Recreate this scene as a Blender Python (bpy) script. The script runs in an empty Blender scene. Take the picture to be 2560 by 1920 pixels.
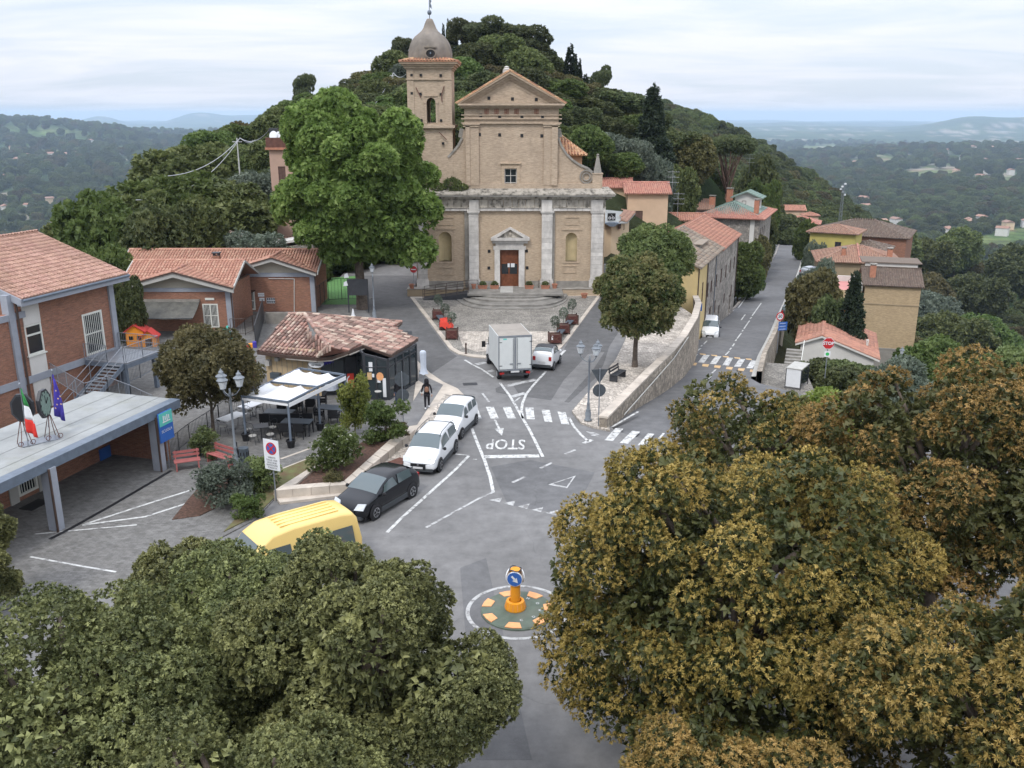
import bpy,math,random
import numpy as np
from mathutils import Vector,Matrix
rnd=random.Random(7)
R=math.radians
SC=bpy.context.scene
COL=SC.collection
# camera, sky, sun, exposure
CAM_H,PITCH,FPX=16.5,R(16.56),2270.0
cam=bpy.data.cameras.new('camera');camo=bpy.data.objects.new('camera',cam);COL.objects.link(camo)
cam.sensor_width=36;cam.lens=FPX/2560*36;cam.clip_start=.1;cam.clip_end=60000
camo.location=(0,0,CAM_H);camo.rotation_euler=(math.pi/2-PITCH,0,0);SC.camera=camo
SC.view_settings.view_transform='Standard';SC.view_settings.look='None'
SC.view_settings.exposure=0.12;SC.view_settings.gamma=1;SC.view_settings.use_curve_mapping=False
SUN_EL,SUN_AZ=R(52),R(205)
w=bpy.data.worlds.new('World');SC.world=w;w.use_nodes=True
nt=w.node_tree;nt.nodes.clear()
def N(t,typ,**kw):
 n=t.nodes.new(typ)
 for k,v in kw.items():
  if k.startswith('i_'):n.inputs[int(k[2:])if k[2:].isdigit()else k[2:]].default_value=v
  else:setattr(n,k,v)
 return n
def L(t,a,b):t.links.new(a,b)
sky=N(nt,'ShaderNodeTexSky',sky_type='NISHITA',sun_disc=False,sun_elevation=SUN_EL,sun_rotation=SUN_AZ,altitude=300)
tc=N(nt,'ShaderNodeTexCoord');sep=N(nt,'ShaderNodeSeparateXYZ');L(nt,tc.outputs['Generated'],sep.inputs[0])
def M(t,op,a,b=None,clamp=False):
 n=t.nodes.new('ShaderNodeMath');n.operation=op;n.use_clamp=clamp
 for i,s in enumerate((a,b)):
  if s is None:continue
  if isinstance(s,(int,float)):n.inputs[i].default_value=s
  else:t.links.new(s,n.inputs[i])
 return n.outputs[0]
zc=M(nt,'MAXIMUM',sep.outputs[2],0.0)
den=M(nt,'ADD',zc,0.10)
cx=M(nt,'DIVIDE',sep.outputs[0],den);cy=M(nt,'DIVIDE',sep.outputs[1],den)
cmb=N(nt,'ShaderNodeCombineXYZ');L(nt,M(nt,'MULTIPLY',cx,0.55),cmb.inputs[0]);L(nt,cy,cmb.inputs[1])
n1=N(nt,'ShaderNodeTexNoise',i_Scale=1.0,i_Detail=6,i_Roughness=.55,i_Distortion=.5);L(nt,cmb.outputs[0],n1 .inputs['Vector'])
cr=N(nt,'ShaderNodeMapRange',i_1=.36,i_2=.60,i_3=0.42,i_4=1.0);L(nt,n1 .outputs[0],cr.inputs[0])
g=M(nt,'ADD',M(nt,'MULTIPLY',zc,14.0),8.3)
cc=N(nt,'ShaderNodeCombineColor');L(nt,M(nt,'MULTIPLY',g,.98),cc.inputs[0]);L(nt,M(nt,'MULTIPLY',g,1.005),cc.inputs[1]);L(nt,M(nt,'MULTIPLY',g,1.10),cc.inputs[2])
blue=N(nt,'ShaderNodeMixRGB',i_0=.62);L(nt,sky.outputs[0],blue.inputs[1])
bc=N(nt,'ShaderNodeCombineColor');L(nt,M(nt,'MULTIPLY',g,.68),bc.inputs[0]);L(nt,M(nt,'MULTIPLY',g,.83),bc.inputs[1]);L(nt,M(nt,'MULTIPLY',g,1.06),bc.inputs[2])
L(nt,bc.outputs[0],blue.inputs[2])
mx=N(nt,'ShaderNodeMixRGB');L(nt,cr.outputs[0],mx.inputs[0]);L(nt,blue.outputs[0],mx.inputs[1]);L(nt,cc.outputs[0],mx.inputs[2])
bg=N(nt,'ShaderNodeBackground',i_Strength=.1);L(nt,mx.outputs[0],bg.inputs[0])
wo=N(nt,'ShaderNodeOutputWorld');L(nt,bg.outputs[0],wo.inputs[0])
sl=bpy.data.lights.new('sun','SUN');sl.energy=1.5;sl.angle=R(12);sl.color=(1,.97,.92)
so=bpy.data.objects.new('sun',sl);COL.objects.link(so)
sd=Vector((math.sin(SUN_AZ)*math.cos(SUN_EL),math.cos(SUN_AZ)*math.cos(SUN_EL),math.sin(SUN_EL)))
so.rotation_euler=sd.to_track_quat('Z','Y').to_euler();so.location=(0,0,60)
SC.render.engine='CYCLES'
cy_=SC.cycles
cy_.use_denoising=True;cy_.max_bounces=6;cy_.diffuse_bounces=2;cy_.glossy_bounces=3;cy_.transmission_bounces=3
cy_.transparent_max_bounces=8;cy_.volume_bounces=1;cy_.caustics_reflective=False;cy_.caustics_refractive=False
cy_.volume_step_rate=1
# measuring helpers (camera rays met with real planes)
CP,SP=math.cos(PITCH),math.sin(PITCH)
def ray(px,py):
 x=(px-1280)/FPX;y=(py-960)/FPX
 return Vector((x,CP-y*SP,-SP-y*CP))
def G(px,py,z=0.0):
 r=ray(px,py);t=(z-CAM_H)/r.z;return Vector((r.x*t,r.y*t,z))
def V(px,py,Y):
 r=ray(px,py);t=Y/r.y;return Vector((r.x*t,Y,CAM_H+r.z*t))
RZ=([44,50,57,70,84,105,137,190,245,330],[0,-.3,-1.3,-2.8,-4.2,-6.3,-9.3,-13.6,-17.5,-26])
def zr(y):return float(np.interp(y,*RZ))
def Q(px,py):
 r=ray(px,py);lo,hi=30,420
 for _ in range(40):
  m=(lo+hi)/2;t=m/r.y
  if CAM_H+r.z*t>zr(m):lo=m
  else:hi=m
 t=lo/r.y;return Vector((r.x*t,lo,zr(lo)))
 # mesh builder
OFF={}
class MB:
 def __init__(s):s.v=[];s.f=[];s.T=None
 def add(s,vs,fs):
  b=len(s.v)
  if s.T is not None:vs=[tuple(s.T@Vector(v))for v in vs]
  s.v+=[tuple(v)for v in vs];s.f+=[tuple(b+i for i in f)for f in fs];return s
 def box(s,x0,x1,y0,y1,z0,z1):
  return s.add([(x0,y0,z0),(x1,y0,z0),(x1,y1,z0),(x0,y1,z0),(x0,y0,z1),(x1,y0,z1),(x1,y1,z1),(x0,y1,z1)],[(0,3,2,1),(4,5,6,7),(0,1,5,4),(1,2,6,5),(2,3,7,6),(3,0,4,7)])
 def rbox(s,cx,cy,z0,z1,w,d,rz):
  c,n=math.cos(rz),math.sin(rz)
  p=[(cx+a*c-b*n,cy+a*n+b*c)for a,b in((-w/2,-d/2),(w/2,-d/2),(w/2,d/2),(-w/2,d/2))]
  return s.prism(p,z0,z1)
 def prism(s,p,z0,z1):
  n=len(p);a=sum(p[i][0]*p[(i+1)%n][1]-p[(i+1)%n][0]*p[i][1]for i in range(n))
  if a<0:p=list(reversed(p))
  vs=[(q[0],q[1],z0)for q in p]+[(q[0],q[1],z1)for q in p]
  return s.add(vs,[tuple(reversed(range(n))),tuple(range(n,2*n))]+[(i,(i+1)%n,n+(i+1)%n,n+i)for i in range(n)])
 def slab(s,p,top,bot):
  n=len(p);a=sum(p[i][0]*p[(i+1)%n][1]-p[(i+1)%n][0]*p[i][1]for i in range(n))
  if a<0:p=list(reversed(p))
  vs=[(q[0],q[1],q[2]-bot)for q in p]+[(q[0],q[1],q[2]+top)for q in p]
  return s.add(vs,[tuple(reversed(range(n))),tuple(range(n,2*n))]+[(i,(i+1)%n,n+(i+1)%n,n+i)for i in range(n)])
 def pxz(s,p,y0,y1):
  n=len(p);a=sum(p[i][0]*p[(i+1)%n][1]-p[(i+1)%n][0]*p[i][1]for i in range(n))
  if a<0:p=list(reversed(p))
  vs=[(q[0],y0,q[1])for q in p]+[(q[0],y1,q[1])for q in p]
  return s.add(vs,[tuple(range(n)),tuple(reversed(range(n,2*n)))]+[(i,n+i,n+(i+1)%n,(i+1)%n)for i in range(n)])
 def pyz(s,p,x0,x1):
  n=len(p)
  vs=[(x0,q[0],q[1])for q in p]+[(x1,q[0],q[1])for q in p]
  return s.add(vs,[tuple(reversed(range(n))),tuple(range(n,2*n))]+[(i,(i+1)%n,n+(i+1)%n,n+i)for i in range(n)])
 def beam(s,p,q,w,h=None):
  p=Vector(p);q=Vector(q);h=h or w;d=(q-p)
  if d.length<1e-5:return s
  d.normalize();up=Vector((0,0,1))if abs(d.z)<.95 else Vector((0,1,0))
  a=d.cross(up).normalized()*w/2;b=a.cross(d).normalized()*h/2
  vs=[p-a-b,p+a-b,p+a+b,p-a+b,q-a-b,q+a-b,q+a+b,q-a+b]
  return s.add(vs,[(0,1,2,3),(7,6,5,4),(0,4,5,1),(1,5,6,2),(2,6,7,3),(3,7,4,0)])
 def tube(s,pts,r,n=6,r2=None):
  pts=[Vector(p)for p in pts];m=len(pts);vs=[];fs=[]
  for i,p in enumerate(pts):
   d=(pts[min(i+1,m-1)]-pts[max(i-1,0)]).normalized()
   up=Vector((0,0,1))if abs(d.z)<.9 else Vector((1,0,0))
   a=d.cross(up).normalized();b=a.cross(d).normalized()
   rr=r if r2 is None else r+(r2-r)*i/max(1,m-1)
   for k in range(n):t=2*math.pi*k/n;vs.append(p+a*rr*math.cos(t)+b*rr*math.sin(t))
  for i in range(m-1):
   for k in range(n):fs.append((i*n+k,i*n+(k+1)%n,(i+1)*n+(k+1)%n,(i+1)*n+k))
  fs+=[tuple(reversed(range(n))),tuple(range((m-1)*n,m*n))]
  return s.add(vs,fs)
 def lathe(s,x,y,prof,n=12):
  vs=[];fs=[];m=len(prof)
  for r_,z in prof:
   for k in range(n):t=2*math.pi*k/n;vs.append((x+r_*math.cos(t),y+r_*math.sin(t),z))
  for i in range(m-1):
   for k in range(n):fs.append((i*n+k,i*n+(k+1)%n,(i+1)*n+(k+1)%n,(i+1)*n+k))
  fs+=[tuple(reversed(range(n))),tuple(range((m-1)*n,m*n))]
  return s.add(vs,fs)
 def poly(s,pts):return s.add(pts,[tuple(range(len(pts)))])
 def wall(s,x0,x1,z0,z1,y0,y1,holes=()):
  xs=sorted({x0,x1,*[max(x0,min(x1,h[k]))for h in holes for k in(0,1)]})
  for a,b in zip(xs,xs[1:]):
   c=(a+b)/2;hh=sorted([(max(z0,h[2]),min(z1,h[3]))for h in holes if h[0]<=c<=h[1]]);z=z0
   for ha,hb in hh:
    if ha>z:s.box(a,b,y0,y1,z,ha)
    z=max(z,hb)
   if z<z1:s.box(a,b,y0,y1,z,z1)
  return s
 def arch(s,cx,r,z0,ztop,x0,x1,y0,y1,n=8):
  pts=[(cx+r*math.cos(math.pi*k/n),z0+r*math.sin(math.pi*k/n))for k in range(n+1)]
  for a,b in zip(pts,pts[1:]):
   s.pxz([a,(a[0],ztop),(b[0],ztop),b],y0,y1)
  if x1>cx+r:s.box(cx+r,x1,y0,y1,z0,ztop)
  if x0<cx-r:s.box(x0,cx-r,y0,y1,z0,ztop)
  return s
 def mesh(s,name,off=None):
  me=bpy.data.meshes.new(name)
  vs=s.v if off is None else[(v[0]-off[0],v[1]-off[1],v[2]-off[2])for v in s.v]
  me.from_pydata(vs,[],s.f);me.update();return me
 def obj(s,name,mat,parent=None,smooth=False,**props):
  off=OFF.get(parent.name)if parent else None
  me=s.mesh(name,off);me.materials.append(mat)
  if smooth:me.polygons.foreach_set('use_smooth',[True]*len(me.polygons))
  o=bpy.data.objects.new(name,me);COL.objects.link(o)
  if parent:
   o.parent=parent
   if off is not None:OFF[o.name]=off
  for k,v in props.items():o[k]=v
  return o
def thing(name,label,cat,loc=(0,0,0),rz=0.0,group=None,world=False):
 o=bpy.data.objects.new(name,None);COL.objects.link(o);o.location=loc;o.rotation_euler=(0,0,rz)
 o.empty_display_size=.2
 o['label']=label;o['category']=cat
 if group:o['group']=group
 if world:OFF[o.name]=tuple(loc)
 return o
def tag(o,label,cat,group=None):
 o['label']=label;o['category']=cat
 if group:o['group']=group
 return o
def dup(src,loc=None,rz=None,label=None,group=None,scale=None,parent=None):
 c=src.copy();COL.objects.link(c);c.parent=parent
 if loc is not None:c.location=loc
 if rz is not None:c.rotation_euler=(0,0,rz)
 if scale is not None:c.scale=scale if hasattr(scale,'__len__')else(scale,)*3
 if label:c['label']=label
 if group:c['group']=group
 for ch in src.children:dup(ch,parent=c)
 return c
def frame(x,y,z,rz):return Matrix.Translation((x,y,z))@Matrix.Rotation(rz,4,'Z')
# materials
def newmat(name):
 m=bpy.data.materials.new(name);m.use_nodes=True;t=m.node_tree;b=t.nodes['Principled BSDF']
 return m,t,b
def mk(name,c,rough=.8,var=.2,scale=2.0,c2=None,bump=.0,bscale=None,metal=0.,spec=.3,detail=5,stain=0.,stainc=(.12,.11,.09),sscale=.5,streak=0.,island=0.,coat=0.):
 m,t,b=newmat(name)
 tc=N(t,'ShaderNodeTexCoord');v=tc.outputs['Object']
 b.inputs['Roughness'].default_value=rough;b.inputs['Metallic'].default_value=metal
 b.inputs['Specular IOR Level'].default_value=spec;b.inputs['Coat Weight'].default_value=coat
 n=N(t,'ShaderNodeTexNoise',i_Scale=scale,i_Detail=detail,i_Roughness=.6);L(t,v,n.inputs['Vector'])
 c2=c2 or tuple(x*(1-var)for x in c);ch=tuple(min(1,x*(1+var))for x in c)
 r=N(t,'ShaderNodeMapRange',i_1=.33,i_2=.67);L(t,n.outputs[0],r.inputs[0])
 mxx=N(t,'ShaderNodeMixRGB',i_1=(*c2,1),i_2=(*ch,1));L(t,r.outputs[0],mxx.inputs[0]);out=mxx.outputs[0]
 if stain:
  s1=N(t,'ShaderNodeTexNoise',i_Scale=sscale,i_Detail=7,i_Roughness=.68)
  if streak:
   mp=N(t,'ShaderNodeMapping');mp.inputs['Scale'].default_value=(1,1,streak);L(t,v,mp.inputs[0]);L(t,mp.outputs[0],s1 .inputs['Vector'])
  else:L(t,v,s1 .inputs['Vector'])
  r2=N(t,'ShaderNodeMapRange',i_1=.48,i_2=.72,i_3=0,i_4=stain);L(t,s1 .outputs[0],r2 .inputs[0])
  m2=N(t,'ShaderNodeMixRGB',i_2=(*stainc,1));L(t,r2 .outputs[0],m2 .inputs[0]);L(t,out,m2 .inputs[1]);out=m2 .outputs[0]
 if island:
  gi=N(t,'ShaderNodeNewGeometry');oi=N(t,'ShaderNodeObjectInfo')
  fr=M(t,'FRACT',M(t,'ADD',gi.outputs['Random Per Island'],oi.outputs['Random']))
  hs=N(t,'ShaderNodeHueSaturation');L(t,M(t,'ADD',M(t,'MULTIPLY',fr,2*island),1-island),hs.inputs['Value']);L(t,out,hs.inputs['Color']);out=hs.outputs[0]
 L(t,out,b.inputs['Base Color'])
 if bump:
  nb=N(t,'ShaderNodeTexNoise',i_Scale=bscale or scale*6,i_Detail=5,i_Roughness=.65);L(t,v,nb.inputs['Vector'])
  bp=N(t,'ShaderNodeBump',i_Strength=bump,i_Distance=.02);L(t,nb.outputs[0],bp.inputs['Height']);L(t,bp.outputs[0],b.inputs['Normal'])
 return m
def brickmat(name,c1,c2,mortar,bw=.26,bh=.075,ms=.012,rough=.85,stain=.35,stainc=(.2,.13,.1),bump=.4,var=.5,streaky=False,floor=False):
 m,t,b=newmat(name);b.inputs['Roughness'].default_value=rough;b.inputs['Specular IOR Level'].default_value=.2
 tc=N(t,'ShaderNodeTexCoord');sp=N(t,'ShaderNodeSeparateXYZ');L(t,tc.outputs['Object'],sp.inputs[0])
 cb=N(t,'ShaderNodeCombineXYZ');L(t,M(t,'ADD',sp.outputs[0],sp.outputs[1])if not floor else sp.outputs[0],cb.inputs[0]);L(t,sp.outputs[1 if floor else 2],cb.inputs[1])
 br=N(t,'ShaderNodeTexBrick',i_Scale=1.0);L(t,cb.outputs[0],br.inputs['Vector'])
 br.inputs['Color1'].default_value=(*c1,1);br.inputs['Color2'].default_value=(*c2,1);br.inputs['Mortar'].default_value=(*mortar,1)
 br.inputs['Mortar Size'].default_value=ms;br.inputs['Brick Width'].default_value=bw;br.inputs['Row Height'].default_value=bh
 br.inputs['Bias'].default_value=var-.5;br.inputs['Mortar Smooth'].default_value=.3
 n=N(t,'ShaderNodeTexNoise',i_Scale=.45,i_Detail=8,i_Roughness=.7);L(t,tc.outputs['Object'],n.inputs['Vector'])
 r=N(t,'ShaderNodeMapRange',i_1=.42,i_2=.7,i_3=0,i_4=stain);L(t,n.outputs[0],r.inputs[0])
 mx_=N(t,'ShaderNodeMixRGB',i_2=(*stainc,1));L(t,r.outputs[0],mx_.inputs[0]);L(t,br.outputs[0],mx_.inputs[1])
 n2=N(t,'ShaderNodeTexNoise',i_Scale=3,i_Detail=6,i_Roughness=.7);
 mp=N(t,'ShaderNodeMapping');mp.inputs['Scale'].default_value=(1,1,5);L(t,tc.outputs['Object'],mp.inputs[0]);L(t,mp.outputs[0],n2 .inputs['Vector'])
 hs=N(t,'ShaderNodeHueSaturation');r3=N(t,'ShaderNodeMapRange',i_1=.3,i_2=.7,i_3=.72,i_4=1.28);L(t,n2 .outputs[0],r3 .inputs[0]);L(t,r3 .outputs[0],hs.inputs['Value']);L(t,mx_.outputs[0],hs.inputs['Color'])
 L(t,hs.outputs[0],b.inputs['Base Color'])
 bp=N(t,'ShaderNodeBump',i_Strength=bump,i_Distance=.01,invert=True);L(t,br.outputs['Fac'],bp.inputs['Height']);L(t,bp.outputs[0],b.inputs['Normal'])
 return m
def tilemat(name,cols,rough=.85,dirt=.3,lichen=(.35,.33,.25)):
 m,t,b=newmat(name);b.inputs['Roughness'].default_value=rough;b.inputs['Specular IOR Level'].default_value=.2
 gi=N(t,'ShaderNodeNewGeometry');oi=N(t,'ShaderNodeObjectInfo')
 fr=M(t,'FRACT',M(t,'ADD',gi.outputs['Random Per Island'],oi.outputs['Random']))
 rp=N(t,'ShaderNodeValToRGB');rp.color_ramp.interpolation='CONSTANT';L(t,fr,rp.inputs[0])
 e=rp.color_ramp.elements;e[0].color=(*cols[0],1);e[0].position=0;e[1].color=(*cols[1],1);e[1].position=1/len(cols)
 for i,c in enumerate(cols[2:]):q=e.new((i+2)/len(cols));q.color=(*c,1)
 tc=N(t,'ShaderNodeTexCoord');
 n=N(t,'ShaderNodeTexNoise',i_Scale=.9,i_Detail=8,i_Roughness=.7);L(t,gi.outputs['Position'],n.inputs['Vector'])
 r=N(t,'ShaderNodeMapRange',i_1=.45,i_2=.7,i_3=0,i_4=dirt);L(t,n.outputs[0],r.inputs[0])
 mx_=N(t,'ShaderNodeMixRGB',i_2=(*lichen,1));L(t,r.outputs[0],mx_.inputs[0]);L(t,rp.outputs[0],mx_.inputs[1])
 n2=N(t,'ShaderNodeTexNoise',i_Scale=14,i_Detail=4,i_Roughness=.7);L(t,gi.outputs['Position'],n2 .inputs['Vector'])
 hs=N(t,'ShaderNodeHueSaturation');r3=N(t,'ShaderNodeMapRange',i_1=.3,i_2=.7,i_3=.75,i_4=1.25);L(t,n2 .outputs[0],r3 .inputs[0]);L(t,r3 .outputs[0],hs.inputs['Value']);L(t,mx_.outputs[0],hs.inputs['Color'])
 L(t,hs.outputs[0],b.inputs['Base Color']);return m
def leafmat(name,c1,c2,c3=None,trans=.35,rough=.55,pscale=.8,vr=.5):
 """colour differs from leaf spray to leaf spray and in broad patches of the crown"""
 m,t,b=newmat(name);b.inputs['Roughness'].default_value=rough;b.inputs['Specular IOR Level'].default_value=.35
 gi=N(t,'ShaderNodeNewGeometry');oi=N(t,'ShaderNodeObjectInfo')
 n=N(t,'ShaderNodeTexNoise',i_Scale=pscale,i_Detail=3,i_Roughness=.6);L(t,gi.outputs['Position'],n.inputs['Vector'])
 f=M(t,'ADD',M(t,'MULTIPLY',gi.outputs['Random Per Island'],.6),M(t,'MULTIPLY',M(t,'SUBTRACT',n.outputs[0],.5),1.6))
 f=M(t,'ADD',f,.2,clamp=True)
 rp=N(t,'ShaderNodeValToRGB');L(t,f,rp.inputs[0]);e=rp.color_ramp.elements
 e[0].color=(*c1,1);e[0].position=.1;e[1].color=(*c2,1);e[1].position=.9
 if c3:q=e.new(.5);q.color=(*c3,1)
 hs=N(t,'ShaderNodeHueSaturation')
 L(t,M(t,'ADD',M(t,'MULTIPLY',oi.outputs['Random'],vr),1-vr/2),hs.inputs['Value'])
 L(t,M(t,'ADD',M(t,'MULTIPLY',oi.outputs['Random'],.03),.485),hs.inputs['Hue']);L(t,rp.outputs[0],hs.inputs['Color'])
 L(t,hs.outputs[0],b.inputs['Base Color'])
 tr=N(t,'ShaderNodeBsdfTranslucent');L(t,hs.outputs[0],tr.inputs[0]);mixs=N(t,'ShaderNodeMixShader',i_0=trans)
 L(t,b.outputs[0],mixs.inputs[1]);L(t,tr.outputs[0],mixs.inputs[2]);L(t,mixs.outputs[0],t.nodes['Material Output'].inputs[0])
 return m
def glassmat(name,c=(.02,.025,.03),rough=.08,spec=.6):
 m,t,b=newmat(name);b.inputs['Base Color'].default_value=(*c,1);b.inputs['Roughness'].default_value=rough
 b.inputs['Specular IOR Level'].default_value=spec
 tc=N(t,'ShaderNodeTexCoord');n=N(t,'ShaderNodeTexNoise',i_Scale=1.5,i_Detail=2);L(t,tc.outputs['Object'],n.inputs['Vector'])
 r=N(t,'ShaderNodeMapRange',i_3=rough*.6,i_4=rough*1.6);L(t,n.outputs[0],r.inputs[0]);L(t,r.outputs[0],b.inputs['Roughness'])
 return m
def _h(ix,iy,s):
 n=(ix.astype(np.int64)*374761393+iy.astype(np.int64)*668265263+s*1274126177)&0x7fffffff
 n=((n^(n>>13))*1274126177)&0x7fffffff
 return((n^(n>>16))&0xffff)/65535.0
def vnoise(x,y,s=0):
 x=np.asarray(x,float);y=np.asarray(y,float);ix=np.floor(x);iy=np.floor(y);fx=x-ix;fy=y-iy
 fx=fx*fx*(3-2*fx);fy=fy*fy*(3-2*fy)
 a=_h(ix,iy,s);b=_h(ix+1,iy,s);c=_h(ix,iy+1,s);d=_h(ix+1,iy+1,s)
 return(a*(1-fx)+b*fx)*(1-fy)+(c*(1-fx)+d*fx)*fy
def fbm(x,y,s=0,o=4):
 r=0;a=.5
 for i in range(o):r=r+a*vnoise(x,y,s+i*17);x=x*2.03;y=y*2.03;a*=.5
 return r/(1-.5**o)
 # material set
MT={}
def asphalt(name,c,patch=.25,speck=.12):
 m,t,b=newmat(name);b.inputs['Roughness'].default_value=.85;b.inputs['Specular IOR Level'].default_value=.25
 tc=N(t,'ShaderNodeTexCoord');o=tc.outputs['Object']
 a=N(t,'ShaderNodeTexNoise',i_Scale=.13,i_Detail=6,i_Roughness=.6,i_Distortion=.6);L(t,o,a.inputs['Vector'])
 a2=N(t,'ShaderNodeTexNoise',i_Scale=1.3,i_Detail=7,i_Roughness=.7);L(t,o,a2 .inputs['Vector'])
 a3=N(t,'ShaderNodeTexNoise',i_Scale=45,i_Detail=3,i_Roughness=.8);L(t,o,a3 .inputs['Vector'])
 def mr(n,lo,hi):r=N(t,'ShaderNodeMapRange',i_1=.35,i_2=.65,i_3=lo,i_4=hi);L(t,n.outputs[0],r.inputs[0]);return r.outputs[0]
 f=M(t,'MULTIPLY',M(t,'MULTIPLY',mr(a,1-patch,1+patch*.7),mr(a2,.80,1.12)),mr(a3,1-speck,1+speck))
 vo=N(t,'ShaderNodeTexVoronoi',feature='DISTANCE_TO_EDGE',i_Scale=.17);
 ws=N(t,'ShaderNodeVectorMath',operation='ADD');nn=N(t,'ShaderNodeTexNoise',i_Scale=.9,i_Detail=5);L(t,o,nn.inputs['Vector']);L(t,o,ws.inputs[0]);L(t,nn.outputs['Color'],ws.inputs[1]);L(t,ws.outputs[0],vo.inputs['Vector'])
 cr_=N(t,'ShaderNodeMapRange',i_1=.0,i_2=.004,i_3=.82,i_4=1.);L(t,vo.outputs[0],cr_.inputs[0])
 f=M(t,'MULTIPLY',f,cr_.outputs[0])
 mc=N(t,'ShaderNodeMixRGB',blend_type='MULTIPLY',i_0=1.,i_1=(*c,1));cb=N(t,'ShaderNodeCombineColor')
 for k in range(3):L(t,f,cb.inputs[k])
 L(t,cb.outputs[0],mc.inputs[2]);L(t,mc.outputs[0],b.inputs['Base Color'])
 bp=N(t,'ShaderNodeBump',i_Strength=.25,i_Distance=.01);L(t,a3 .outputs[0],bp.inputs['Height']);L(t,bp.outputs[0],b.inputs['Normal'])
 return m
def cobble(name,c,scale,joint=(.10,.095,.085),var=.3):
 m,t,b=newmat(name);b.inputs['Roughness'].default_value=.8;b.inputs['Specular IOR Level'].default_value=.3
 tc=N(t,'ShaderNodeTexCoord');o=tc.outputs['Object']
 v=N(t,'ShaderNodeTexVoronoi',i_Scale=scale,i_Randomness=.8);L(t,o,v.inputs['Vector'])
 e=N(t,'ShaderNodeTexVoronoi',feature='DISTANCE_TO_EDGE',i_Scale=scale,i_Randomness=.8);L(t,o,e.inputs['Vector'])
 sp=N(t,'ShaderNodeSeparateColor');L(t,v.outputs['Color'],sp.inputs[0])
 n=N(t,'ShaderNodeTexNoise',i_Scale=.6,i_Detail=6,i_Roughness=.65);L(t,o,n.inputs['Vector'])
 r=N(t,'ShaderNodeMapRange',i_1=.35,i_2=.65,i_3=.72,i_4=1.25);L(t,n.outputs[0],r.inputs[0])
 f=M(t,'MULTIPLY',M(t,'ADD',M(t,'MULTIPLY',sp.outputs[0],2*var),1-var),r.outputs[0])
 cb=N(t,'ShaderNodeCombineColor')
 for k in range(3):L(t,f,cb.inputs[k])
 mc=N(t,'ShaderNodeMixRGB',blend_type='MULTIPLY',i_0=1.,i_1=(*c,1));L(t,cb.outputs[0],mc.inputs[2])
 jr=N(t,'ShaderNodeMapRange',i_1=.02,i_2=.09);L(t,e.outputs[0],jr.inputs[0])
 mj=N(t,'ShaderNodeMixRGB',i_1=(*joint,1));L(t,jr.outputs[0],mj.inputs[0]);L(t,mc.outputs[0],mj.inputs[2]);L(t,mj.outputs[0],b.inputs['Base Color'])
 bp=N(t,'ShaderNodeBump',i_Strength=.5,i_Distance=.02);L(t,jr.outputs[0],bp.inputs['Height']);L(t,bp.outputs[0],b.inputs['Normal'])
 return m
MT['asphalt']=asphalt('asphalt',(.185,.181,.177),.16)
MT['asphalt_dark']=asphalt('asphalt_dark',(.115,.113,.112),.16)
MT['asphalt_road']=asphalt('asphalt_road',(.145,.144,.145),.16)
MT['paving_grey']=brickmat('paving_grey',(.2,.195,.185),(.15,.145,.135),(.11,.105,.1),.22,.11,.008,stain=.3,stainc=(.11,.105,.1),bump=.2,floor=True)
MT['paving_warm']=cobble('paving_warm',(.24,.22,.19),5.5)
MT['cobble']=cobble('sampietrini',(.255,.235,.205),7.0)
MT['cobble_light']=cobble('cobble_light',(.46,.41,.35),5.0,(.25,.22,.19))
MT['rubble']=cobble('rubble_stone',(.34,.29,.23),3.6,(.2,.17,.14),.35)
MT['rubble_grey']=cobble('rubble_grey',(.30,.27,.235),2.6,(.2,.185,.17),.35)
MT['travertine']=mk('travertine',(.50,.44,.37),.75,.14,1.4,bump=.25,stain=.45,stainc=(.27,.235,.2),sscale=.9,island=.08)
MT['stone_white']=mk('stone_white',(.58,.55,.51),.75,.14,2.2,bump=.3,stain=.5,stainc=(.24,.22,.2),sscale=1.1,streak=.35,island=.12)
MT['stone_dirty']=mk('stone_dirty',(.44,.40,.34),.85,.2,1.8,bump=.4,stain=1.5,stainc=(.10,.092,.075),sscale=2.1,island=.22,streak=.4)
MT['stone_steps']=mk('stone_steps',(.25,.235,.21),.85,.25,1.2,bump=.4,stain=.5,stainc=(.13,.12,.11),sscale=.8,island=.12)
MT['stone_gray']=mk('stone_gray',(.27,.25,.22),.85,.25,1.2,bump=.4,stain=.6,stainc=(.12,.11,.095),sscale=.9)
MT['ch_brick']=brickmat('church_brick',(.48,.375,.275),(.42,.32,.23),(.46,.37,.28),.3,.09,.012,stain=.55,stainc=(.30,.235,.175),bump=.3)
MT['ch_low']=brickmat('church_brick_lower',(.50,.39,.275),(.44,.33,.23),(.48,.385,.285),.3,.09,.012,stain=.55,stainc=(.32,.255,.185),bump=.25)
MT['ch_plaster']=mk('niche_plaster',(.47,.38,.22),.9,.1,1.5,stain=.4,stainc=(.33,.27,.17),streak=.4)
MT['ch_orange']=mk('chapel_plaster',(.40,.26,.16),.9,.15,1.0,stain=.5,stainc=(.3,.2,.14))
MT['brick_red']=brickmat('red_brick',(.33,.145,.09),(.23,.105,.07),(.27,.2,.16),.26,.07,.009,stain=.35,stainc=(.33,.18,.11))
MT['dome']=mk('dome_render',(.20,.175,.15),.9,.25,.9,bump=.5,stain=.7,stainc=(.33,.27,.2),sscale=.6,streak=.3)
MT['concrete']=mk('grey_concrete_paint',(.31,.33,.37),.8,.08,1.5,stain=.3,stainc=(.2,.2,.2))
MT['concrete_light']=mk('light_concrete',(.42,.41,.38),.85,.1,1.2,stain=.4,stainc=(.25,.24,.21))
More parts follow.
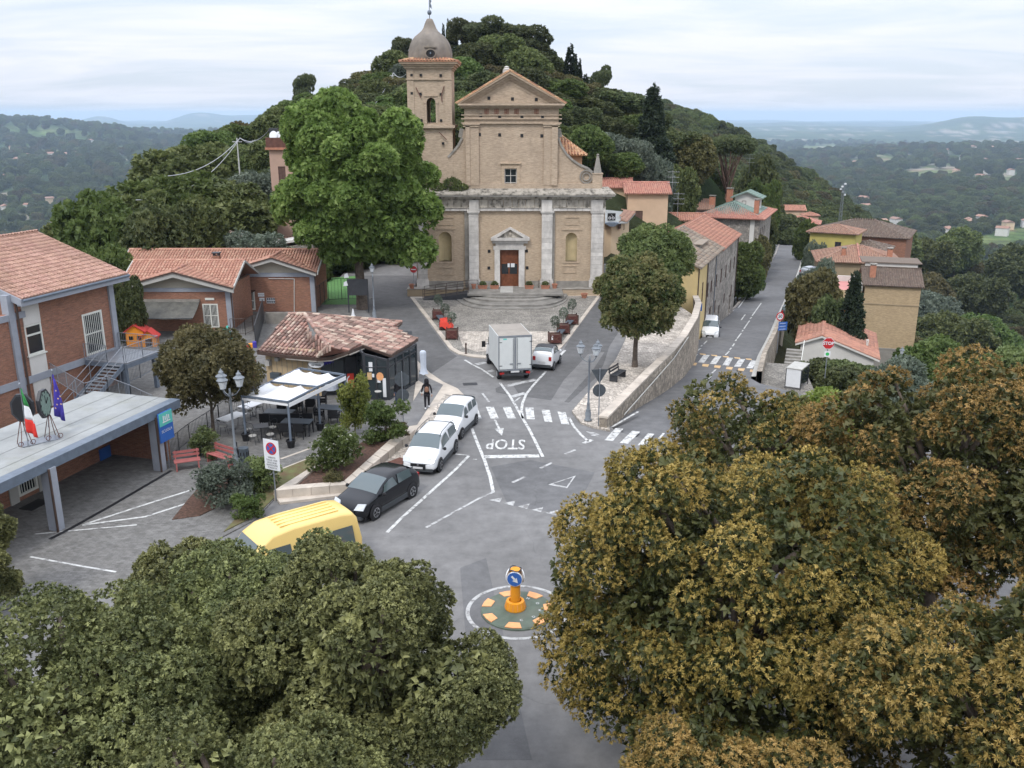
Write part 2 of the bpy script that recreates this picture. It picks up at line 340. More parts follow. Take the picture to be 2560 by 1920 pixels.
MT['concrete_weather']=mk('weathered_roof_sheet',(.29,.30,.295),.75,.14,.8,stain=.75,stainc=(.235,.24,.2),sscale=.6,bump=.2)
MT['cream']=mk('cream_plaster',(.50,.38,.23),.9,.06,.7,stain=.35,stainc=(.38,.29,.2),streak=.4)
MT['peach']=mk('peach_plaster',(.62,.44,.30),.9,.06,.6,stain=.3,stainc=(.5,.36,.25),streak=.4)
MT['peach_pale']=mk('pale_peach_plaster',(.64,.49,.33),.9,.06,.6,stain=.3,stainc=(.5,.38,.27),streak=.4)
MT['yellow']=mk('yellow_plaster',(.60,.46,.22),.9,.08,.7,stain=.4,stainc=(.45,.36,.22),streak=.4)
MT['yellow2']=mk('bright_yellow_plaster',(.52,.44,.14),.9,.08,.7,stain=.2,stainc=(.42,.36,.16))
MT['pink']=mk('pink_plaster',(.46,.31,.24),.9,.08,.7,stain=.4,stainc=(.36,.26,.2),streak=.4)
MT['tan']=brickmat('tan_brick',(.46,.345,.21),(.43,.32,.195),(.45,.34,.22),.3,.12,.01,stain=.3,stainc=(.33,.24,.14),bump=.2)
MT['grey_plaster']=mk('grey_plaster',(.30,.28,.25),.9,.1,.8,stain=.4)
MT['white_plaster']=mk('white_plaster',(.62,.60,.56),.9,.06,.8,stain=.35,stainc=(.45,.42,.38))
MT['beige']=mk('beige_plaster',(.36,.28,.18),.9,.1,.7,stain=.5,stainc=(.27,.2,.14),streak=.4)
MT['gable_cream']=mk('gable_cream',(.42,.39,.32),.9,.06,.6,stain=.25,stainc=(.34,.31,.26))
MT['tile_bar']=tilemat('coppi_tiles',[(.37,.235,.19),(.21,.135,.11),(.44,.32,.26),(.28,.18,.15),(.34,.22,.18),(.18,.125,.105),(.40,.235,.19),(.50,.40,.32)],dirt=.4,lichen=(.2,.155,.12))
MT['tile_school']=tilemat('school_tiles',[(.42,.26,.205),(.39,.23,.185),(.44,.275,.22),(.35,.21,.165),(.45,.28,.215)],dirt=.5,lichen=(.30,.19,.12))
MT['tile_mid']=tilemat('wing_tiles',[(.44,.235,.17),(.40,.21,.155),(.47,.28,.205),(.37,.19,.14)],dirt=.25,lichen=(.46,.28,.19))
MT['tile_red']=tilemat('red_tiles',[(.44,.20,.15),(.40,.18,.14),(.47,.235,.175),(.36,.165,.13)],dirt=.2)
MT['tile_orange']=tilemat('orange_tiles',[(.44,.22,.155),(.38,.185,.135),(.42,.21,.15),(.32,.165,.125)],dirt=.5,lichen=(.30,.2,.14))
MT['tile_old']=tilemat('old_tiles',[(.27,.22,.175),(.22,.175,.14),(.33,.27,.21),(.18,.15,.125),(.29,.205,.15)],dirt=.6,lichen=(.30,.27,.22))
MT['tile_brown']=tilemat('brown_tiles',[(.16,.125,.10),(.13,.10,.085),(.19,.145,.115),(.15,.11,.09)],dirt=.35,lichen=(.21,.185,.15))
MT['tile_pinkbrown']=tilemat('pink_brown_tiles',[(.33,.19,.14),(.29,.165,.12),(.36,.215,.155),(.27,.17,.13)],dirt=.4,lichen=(.30,.24,.185))
MT['tile_green']=tilemat('green_tiles',[(.20,.27,.235),(.18,.25,.215),(.22,.29,.25)],dirt=.3,lichen=(.27,.31,.27))
MT['tile_church']=tilemat('church_tiles',[(.50,.24,.14),(.40,.19,.12),(.56,.34,.2),(.30,.16,.11)],dirt=.35,lichen=(.4,.36,.22))
MT['metal_grey']=mk('galvanised_steel',(.28,.30,.33),.45,.1,3,metal=.6,spec=.5)
MT['metal_dark']=mk('dark_painted_metal',(.035,.037,.042),.5,.2,3,spec=.5)
MT['metal_brown']=mk('brown_metal',(.07,.045,.035),.55,.2,3,spec=.4)
MT['metal_bluegrey']=mk('bluegrey_metal',(.13,.16,.2),.5,.15,3,spec=.5)
MT['lamp_grey']=mk('lamp_grey_paint',(.17,.19,.21),.5,.15,4,spec=.5)
MT['white_frame']=mk('white_window_frame',(.68,.68,.62),.5,.05,2)
MT['white_paint']=mk('white_road_paint',(.56,.56,.54),.7,.12,5,stain=1.7,stainc=(.2,.195,.19),sscale=3.6)
MT['white_worn']=mk('worn_road_paint',(.44,.44,.43),.7,.12,5,stain=2.2,stainc=(.2,.195,.19),sscale=2.6)
MT['yellow_paint']=mk('yellow_road_paint',(.60,.40,.20),.7,.12,5,stain=.7,stainc=(.2,.19,.17),sscale=2.4)
MT['glass']=glassmat('window_glass')
MT['glass_bar']=glassmat('shopfront_glass',(.03,.04,.045),.06)
MT['glass_car']=glassmat('car_glass',(.075,.10,.105),.05,1.)
MT['wood_door']=mk('brown_wood',(.16,.055,.025),.5,.25,4,bump=.2)
MT['wood_dark']=mk('dark_wood',(.075,.045,.035),.7,.25,4)
MT['rust']=mk('rusty_brown',(.13,.06,.045),.7,.25,3)
MT['shutter']=mk('brown_shutter',(.12,.07,.055),.6,.2,3)
MT['terracotta']=mk('terracotta',(.42,.19,.12),.8,.15,3)
MT['soil']=mk('mulch',(.10,.055,.04),.95,.4,9,c2=(.045,.03,.022),bump=.8,bscale=30)
MT['awning']=mk('white_awning',(.80,.80,.80),.7,.02,2)
MT['awning_grey']=mk('grey_awning',(.10,.098,.088),.9,.2,2,stain=.6,stainc=(.17,.165,.14),sscale=1.5)
MT['umbrella']=mk('pale_blue_cloth',(.46,.50,.56),.9,.1,3)
MT['black']=mk('black_plastic',(.018,.018,.02),.5,.1,3)
MT['rubber']=mk('tyre_rubber',(.022,.022,.024),.85,.1,6)
MT['alloy']=mk('alloy_rim',(.45,.46,.48),.3,.05,3,metal=.8)
MT['car_white']=mk('white_car_paint',(.74,.75,.76),.25,.01,1,spec=.5,coat=.5)
MT['car_black']=mk('black_car_paint',(.006,.007,.010),.25,.05,1,spec=.35,coat=.35)
MT['car_silver']=mk('silver_car_paint',(.42,.44,.47),.3,.03,1,metal=.5,coat=.5)
MT['car_green']=mk('dark_car_paint',(.03,.05,.05),.3,.03,1,coat=.6)
MT['van_yellow']=mk('yellow_van_paint',(.78,.56,.20),.4,.03,1,coat=.3)
MT['truck_white']=mk('truck_box_white',(.58,.60,.585),.5,.04,1.2,stain=.2,stainc=(.45,.43,.38))
MT['truck_roof']=mk('dusty_truck_roof',(.30,.27,.235),.8,.1,1.0,stain=.5,stainc=(.42,.39,.35))
MT['bumper']=mk('grey_bumper',(.06,.065,.07),.6,.05,2)
MT['headlight']=mk('headlight_glass',(.55,.58,.6),.12,.1,8,spec=.8)
MT['taillight']=mk('red_light',(.35,.02,.02),.3,.1,3)
MT['plate']=mk('number_plate',(.6,.6,.6),.4,.05,4)
MT['sign_back']=mk('sign_back',(.07,.08,.09),.5,.2,5)
MT['sign_red']=mk('sign_red',(.50,.03,.035),.45,.05,3)
MT['sign_white']=mk('sign_white',(.72,.73,.74),.45,.03,3)
MT['sign_blue']=mk('sign_blue',(.04,.13,.42),.45,.05,3)
MT['sign_black']=mk('sign_black',(.02,.02,.02),.5,.05,3)
MT['sign_green']=mk('sign_green',(.05,.45,.12),.5,.05,3)
MT['orange']=mk('orange_plastic',(.75,.30,.02),.45,.06,3)
MT['orange_pale']=mk('faded_orange_panel',(.78,.38,.17),.7,.1,4)
MT['island_green']=mk('green_island_paint',(.11,.14,.11),.85,.15,3,stain=.6,stainc=(.16,.15,.13),sscale=1.2)
MT['bench_red']=mk('red_bench',(.36,.12,.11),.6,.1,3)
MT['bin_blue']=mk('grey_blue_bin',(.07,.085,.10),.5,.15,3)
MT['cloth_black']=mk('black_cloth',(.014,.013,.016),.9,.2,8,bump=.3)
MT['jeans']=mk('dark_jeans',(.025,.035,.07),.9,.2,8)
MT['skin']=mk('skin',(.45,.25,.17),.6,.05,5)
MT['backpack']=mk('patterned_backpack',(.10,.05,.035),.9,.6,18,c2=(.30,.17,.11))
MT['red_cloth']=mk('bright_red_cloth',(.55,.05,.03),.8,.1,6)
MT['blue_banner']=mk('blue_scallop_cloth',(.035,.03,.30),.8,.4,6)
MT['turf']=mk('sports_turf',(.10,.22,.07),.95,.12,4)
MT['grass']=mk('dry_grass_ground',(.10,.11,.045),.95,.4,2.5,c2=(.13,.085,.05),bump=.6,bscale=20)
MT['bark']=mk('bark',(.12,.095,.075),.95,.3,5,bump=.8,bscale=18)
MT['bark_pink']=mk('pine_bark',(.23,.145,.11),.95,.25,4,bump=.8,bscale=14)
MT['wire']=mk('grey_wire',(.42,.43,.45),.6,.05,3)
MT['pole']=mk('concrete_pole',(.46,.46,.43),.85,.1,3)
MT['toy_orange']=mk('toy_orange',(.80,.30,.03),.5,.05,3)
MT['toy_red']=mk('toy_red',(.50,.06,.05),.5,.1,3)
MT['toy_teal']=mk('toy_teal',(.12,.52,.45),.5,.05,3)
MT['wood_brown_table']=mk('brown_planter_paint',(.10,.035,.03),.6,.25,4)
MT['pink_floor']=mk('pink_terrace',(.55,.24,.22),.8,.1,1,stain=.3)
MT['lf_green']=leafmat('holm_oak_leaves',(.055,.068,.022),(.29,.30,.115),(.145,.158,.06),pscale=.9,vr=.25,trans=.18)
MT['lf_tan']=leafmat('holm_oak_new_growth',(.17,.13,.03),(.46,.32,.10),(.28,.20,.052),pscale=.7,trans=.15,vr=.2)
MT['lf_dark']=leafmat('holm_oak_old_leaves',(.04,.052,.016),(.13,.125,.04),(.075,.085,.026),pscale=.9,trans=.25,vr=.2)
MT['lf_plane']=leafmat('plane_leaves',(.09,.14,.03),(.29,.37,.11),(.17,.245,.06),pscale=.6,trans=.45)
MT['lf_oak']=leafmat('dark_oak_leaves',(.05,.066,.026),(.15,.17,.065),(.095,.118,.044),pscale=.5)
MT['lf_bright']=leafmat('fresh_green_leaves',(.07,.108,.028),(.17,.22,.07),(.11,.158,.042),pscale=.6,trans=.4)
MT['lf_mid']=leafmat('mid_green_leaves',(.075,.098,.034),(.20,.225,.08),(.13,.16,.054),pscale=.6)
MT['lf_olive']=leafmat('olive_leaves',(.085,.11,.080),(.19,.22,.165),(.13,.16,.115),pscale=.8,trans=.25)
MT['lf_brown']=leafmat('brownish_leaves',(.07,.068,.028),(.19,.165,.07),(.125,.112,.046),pscale=.6)
MT['lf_pine']=leafmat('pine_needles',(.06,.078,.034),(.145,.16,.07),(.10,.12,.052),pscale=.5)
MT['lf_cypress']=leafmat('cypress_leaves',(.018,.030,.016),(.050,.070,.034),(.032,.048,.025),pscale=.5)
MT['lf_yellow']=leafmat('yellow_green_leaves',(.12,.155,.03),(.32,.33,.09),(.21,.24,.055),pscale=.8,trans=.4)
MT['lf_flower']=leafmat('white_blossom',(.45,.45,.35),(.7,.7,.6),pscale=1)
MT['lf_pinkish']=leafmat('flowering_holm_leaves',(.06,.085,.026),(.23,.20,.09),(.13,.135,.05),pscale=1)
# the land
_cp=[]
def P_(az,d,z):_cp.append((d*math.sin(R(az)),d*math.cos(R(az)),z))
for a in(-60,-38,-25,-12,0,12):P_(a,30,-.7)
for a in(-30,-20,-10,0,5):P_(a,60,-.7)
for x,y,z in[(0,5,-.7),(-30,5,-.7),(30,5,-.7),(20,30,-.9),(34,40,-3),(-10,85,-.7),(0,88,-.4),(8,88,-.6),(7,60,-.8),(12,76,-1.2),(-18,82,-.7),(-25,72,-.9),(-8,100,-.3)]:_cp.append((x,y,z))
for az,d,z in[(-33,60,-1.5),(-32,90,-9),(-24,95,-4),(-19,100,-2.2),(-32,140,-22),(-24,140,-8),(-19,148,4),(-14,112,.5),(-33,250,-55),(-24,240,-38),(-18,220,-6),(-15.5,182,9.5),(-28,500,-80),(-20,450,-74),(-14,380,-30),(-13,150,7),(-12.5,190,14.5),(-8,200,18),(-4,192,20.5),(0,190,21),(3,200,17.5),(6,200,9),(8,195,5.5),(10,180,4),(-4,150,13),(3,150,13.5),(-2,122,6),(4,122,5.5),(7.5,135,5.5),(9,160,8),(11,135,1.5),(0,104,.5),(12.5,170,4.5),(-10,120,2),(-5,300,10),(0,320,12),(5,320,12),(-12,320,-12),(8,700,18),(7,450,6),(12,700,3),(15,700,-13),(18,700,-38),(21,700,-70),(25,700,-112),(31,700,-95),(10,400,-2),(14,400,-14),(18,400,-42),(22,400,-62),(28,390,-66),(33,390,-66),(0,700,12),(-8,700,-40),(-20,900,-140),(-30,900,-150),(5,900,10),(12,900,-10),(20,900,-110),(30,900,-125)]:P_(az,d,z)
for yy in(62,70,77,84,95,105,120,137,155,170,190,215,245):_x=float(np.interp(yy,[62,70,84,105,137,153,190,215,245],[12,15.5,21,29,40,44.5,58,66,77]));_cp.append((_x,yy,zr(yy)-1.2));_cp.append((_x+4,yy+2,zr(yy)-2.2));_cp.append((_x-3.5,yy,zr(yy)-1.2 if yy>88 else-1.4-(yy-62)*.12))
for x,y,z in[(30,70,-7),(26,84,-8.5),(34,105,-13.5),(48,137,-20),(75,190,-30),(60,105,-22),(60,70,-16),(95,245,-42),(15,100,-1),(19,115,-3.5),(24,137,-4),(38,190,-6),(45,245,-8)]:_cp.append((x,y,z))
_cp=np.array(_cp);_S=100.0
def _U(r2):return np.where(r2>0,r2*np.log(r2+1e-12),0)
_X=_cp[:,:2]/_S;_n=len(_X)
_K=_U(((_X[:,None]-_X[None])**2).sum(-1))+np.eye(_n)*1e-3
_A=np.zeros((_n+3,_n+3));_A[:_n,:_n]=_K;_A[:_n,_n]=1;_A[:_n,_n+1:]=_X;_A[_n,:_n]=1;_A[_n+1:,:_n]=_X.T
_w=np.linalg.solve(_A,np.concatenate([_cp[:,2],np.zeros(3)]))
def _near(x,y):
 p=np.stack([x.ravel(),y.ravel()],-1)/_S
 out=np.empty(len(p))
 for i in range(0,len(p),20000):
  q=p[i:i+20000];out[i:i+20000]=_U(((q[:,None]-_X[None])**2).sum(-1))@_w[:_n]+_w[_n]+q@_w[_n+1:]
 return out.reshape(x.shape)
def sstep(a,b,t):t=np.clip((t-a)/(b-a),0,1);return t*t*(3-2*t)
def _far(x,y):
 d=np.hypot(x,y);az=np.degrees(np.arctan2(x,y))
 z=-205+95*(fbm(x/1500,y/1500,5)-.5)+34*(fbm(x/420,y/420,9)-.5)
 z=z+70*np.exp(-((az-27)/9)**2)*np.exp(-((d-5000)/1500)**2)
 z=z+(192+34*(fbm(x/2500,y/2500,3)-.5))*sstep(-13,-27,az)*np.exp(-((d-6200)/1900)**2)
 z=z+75*np.exp(-((az+16)/3)**2)*np.exp(-((d-6800)/1500)**2)
 z=z+215*np.exp(-((az-31)/4.0)**2)*np.exp(-((d-15000)/2600)**2)
 z=z+150*np.exp(-((az-25.5)/2.2)**2)*np.exp(-((d-14500)/2200)**2)
 z=z+55*np.exp(-((az-16)/3.)**2)*np.exp(-((d-20000)/4000)**2)+50*(fbm(az/3.0,d/6000,21)-.5)*sstep(9000,16000,d)
 z=z+240*(np.exp(-((az+23.5)/1.0)**2)*.7+np.exp(-((az+18.5)/1.3)**2)*.6+np.exp(-((az+14)/4.5)**2)*.9)*np.exp(-((d-24000)/3500)**2)
 z=np.where(az<-60,-150,z)
 return z
def land(x,y):
 x=np.asarray(x,float);y=np.asarray(y,float);d=np.hypot(x,y)
 t=sstep(820,1500,d)
 zn=_near(np.where(d>1500,x*1500/np.maximum(d,1),x),np.where(d>1500,y*1500/np.maximum(d,1),y))
 zn=zn+(fbm(x/60,y/60,31)-.5)*9*sstep(180,500,d)
 z=zn*(1-t)+_far(x,y)*t
 k=sstep(-58,-48,x)*sstep(17.5,8.5,x-np.maximum(0,y-60)*.0)*sstep(92,84,y)*sstep(13.5,9.5,x);z=np.where(k>0,np.minimum(z,-.7*k+z*(1-k)),z)
 k=((x>-19)&(x<12)&(y<117)&(y>80));z=np.where(k,np.minimum(z,-.5),z)
 xc=np.interp(y,[44,62,84,105,137,160,190,245],[9,14,22,29,40,47,57.5,77]);k=sstep(9.5,6.5,np.abs(x-xc))*(y>50)*(y<262);zt_=np.interp(y,*RZ)-1.1;return np.where(k>0,np.minimum(z,zt_*k+z*(1-k)),z)
def gz(x,y):return float(land(np.array([x]),np.array([y]))[0])
def in_poly(u,v,P):
 ins=np.zeros(u.shape,bool);n=len(P)
 for i in range(n):
  (x0,y0),(x1,y1)=P[i],P[(i+1)%n]
  c=((y0>v)!=(y1>v))
  with np.errstate(divide='ignore',invalid='ignore'):xi=(x1-x0)*(v-y0)/(y1-y0)+x0
  ins^=c&(u<xi)
 return ins
def Lnd(px,py):
 r=ray(px,py);t=np.geomspace(60,20000,900);x,y=r.x*t/r.y,t;z=CAM_H+r.z*t/r.y;i=int(np.argmax(z<land(x,y)));return Vector((x[i],y[i],float(land(x[i:i+1],y[i:i+1])[0])))
FLD=[[Lnd(*p)[:2]for p in q]for q in(((2380,612),(2470,585),(2590,560),(2590,636),(2460,638)),((2245,626),(2330,620),(2345,650),(2260,652)),((2455,655),(2560,648),(2560,682),(2462,682)),((2255,430),(2335,415),(2318,450),(2240,445)),((2165,388),(2240,394),(2228,412),(2185,408)),((2330,424),(2400,420),(2390,448),(2318,446)),((2000,366),(2090,362),(2092,378),(2010,377)),((2430,450),(2540,440),(2560,462),(2440,466)),((500,372),(560,368),(566,380),(508,384)),((250,372),(330,366),(344,378),(262,384)),((60,330),(160,326),(170,338),(70,342)))]
def woods(x,y):
 d=np.hypot(x,y)
 f=fbm(x/330+7,y/330,41);f2=fbm(x/1000,y/1000,43)
 open_=sstep(.545,.60,f*.7+f2*.4)*sstep(300,520,d)
 az=np.degrees(np.arctan2(x,y))
 dark=(az>-1)&(az<23)&(d<950)
 open_=np.where(dark,0,open_)*np.where(az<-8,.4,.35)
 for q in FLD:open_=np.where(in_poly(x,y,q),1.,open_)
 return 1-open_
def build_land():
 az=np.concatenate([np.linspace(-180,-46,28)[:-1],np.linspace(-46,46,260),np.linspace(46,180,28)[1:-1]])
 rr=np.concatenate([np.linspace(1.5,60,24),np.geomspace(62,34000,270)])
 A,D=np.meshgrid(np.radians(az),rr);X=D*np.sin(A);Y=D*np.cos(A)
 Z=land(X,Y)
 back=np.abs(np.degrees(A))>70
 Z=np.where(back,np.where(D>60,np.interp(D,[60,400,1500,34000],[-1,-30,-120,-180]),-.7),Z)
 nr,na=X.shape;vs=np.stack([X,Y,Z],-1).reshape(-1,3)
 idx=np.arange(nr*na).reshape(nr,na);nx=np.roll(idx,-1,1)
 q=np.stack([idx[:-1],nx[:-1],nx[1:],idx[1:]],-1).reshape(-1,4)[:,::-1]
 me=bpy.data.meshes.new('ground');me.vertices.add(len(vs)+1);vs=np.vstack([vs,[[0,0,-.7]]])
 me.vertices.foreach_set('co',vs.ravel())
 tri=np.stack([idx[0],np.roll(idx[0],-1),np.full(na,len(vs)-1)],-1)[:,::-1]
 me.loops.add(q.size+tri.size);me.loops.foreach_set('vertex_index',np.concatenate([q.ravel(),tri.ravel()]))
 me.polygons.add(len(q)+len(tri));ls=np.concatenate([np.arange(len(q))*4,len(q)*4+np.arange(len(tri))*3])
 me.polygons.foreach_set('loop_start',ls);me.polygons.foreach_set('use_smooth',np.ones(len(ls),bool));me.update();me.validate()
 x,y=vs[:,0],vs[:,1];d=np.hypot(x,y);wd=woods(x,y)
 k=fbm(x/170,y/170,51)[:,None];k2=vnoise(x/140,y/90,53)[:,None];k3=fbm(x/700,y/500,57)[:,None]
 wood=np.array([.032,.052,.020])*(.7+.9*k)
 fc=np.where(k2>.80,np.array([.20,.155,.10]),np.where(k2>.45,np.array([.12,.15,.055]),np.array([.075,.115,.038])))
 c=wood*wd[:,None]+fc*(1-wd[:,None])
 az=np.degrees(np.arctan2(x,y));
 town=(sstep(.60,.70,fbm(x/600,y/450,61))*sstep(1500,2500,d))[:,None]*(vnoise(x/35,y/35,63)[:,None]>.62)
 c=c*(1-town*.8)+np.array([.34,.29,.24])*town*.8
 near=sstep(170,60,d)[:,None];c=c*(1-near)+np.array([.085,.078,.045])*near
 at=me.color_attributes.new('land_colour','FLOAT_COLOR','POINT')
 at.data.foreach_set('color',np.concatenate([c,np.ones((len(c),1))],1).ravel())
 m,t,b=newmat('land_cover');b.inputs['Roughness'].default_value=.95;b.inputs['Specular IOR Level'].default_value=.1
 a_=N(t,'ShaderNodeVertexColor',layer_name='land_colour');tcx=N(t,'ShaderNodeTexCoord')
 n=N(t,'ShaderNodeTexNoise',i_Scale=.02,i_Detail=12,i_Roughness=.75);L(t,tcx.outputs['Object'],n.inputs['Vector'])
 r=N(t,'ShaderNodeMapRange',i_1=.36,i_2=.64,i_3=.42,i_4=1.55);L(t,n.outputs[0],r.inputs[0])
 hs=N(t,'ShaderNodeHueSaturation');L(t,r.outputs[0],hs.inputs['Value']);L(t,a_.outputs[0],hs.inputs['Color']);L(t,hs.outputs[0],b.inputs['Base Color'])
 bp=N(t,'ShaderNodeBump',i_Strength=1.,i_Distance=6.);L(t,n.outputs[0],bp.inputs['Height']);L(t,bp.outputs[0],b.inputs['Normal'])
 me.materials.append(m);o=bpy.data.objects.new('ground',me);COL.objects.link(o);o['kind']='structure'
build_land()
# paved surfaces
def struct(o):o['kind']='structure';return o
def sheet(name,pts,z,mat,top=None,skirt=.25,parent=None):
 mb=MB();mb.prism([(p[0],p[1])for p in pts],z-skirt,z);o=mb.obj(name,mat,parent)
 if not parent:struct(o)
 return o
A3_=lambda zx,zy:(1080+.27125*zx,720+.27125*zy)
wall_pts=[G(1495,1070),Q(1590,1013),Q(1639,972),Q(1677,929),Q(1715,884)]
for q in wall_pts:q.z=0
main=[(-48,3),(34,3),(34,44.2),(8,44.2),(5.6,46.6),(5.2,48.6),(8.3,55.2),(11.5,61.5),(15.2,74.5),(13.6,86),(11.5,104),(9,104),(8.2,85),(-9.7,85),(-9.7,118),(-18.5,118),(-18,84),(-48,84),(-48,60)]
road_main=sheet('road',main,0.0,MT['asphalt'],skirt=.6)
sheet('lane',[(-17.6,96),(-9.8,96),(-9.62,83.9),(-6.6,72.0),(-4.7,64.3),(-3.9,62.4),(-5.6,57.2),(-6.2,58.8),(-13.0,78.5),(-13.6,84.5)],.004,MT['asphalt_dark'],skirt=.003)
sheet('lane',[(8.5,84.9),(4.3,67),(3.6,63.3),(1.6,59),(.1,55),(.5,52.9),(3.4,51.6),(5.5,57.0),(6.3,60.2),(7.2,65.2),(10,76),(11.4,90),(10.6,103),(9.2,103)],.004,MT['asphalt_dark'],skirt=.003)
sheet('asphalt_patch',[G(*A3_(*p))[:2]for p in((1065,1090),(1175,1100),(1480,760),(1590,590),(1440,610),(1215,850))],.0065,MT['asphalt'],skirt=.002)
sheet('asphalt_patch',[G(*A3_(*p))[:2]for p in((640,900),(700,985),(590,960),(585,925))],.0065,MT['asphalt_dark'],skirt=.002)
sheet('asphalt_patch',[G(*A3_(*p))[:2]for p in((540,1650),(900,1585),(1500,1700),(1300,2100),(700,2000))],.0045,MT['asphalt_road'],skirt=.002)
sheet('asphalt_patch',[G(*p)[:2]for p in((1150,1420),(1215,1395),(1330,1900),(1190,1900))],.0045,MT['asphalt_road'],skirt=.002)
LE=[Q(1500,1066),Q(1640,968),Q(1694,900),Q(1725,866),Q(1760,840),Q(1800,800),Q(1838,772),Q(1880,722),Q(1911,685),Q(1941,634),Q(1950,610),Q(1957,594),Q(1963,584)]
RE=[Q(1892,897),Q(1919,846),Q(1940,800),Q(1965,746),Q(1987,700),Q(1998,668),Q(2006,640),Q(1998,615),Q(1987,602),Q(1975,592),Q(1967,584)]
lx=lambda y:float(np.interp(y,[p.y for p in LE],[p.x for p in LE]))
_ry=[p.y for p in RE];_rx=[p.x for p in RE];_sl=(_rx[2]-_rx[0])/(_ry[2]-_ry[0])
rx=lambda y:float(np.interp(y,_ry,_rx))if y>_ry[0]else _rx[0]+(y-_ry[0])*_sl*.9
LE[0].x,LE[0].y=5.4,44.0
ys=list(np.linspace(44,80,19))+list(np.linspace(83,LE[-1].y-1,52))
mb=MB();nseg=len(ys)
for y in ys:
 a,b_=min(lx(y),float(np.interp(y,[44,46.7,49.4,55.4,60.2,64.8,71.5,78.5,83.4,90],[4.6,5.0,6.2,8.8,10.9,12.7,14.8,16.5,17.2,30]))+.1),rx(y)+max(0,63-y)*.7;z=zr(y)+(0 if y>44.5 else-.002)
 mb.v+=[(a,y,z-.6),(a,y,z),(b_,y,z),(b_,y,z-.6)]
for i in range(nseg-1):
 for k in range(3):mb.f.append((i*4+k,i*4+k+1,i*4+k+5,i*4+k+4))
struct(mb.obj('road_downhill',MT['asphalt_road']))
for side,fn,mat_,h0,wd_ in(('kerb',rx,MT['concrete_light'],.16,.35),('kerb',lx,MT['rubble_grey'],.12,-.3)):
 mb=MB();yy=[y for y in ys if(y>62 if side=='kerb' and wd_>0 else y>83)]
 for y in yy:
  a=fn(y);z=zr(y);mb.v+=[(a,y,z-.5),(a,y,z+h0),(a+wd_,y,z+h0),(a+wd_,y,z-1.4)]
 for i in range(len(yy)-1):
  for k in range(3):mb.f.append((i*4+k,i*4+k+1,i*4+k+5,i*4+k+4)if wd_>0 else(i*4+k,i*4+k+4,i*4+k+5,i*4+k+1))
 struct(mb.obj('kerb',mat_))
 # painted markings (parts of the road)
def mark(name,pts,mat='white_paint',z=.009,slope=False):
 mb=MB();c=[Vector(p)for p in pts]
 if not slope:mb.prism([(p.x,p.y)for p in c],z-.003,z)
 else:mb.slab([(p.x,p.y,zr(p.y))for p in c],z,-.004)
 return mb.obj(name,MT[mat],road_main)
def line(name,pxs,w=.12,mat='white_paint',f=G,slope=False,z=.009):
 ps=[Vector(f(*p))for p in pxs];pl=[];pr=[]
 for i,p in enumerate(ps):
  d=(ps[min(i+1,len(ps)-1)]-ps[max(0,i-1)]);d.z=0;d.normalize();n=Vector((-d.y,d.x,0))*w/2
  pl.append(p+n);pr.append(p-n)
 return mark(name,pl+pr[::-1],mat,z,slope)
A4=lambda zx,zy:(900+.27125*zx,900+.27125*zy)
A3=lambda zx,zy:(1080+.27125*zx,720+.27125*zy)
A5=lambda zx,zy:(1640+.27125*zx,700+.27125*zy)
for q in[((1030,433),(1080,433),(1122,540),(1068,540)),((1160,433),(1232,433),(1280,540),(1205,540)),((1314,433),(1388,433),(1437,538),(1360,538)),((1522,440),(1598,440),(1612,548),(1536,545)),((1672,458),(1748,462),(1774,574),(1702,568)),((1820,476),(1895,482),(1930,598),(1856,590))]:
 mark('crossing_stripe',[G(*A4(*p))for p in q])
for q in[((1692,1292),(1764,1298),(1666,1412),(1590,1402)),((1846,1316),(1918,1326),(1806,1436),(1730,1428)),((1990,1340),(2050,1346),(1960,1450),(1895,1450))]:
 mark('crossing_stripe',[G(*A3(*p))for p in q])
for x0,x1,y0 in[(330,275,683),(440,385,690),(548,495,702),(655,612,716),(768,718,728),(878,832,742)]:
 mark('crossing_stripe',[Q(*A5(*p))for p in((x0,y0),(x0+55,y0+2),(x1+58,y0+78-4),(x1,y0+70))],'white_paint',.009,True)
for k in range(8):
 x,y=295+k*106,666+k*11.5
 if k<7:mark('crossing_block',[Q(*A5(*p))for p in((x,y),(x+54,y+4),(x+60,y+16),(x+8,y+10))],'yellow_paint',.013,True)
 x,y=210+k*110,748+k*13
 if k<7:mark('crossing_block',[Q(*A5(*p))for p in((x,y),(x+60,y+4),(x+48,y+28),(x-6,y+20))],'yellow_paint',.013,True)
line('lane_line',[A4(965,0),A4(1040,45),A4(1120,85),A4(1232,160)],.16,z=.012)
line('lane_line',[A4(1290,210),A4(1380,330),A4(1450,450),A4(1500,540),A4(1560,640),A4(1620,760),A4(1685,893)],.16,z=.012)
line('lane_line',[A4(1712,108),A4(1600,230),A4(1535,310),A4(1497,400),A4(1488,460),A4(1502,540)],.16,z=.012)
line('lane_line',[A3(1225,575),A3(1145,660)],.2,z=.012)
for a,b_,w_ in[((1070,40),(1160,22),.45),((1180,108),(1235,95),.4),((1440,110),(1620,58),.0),((1350,240),(1622,180),.45),((1395,340),(1525,305),.42),((1420,388),(1475,345),.12)]:
 if w_:line('hatch_bar',[A4(*a),A4(*b_)],w_,'white_worn',z=.008)
line('edge_line',[A4(1030,630),A4(1080,760),A4(1150,930),A4(1200,1080),A4(1228,1218)],.16)
line('edge_line',[A4(1232,1218),A4(1100,1275),A4(900,1385),A4(610,1545)],.13,'white_worn')
line('bay_line',[A4(880,868),A4(1008,880)],.12,z=.01)
line('bay_line',[A4(1003,885),A4(880,1010),A4(620,1245),A4(375,1465),A4(250,1590)],.15,z=.011)
line('dash_line',[A4(1042,914),A4(1078,916)],.12)
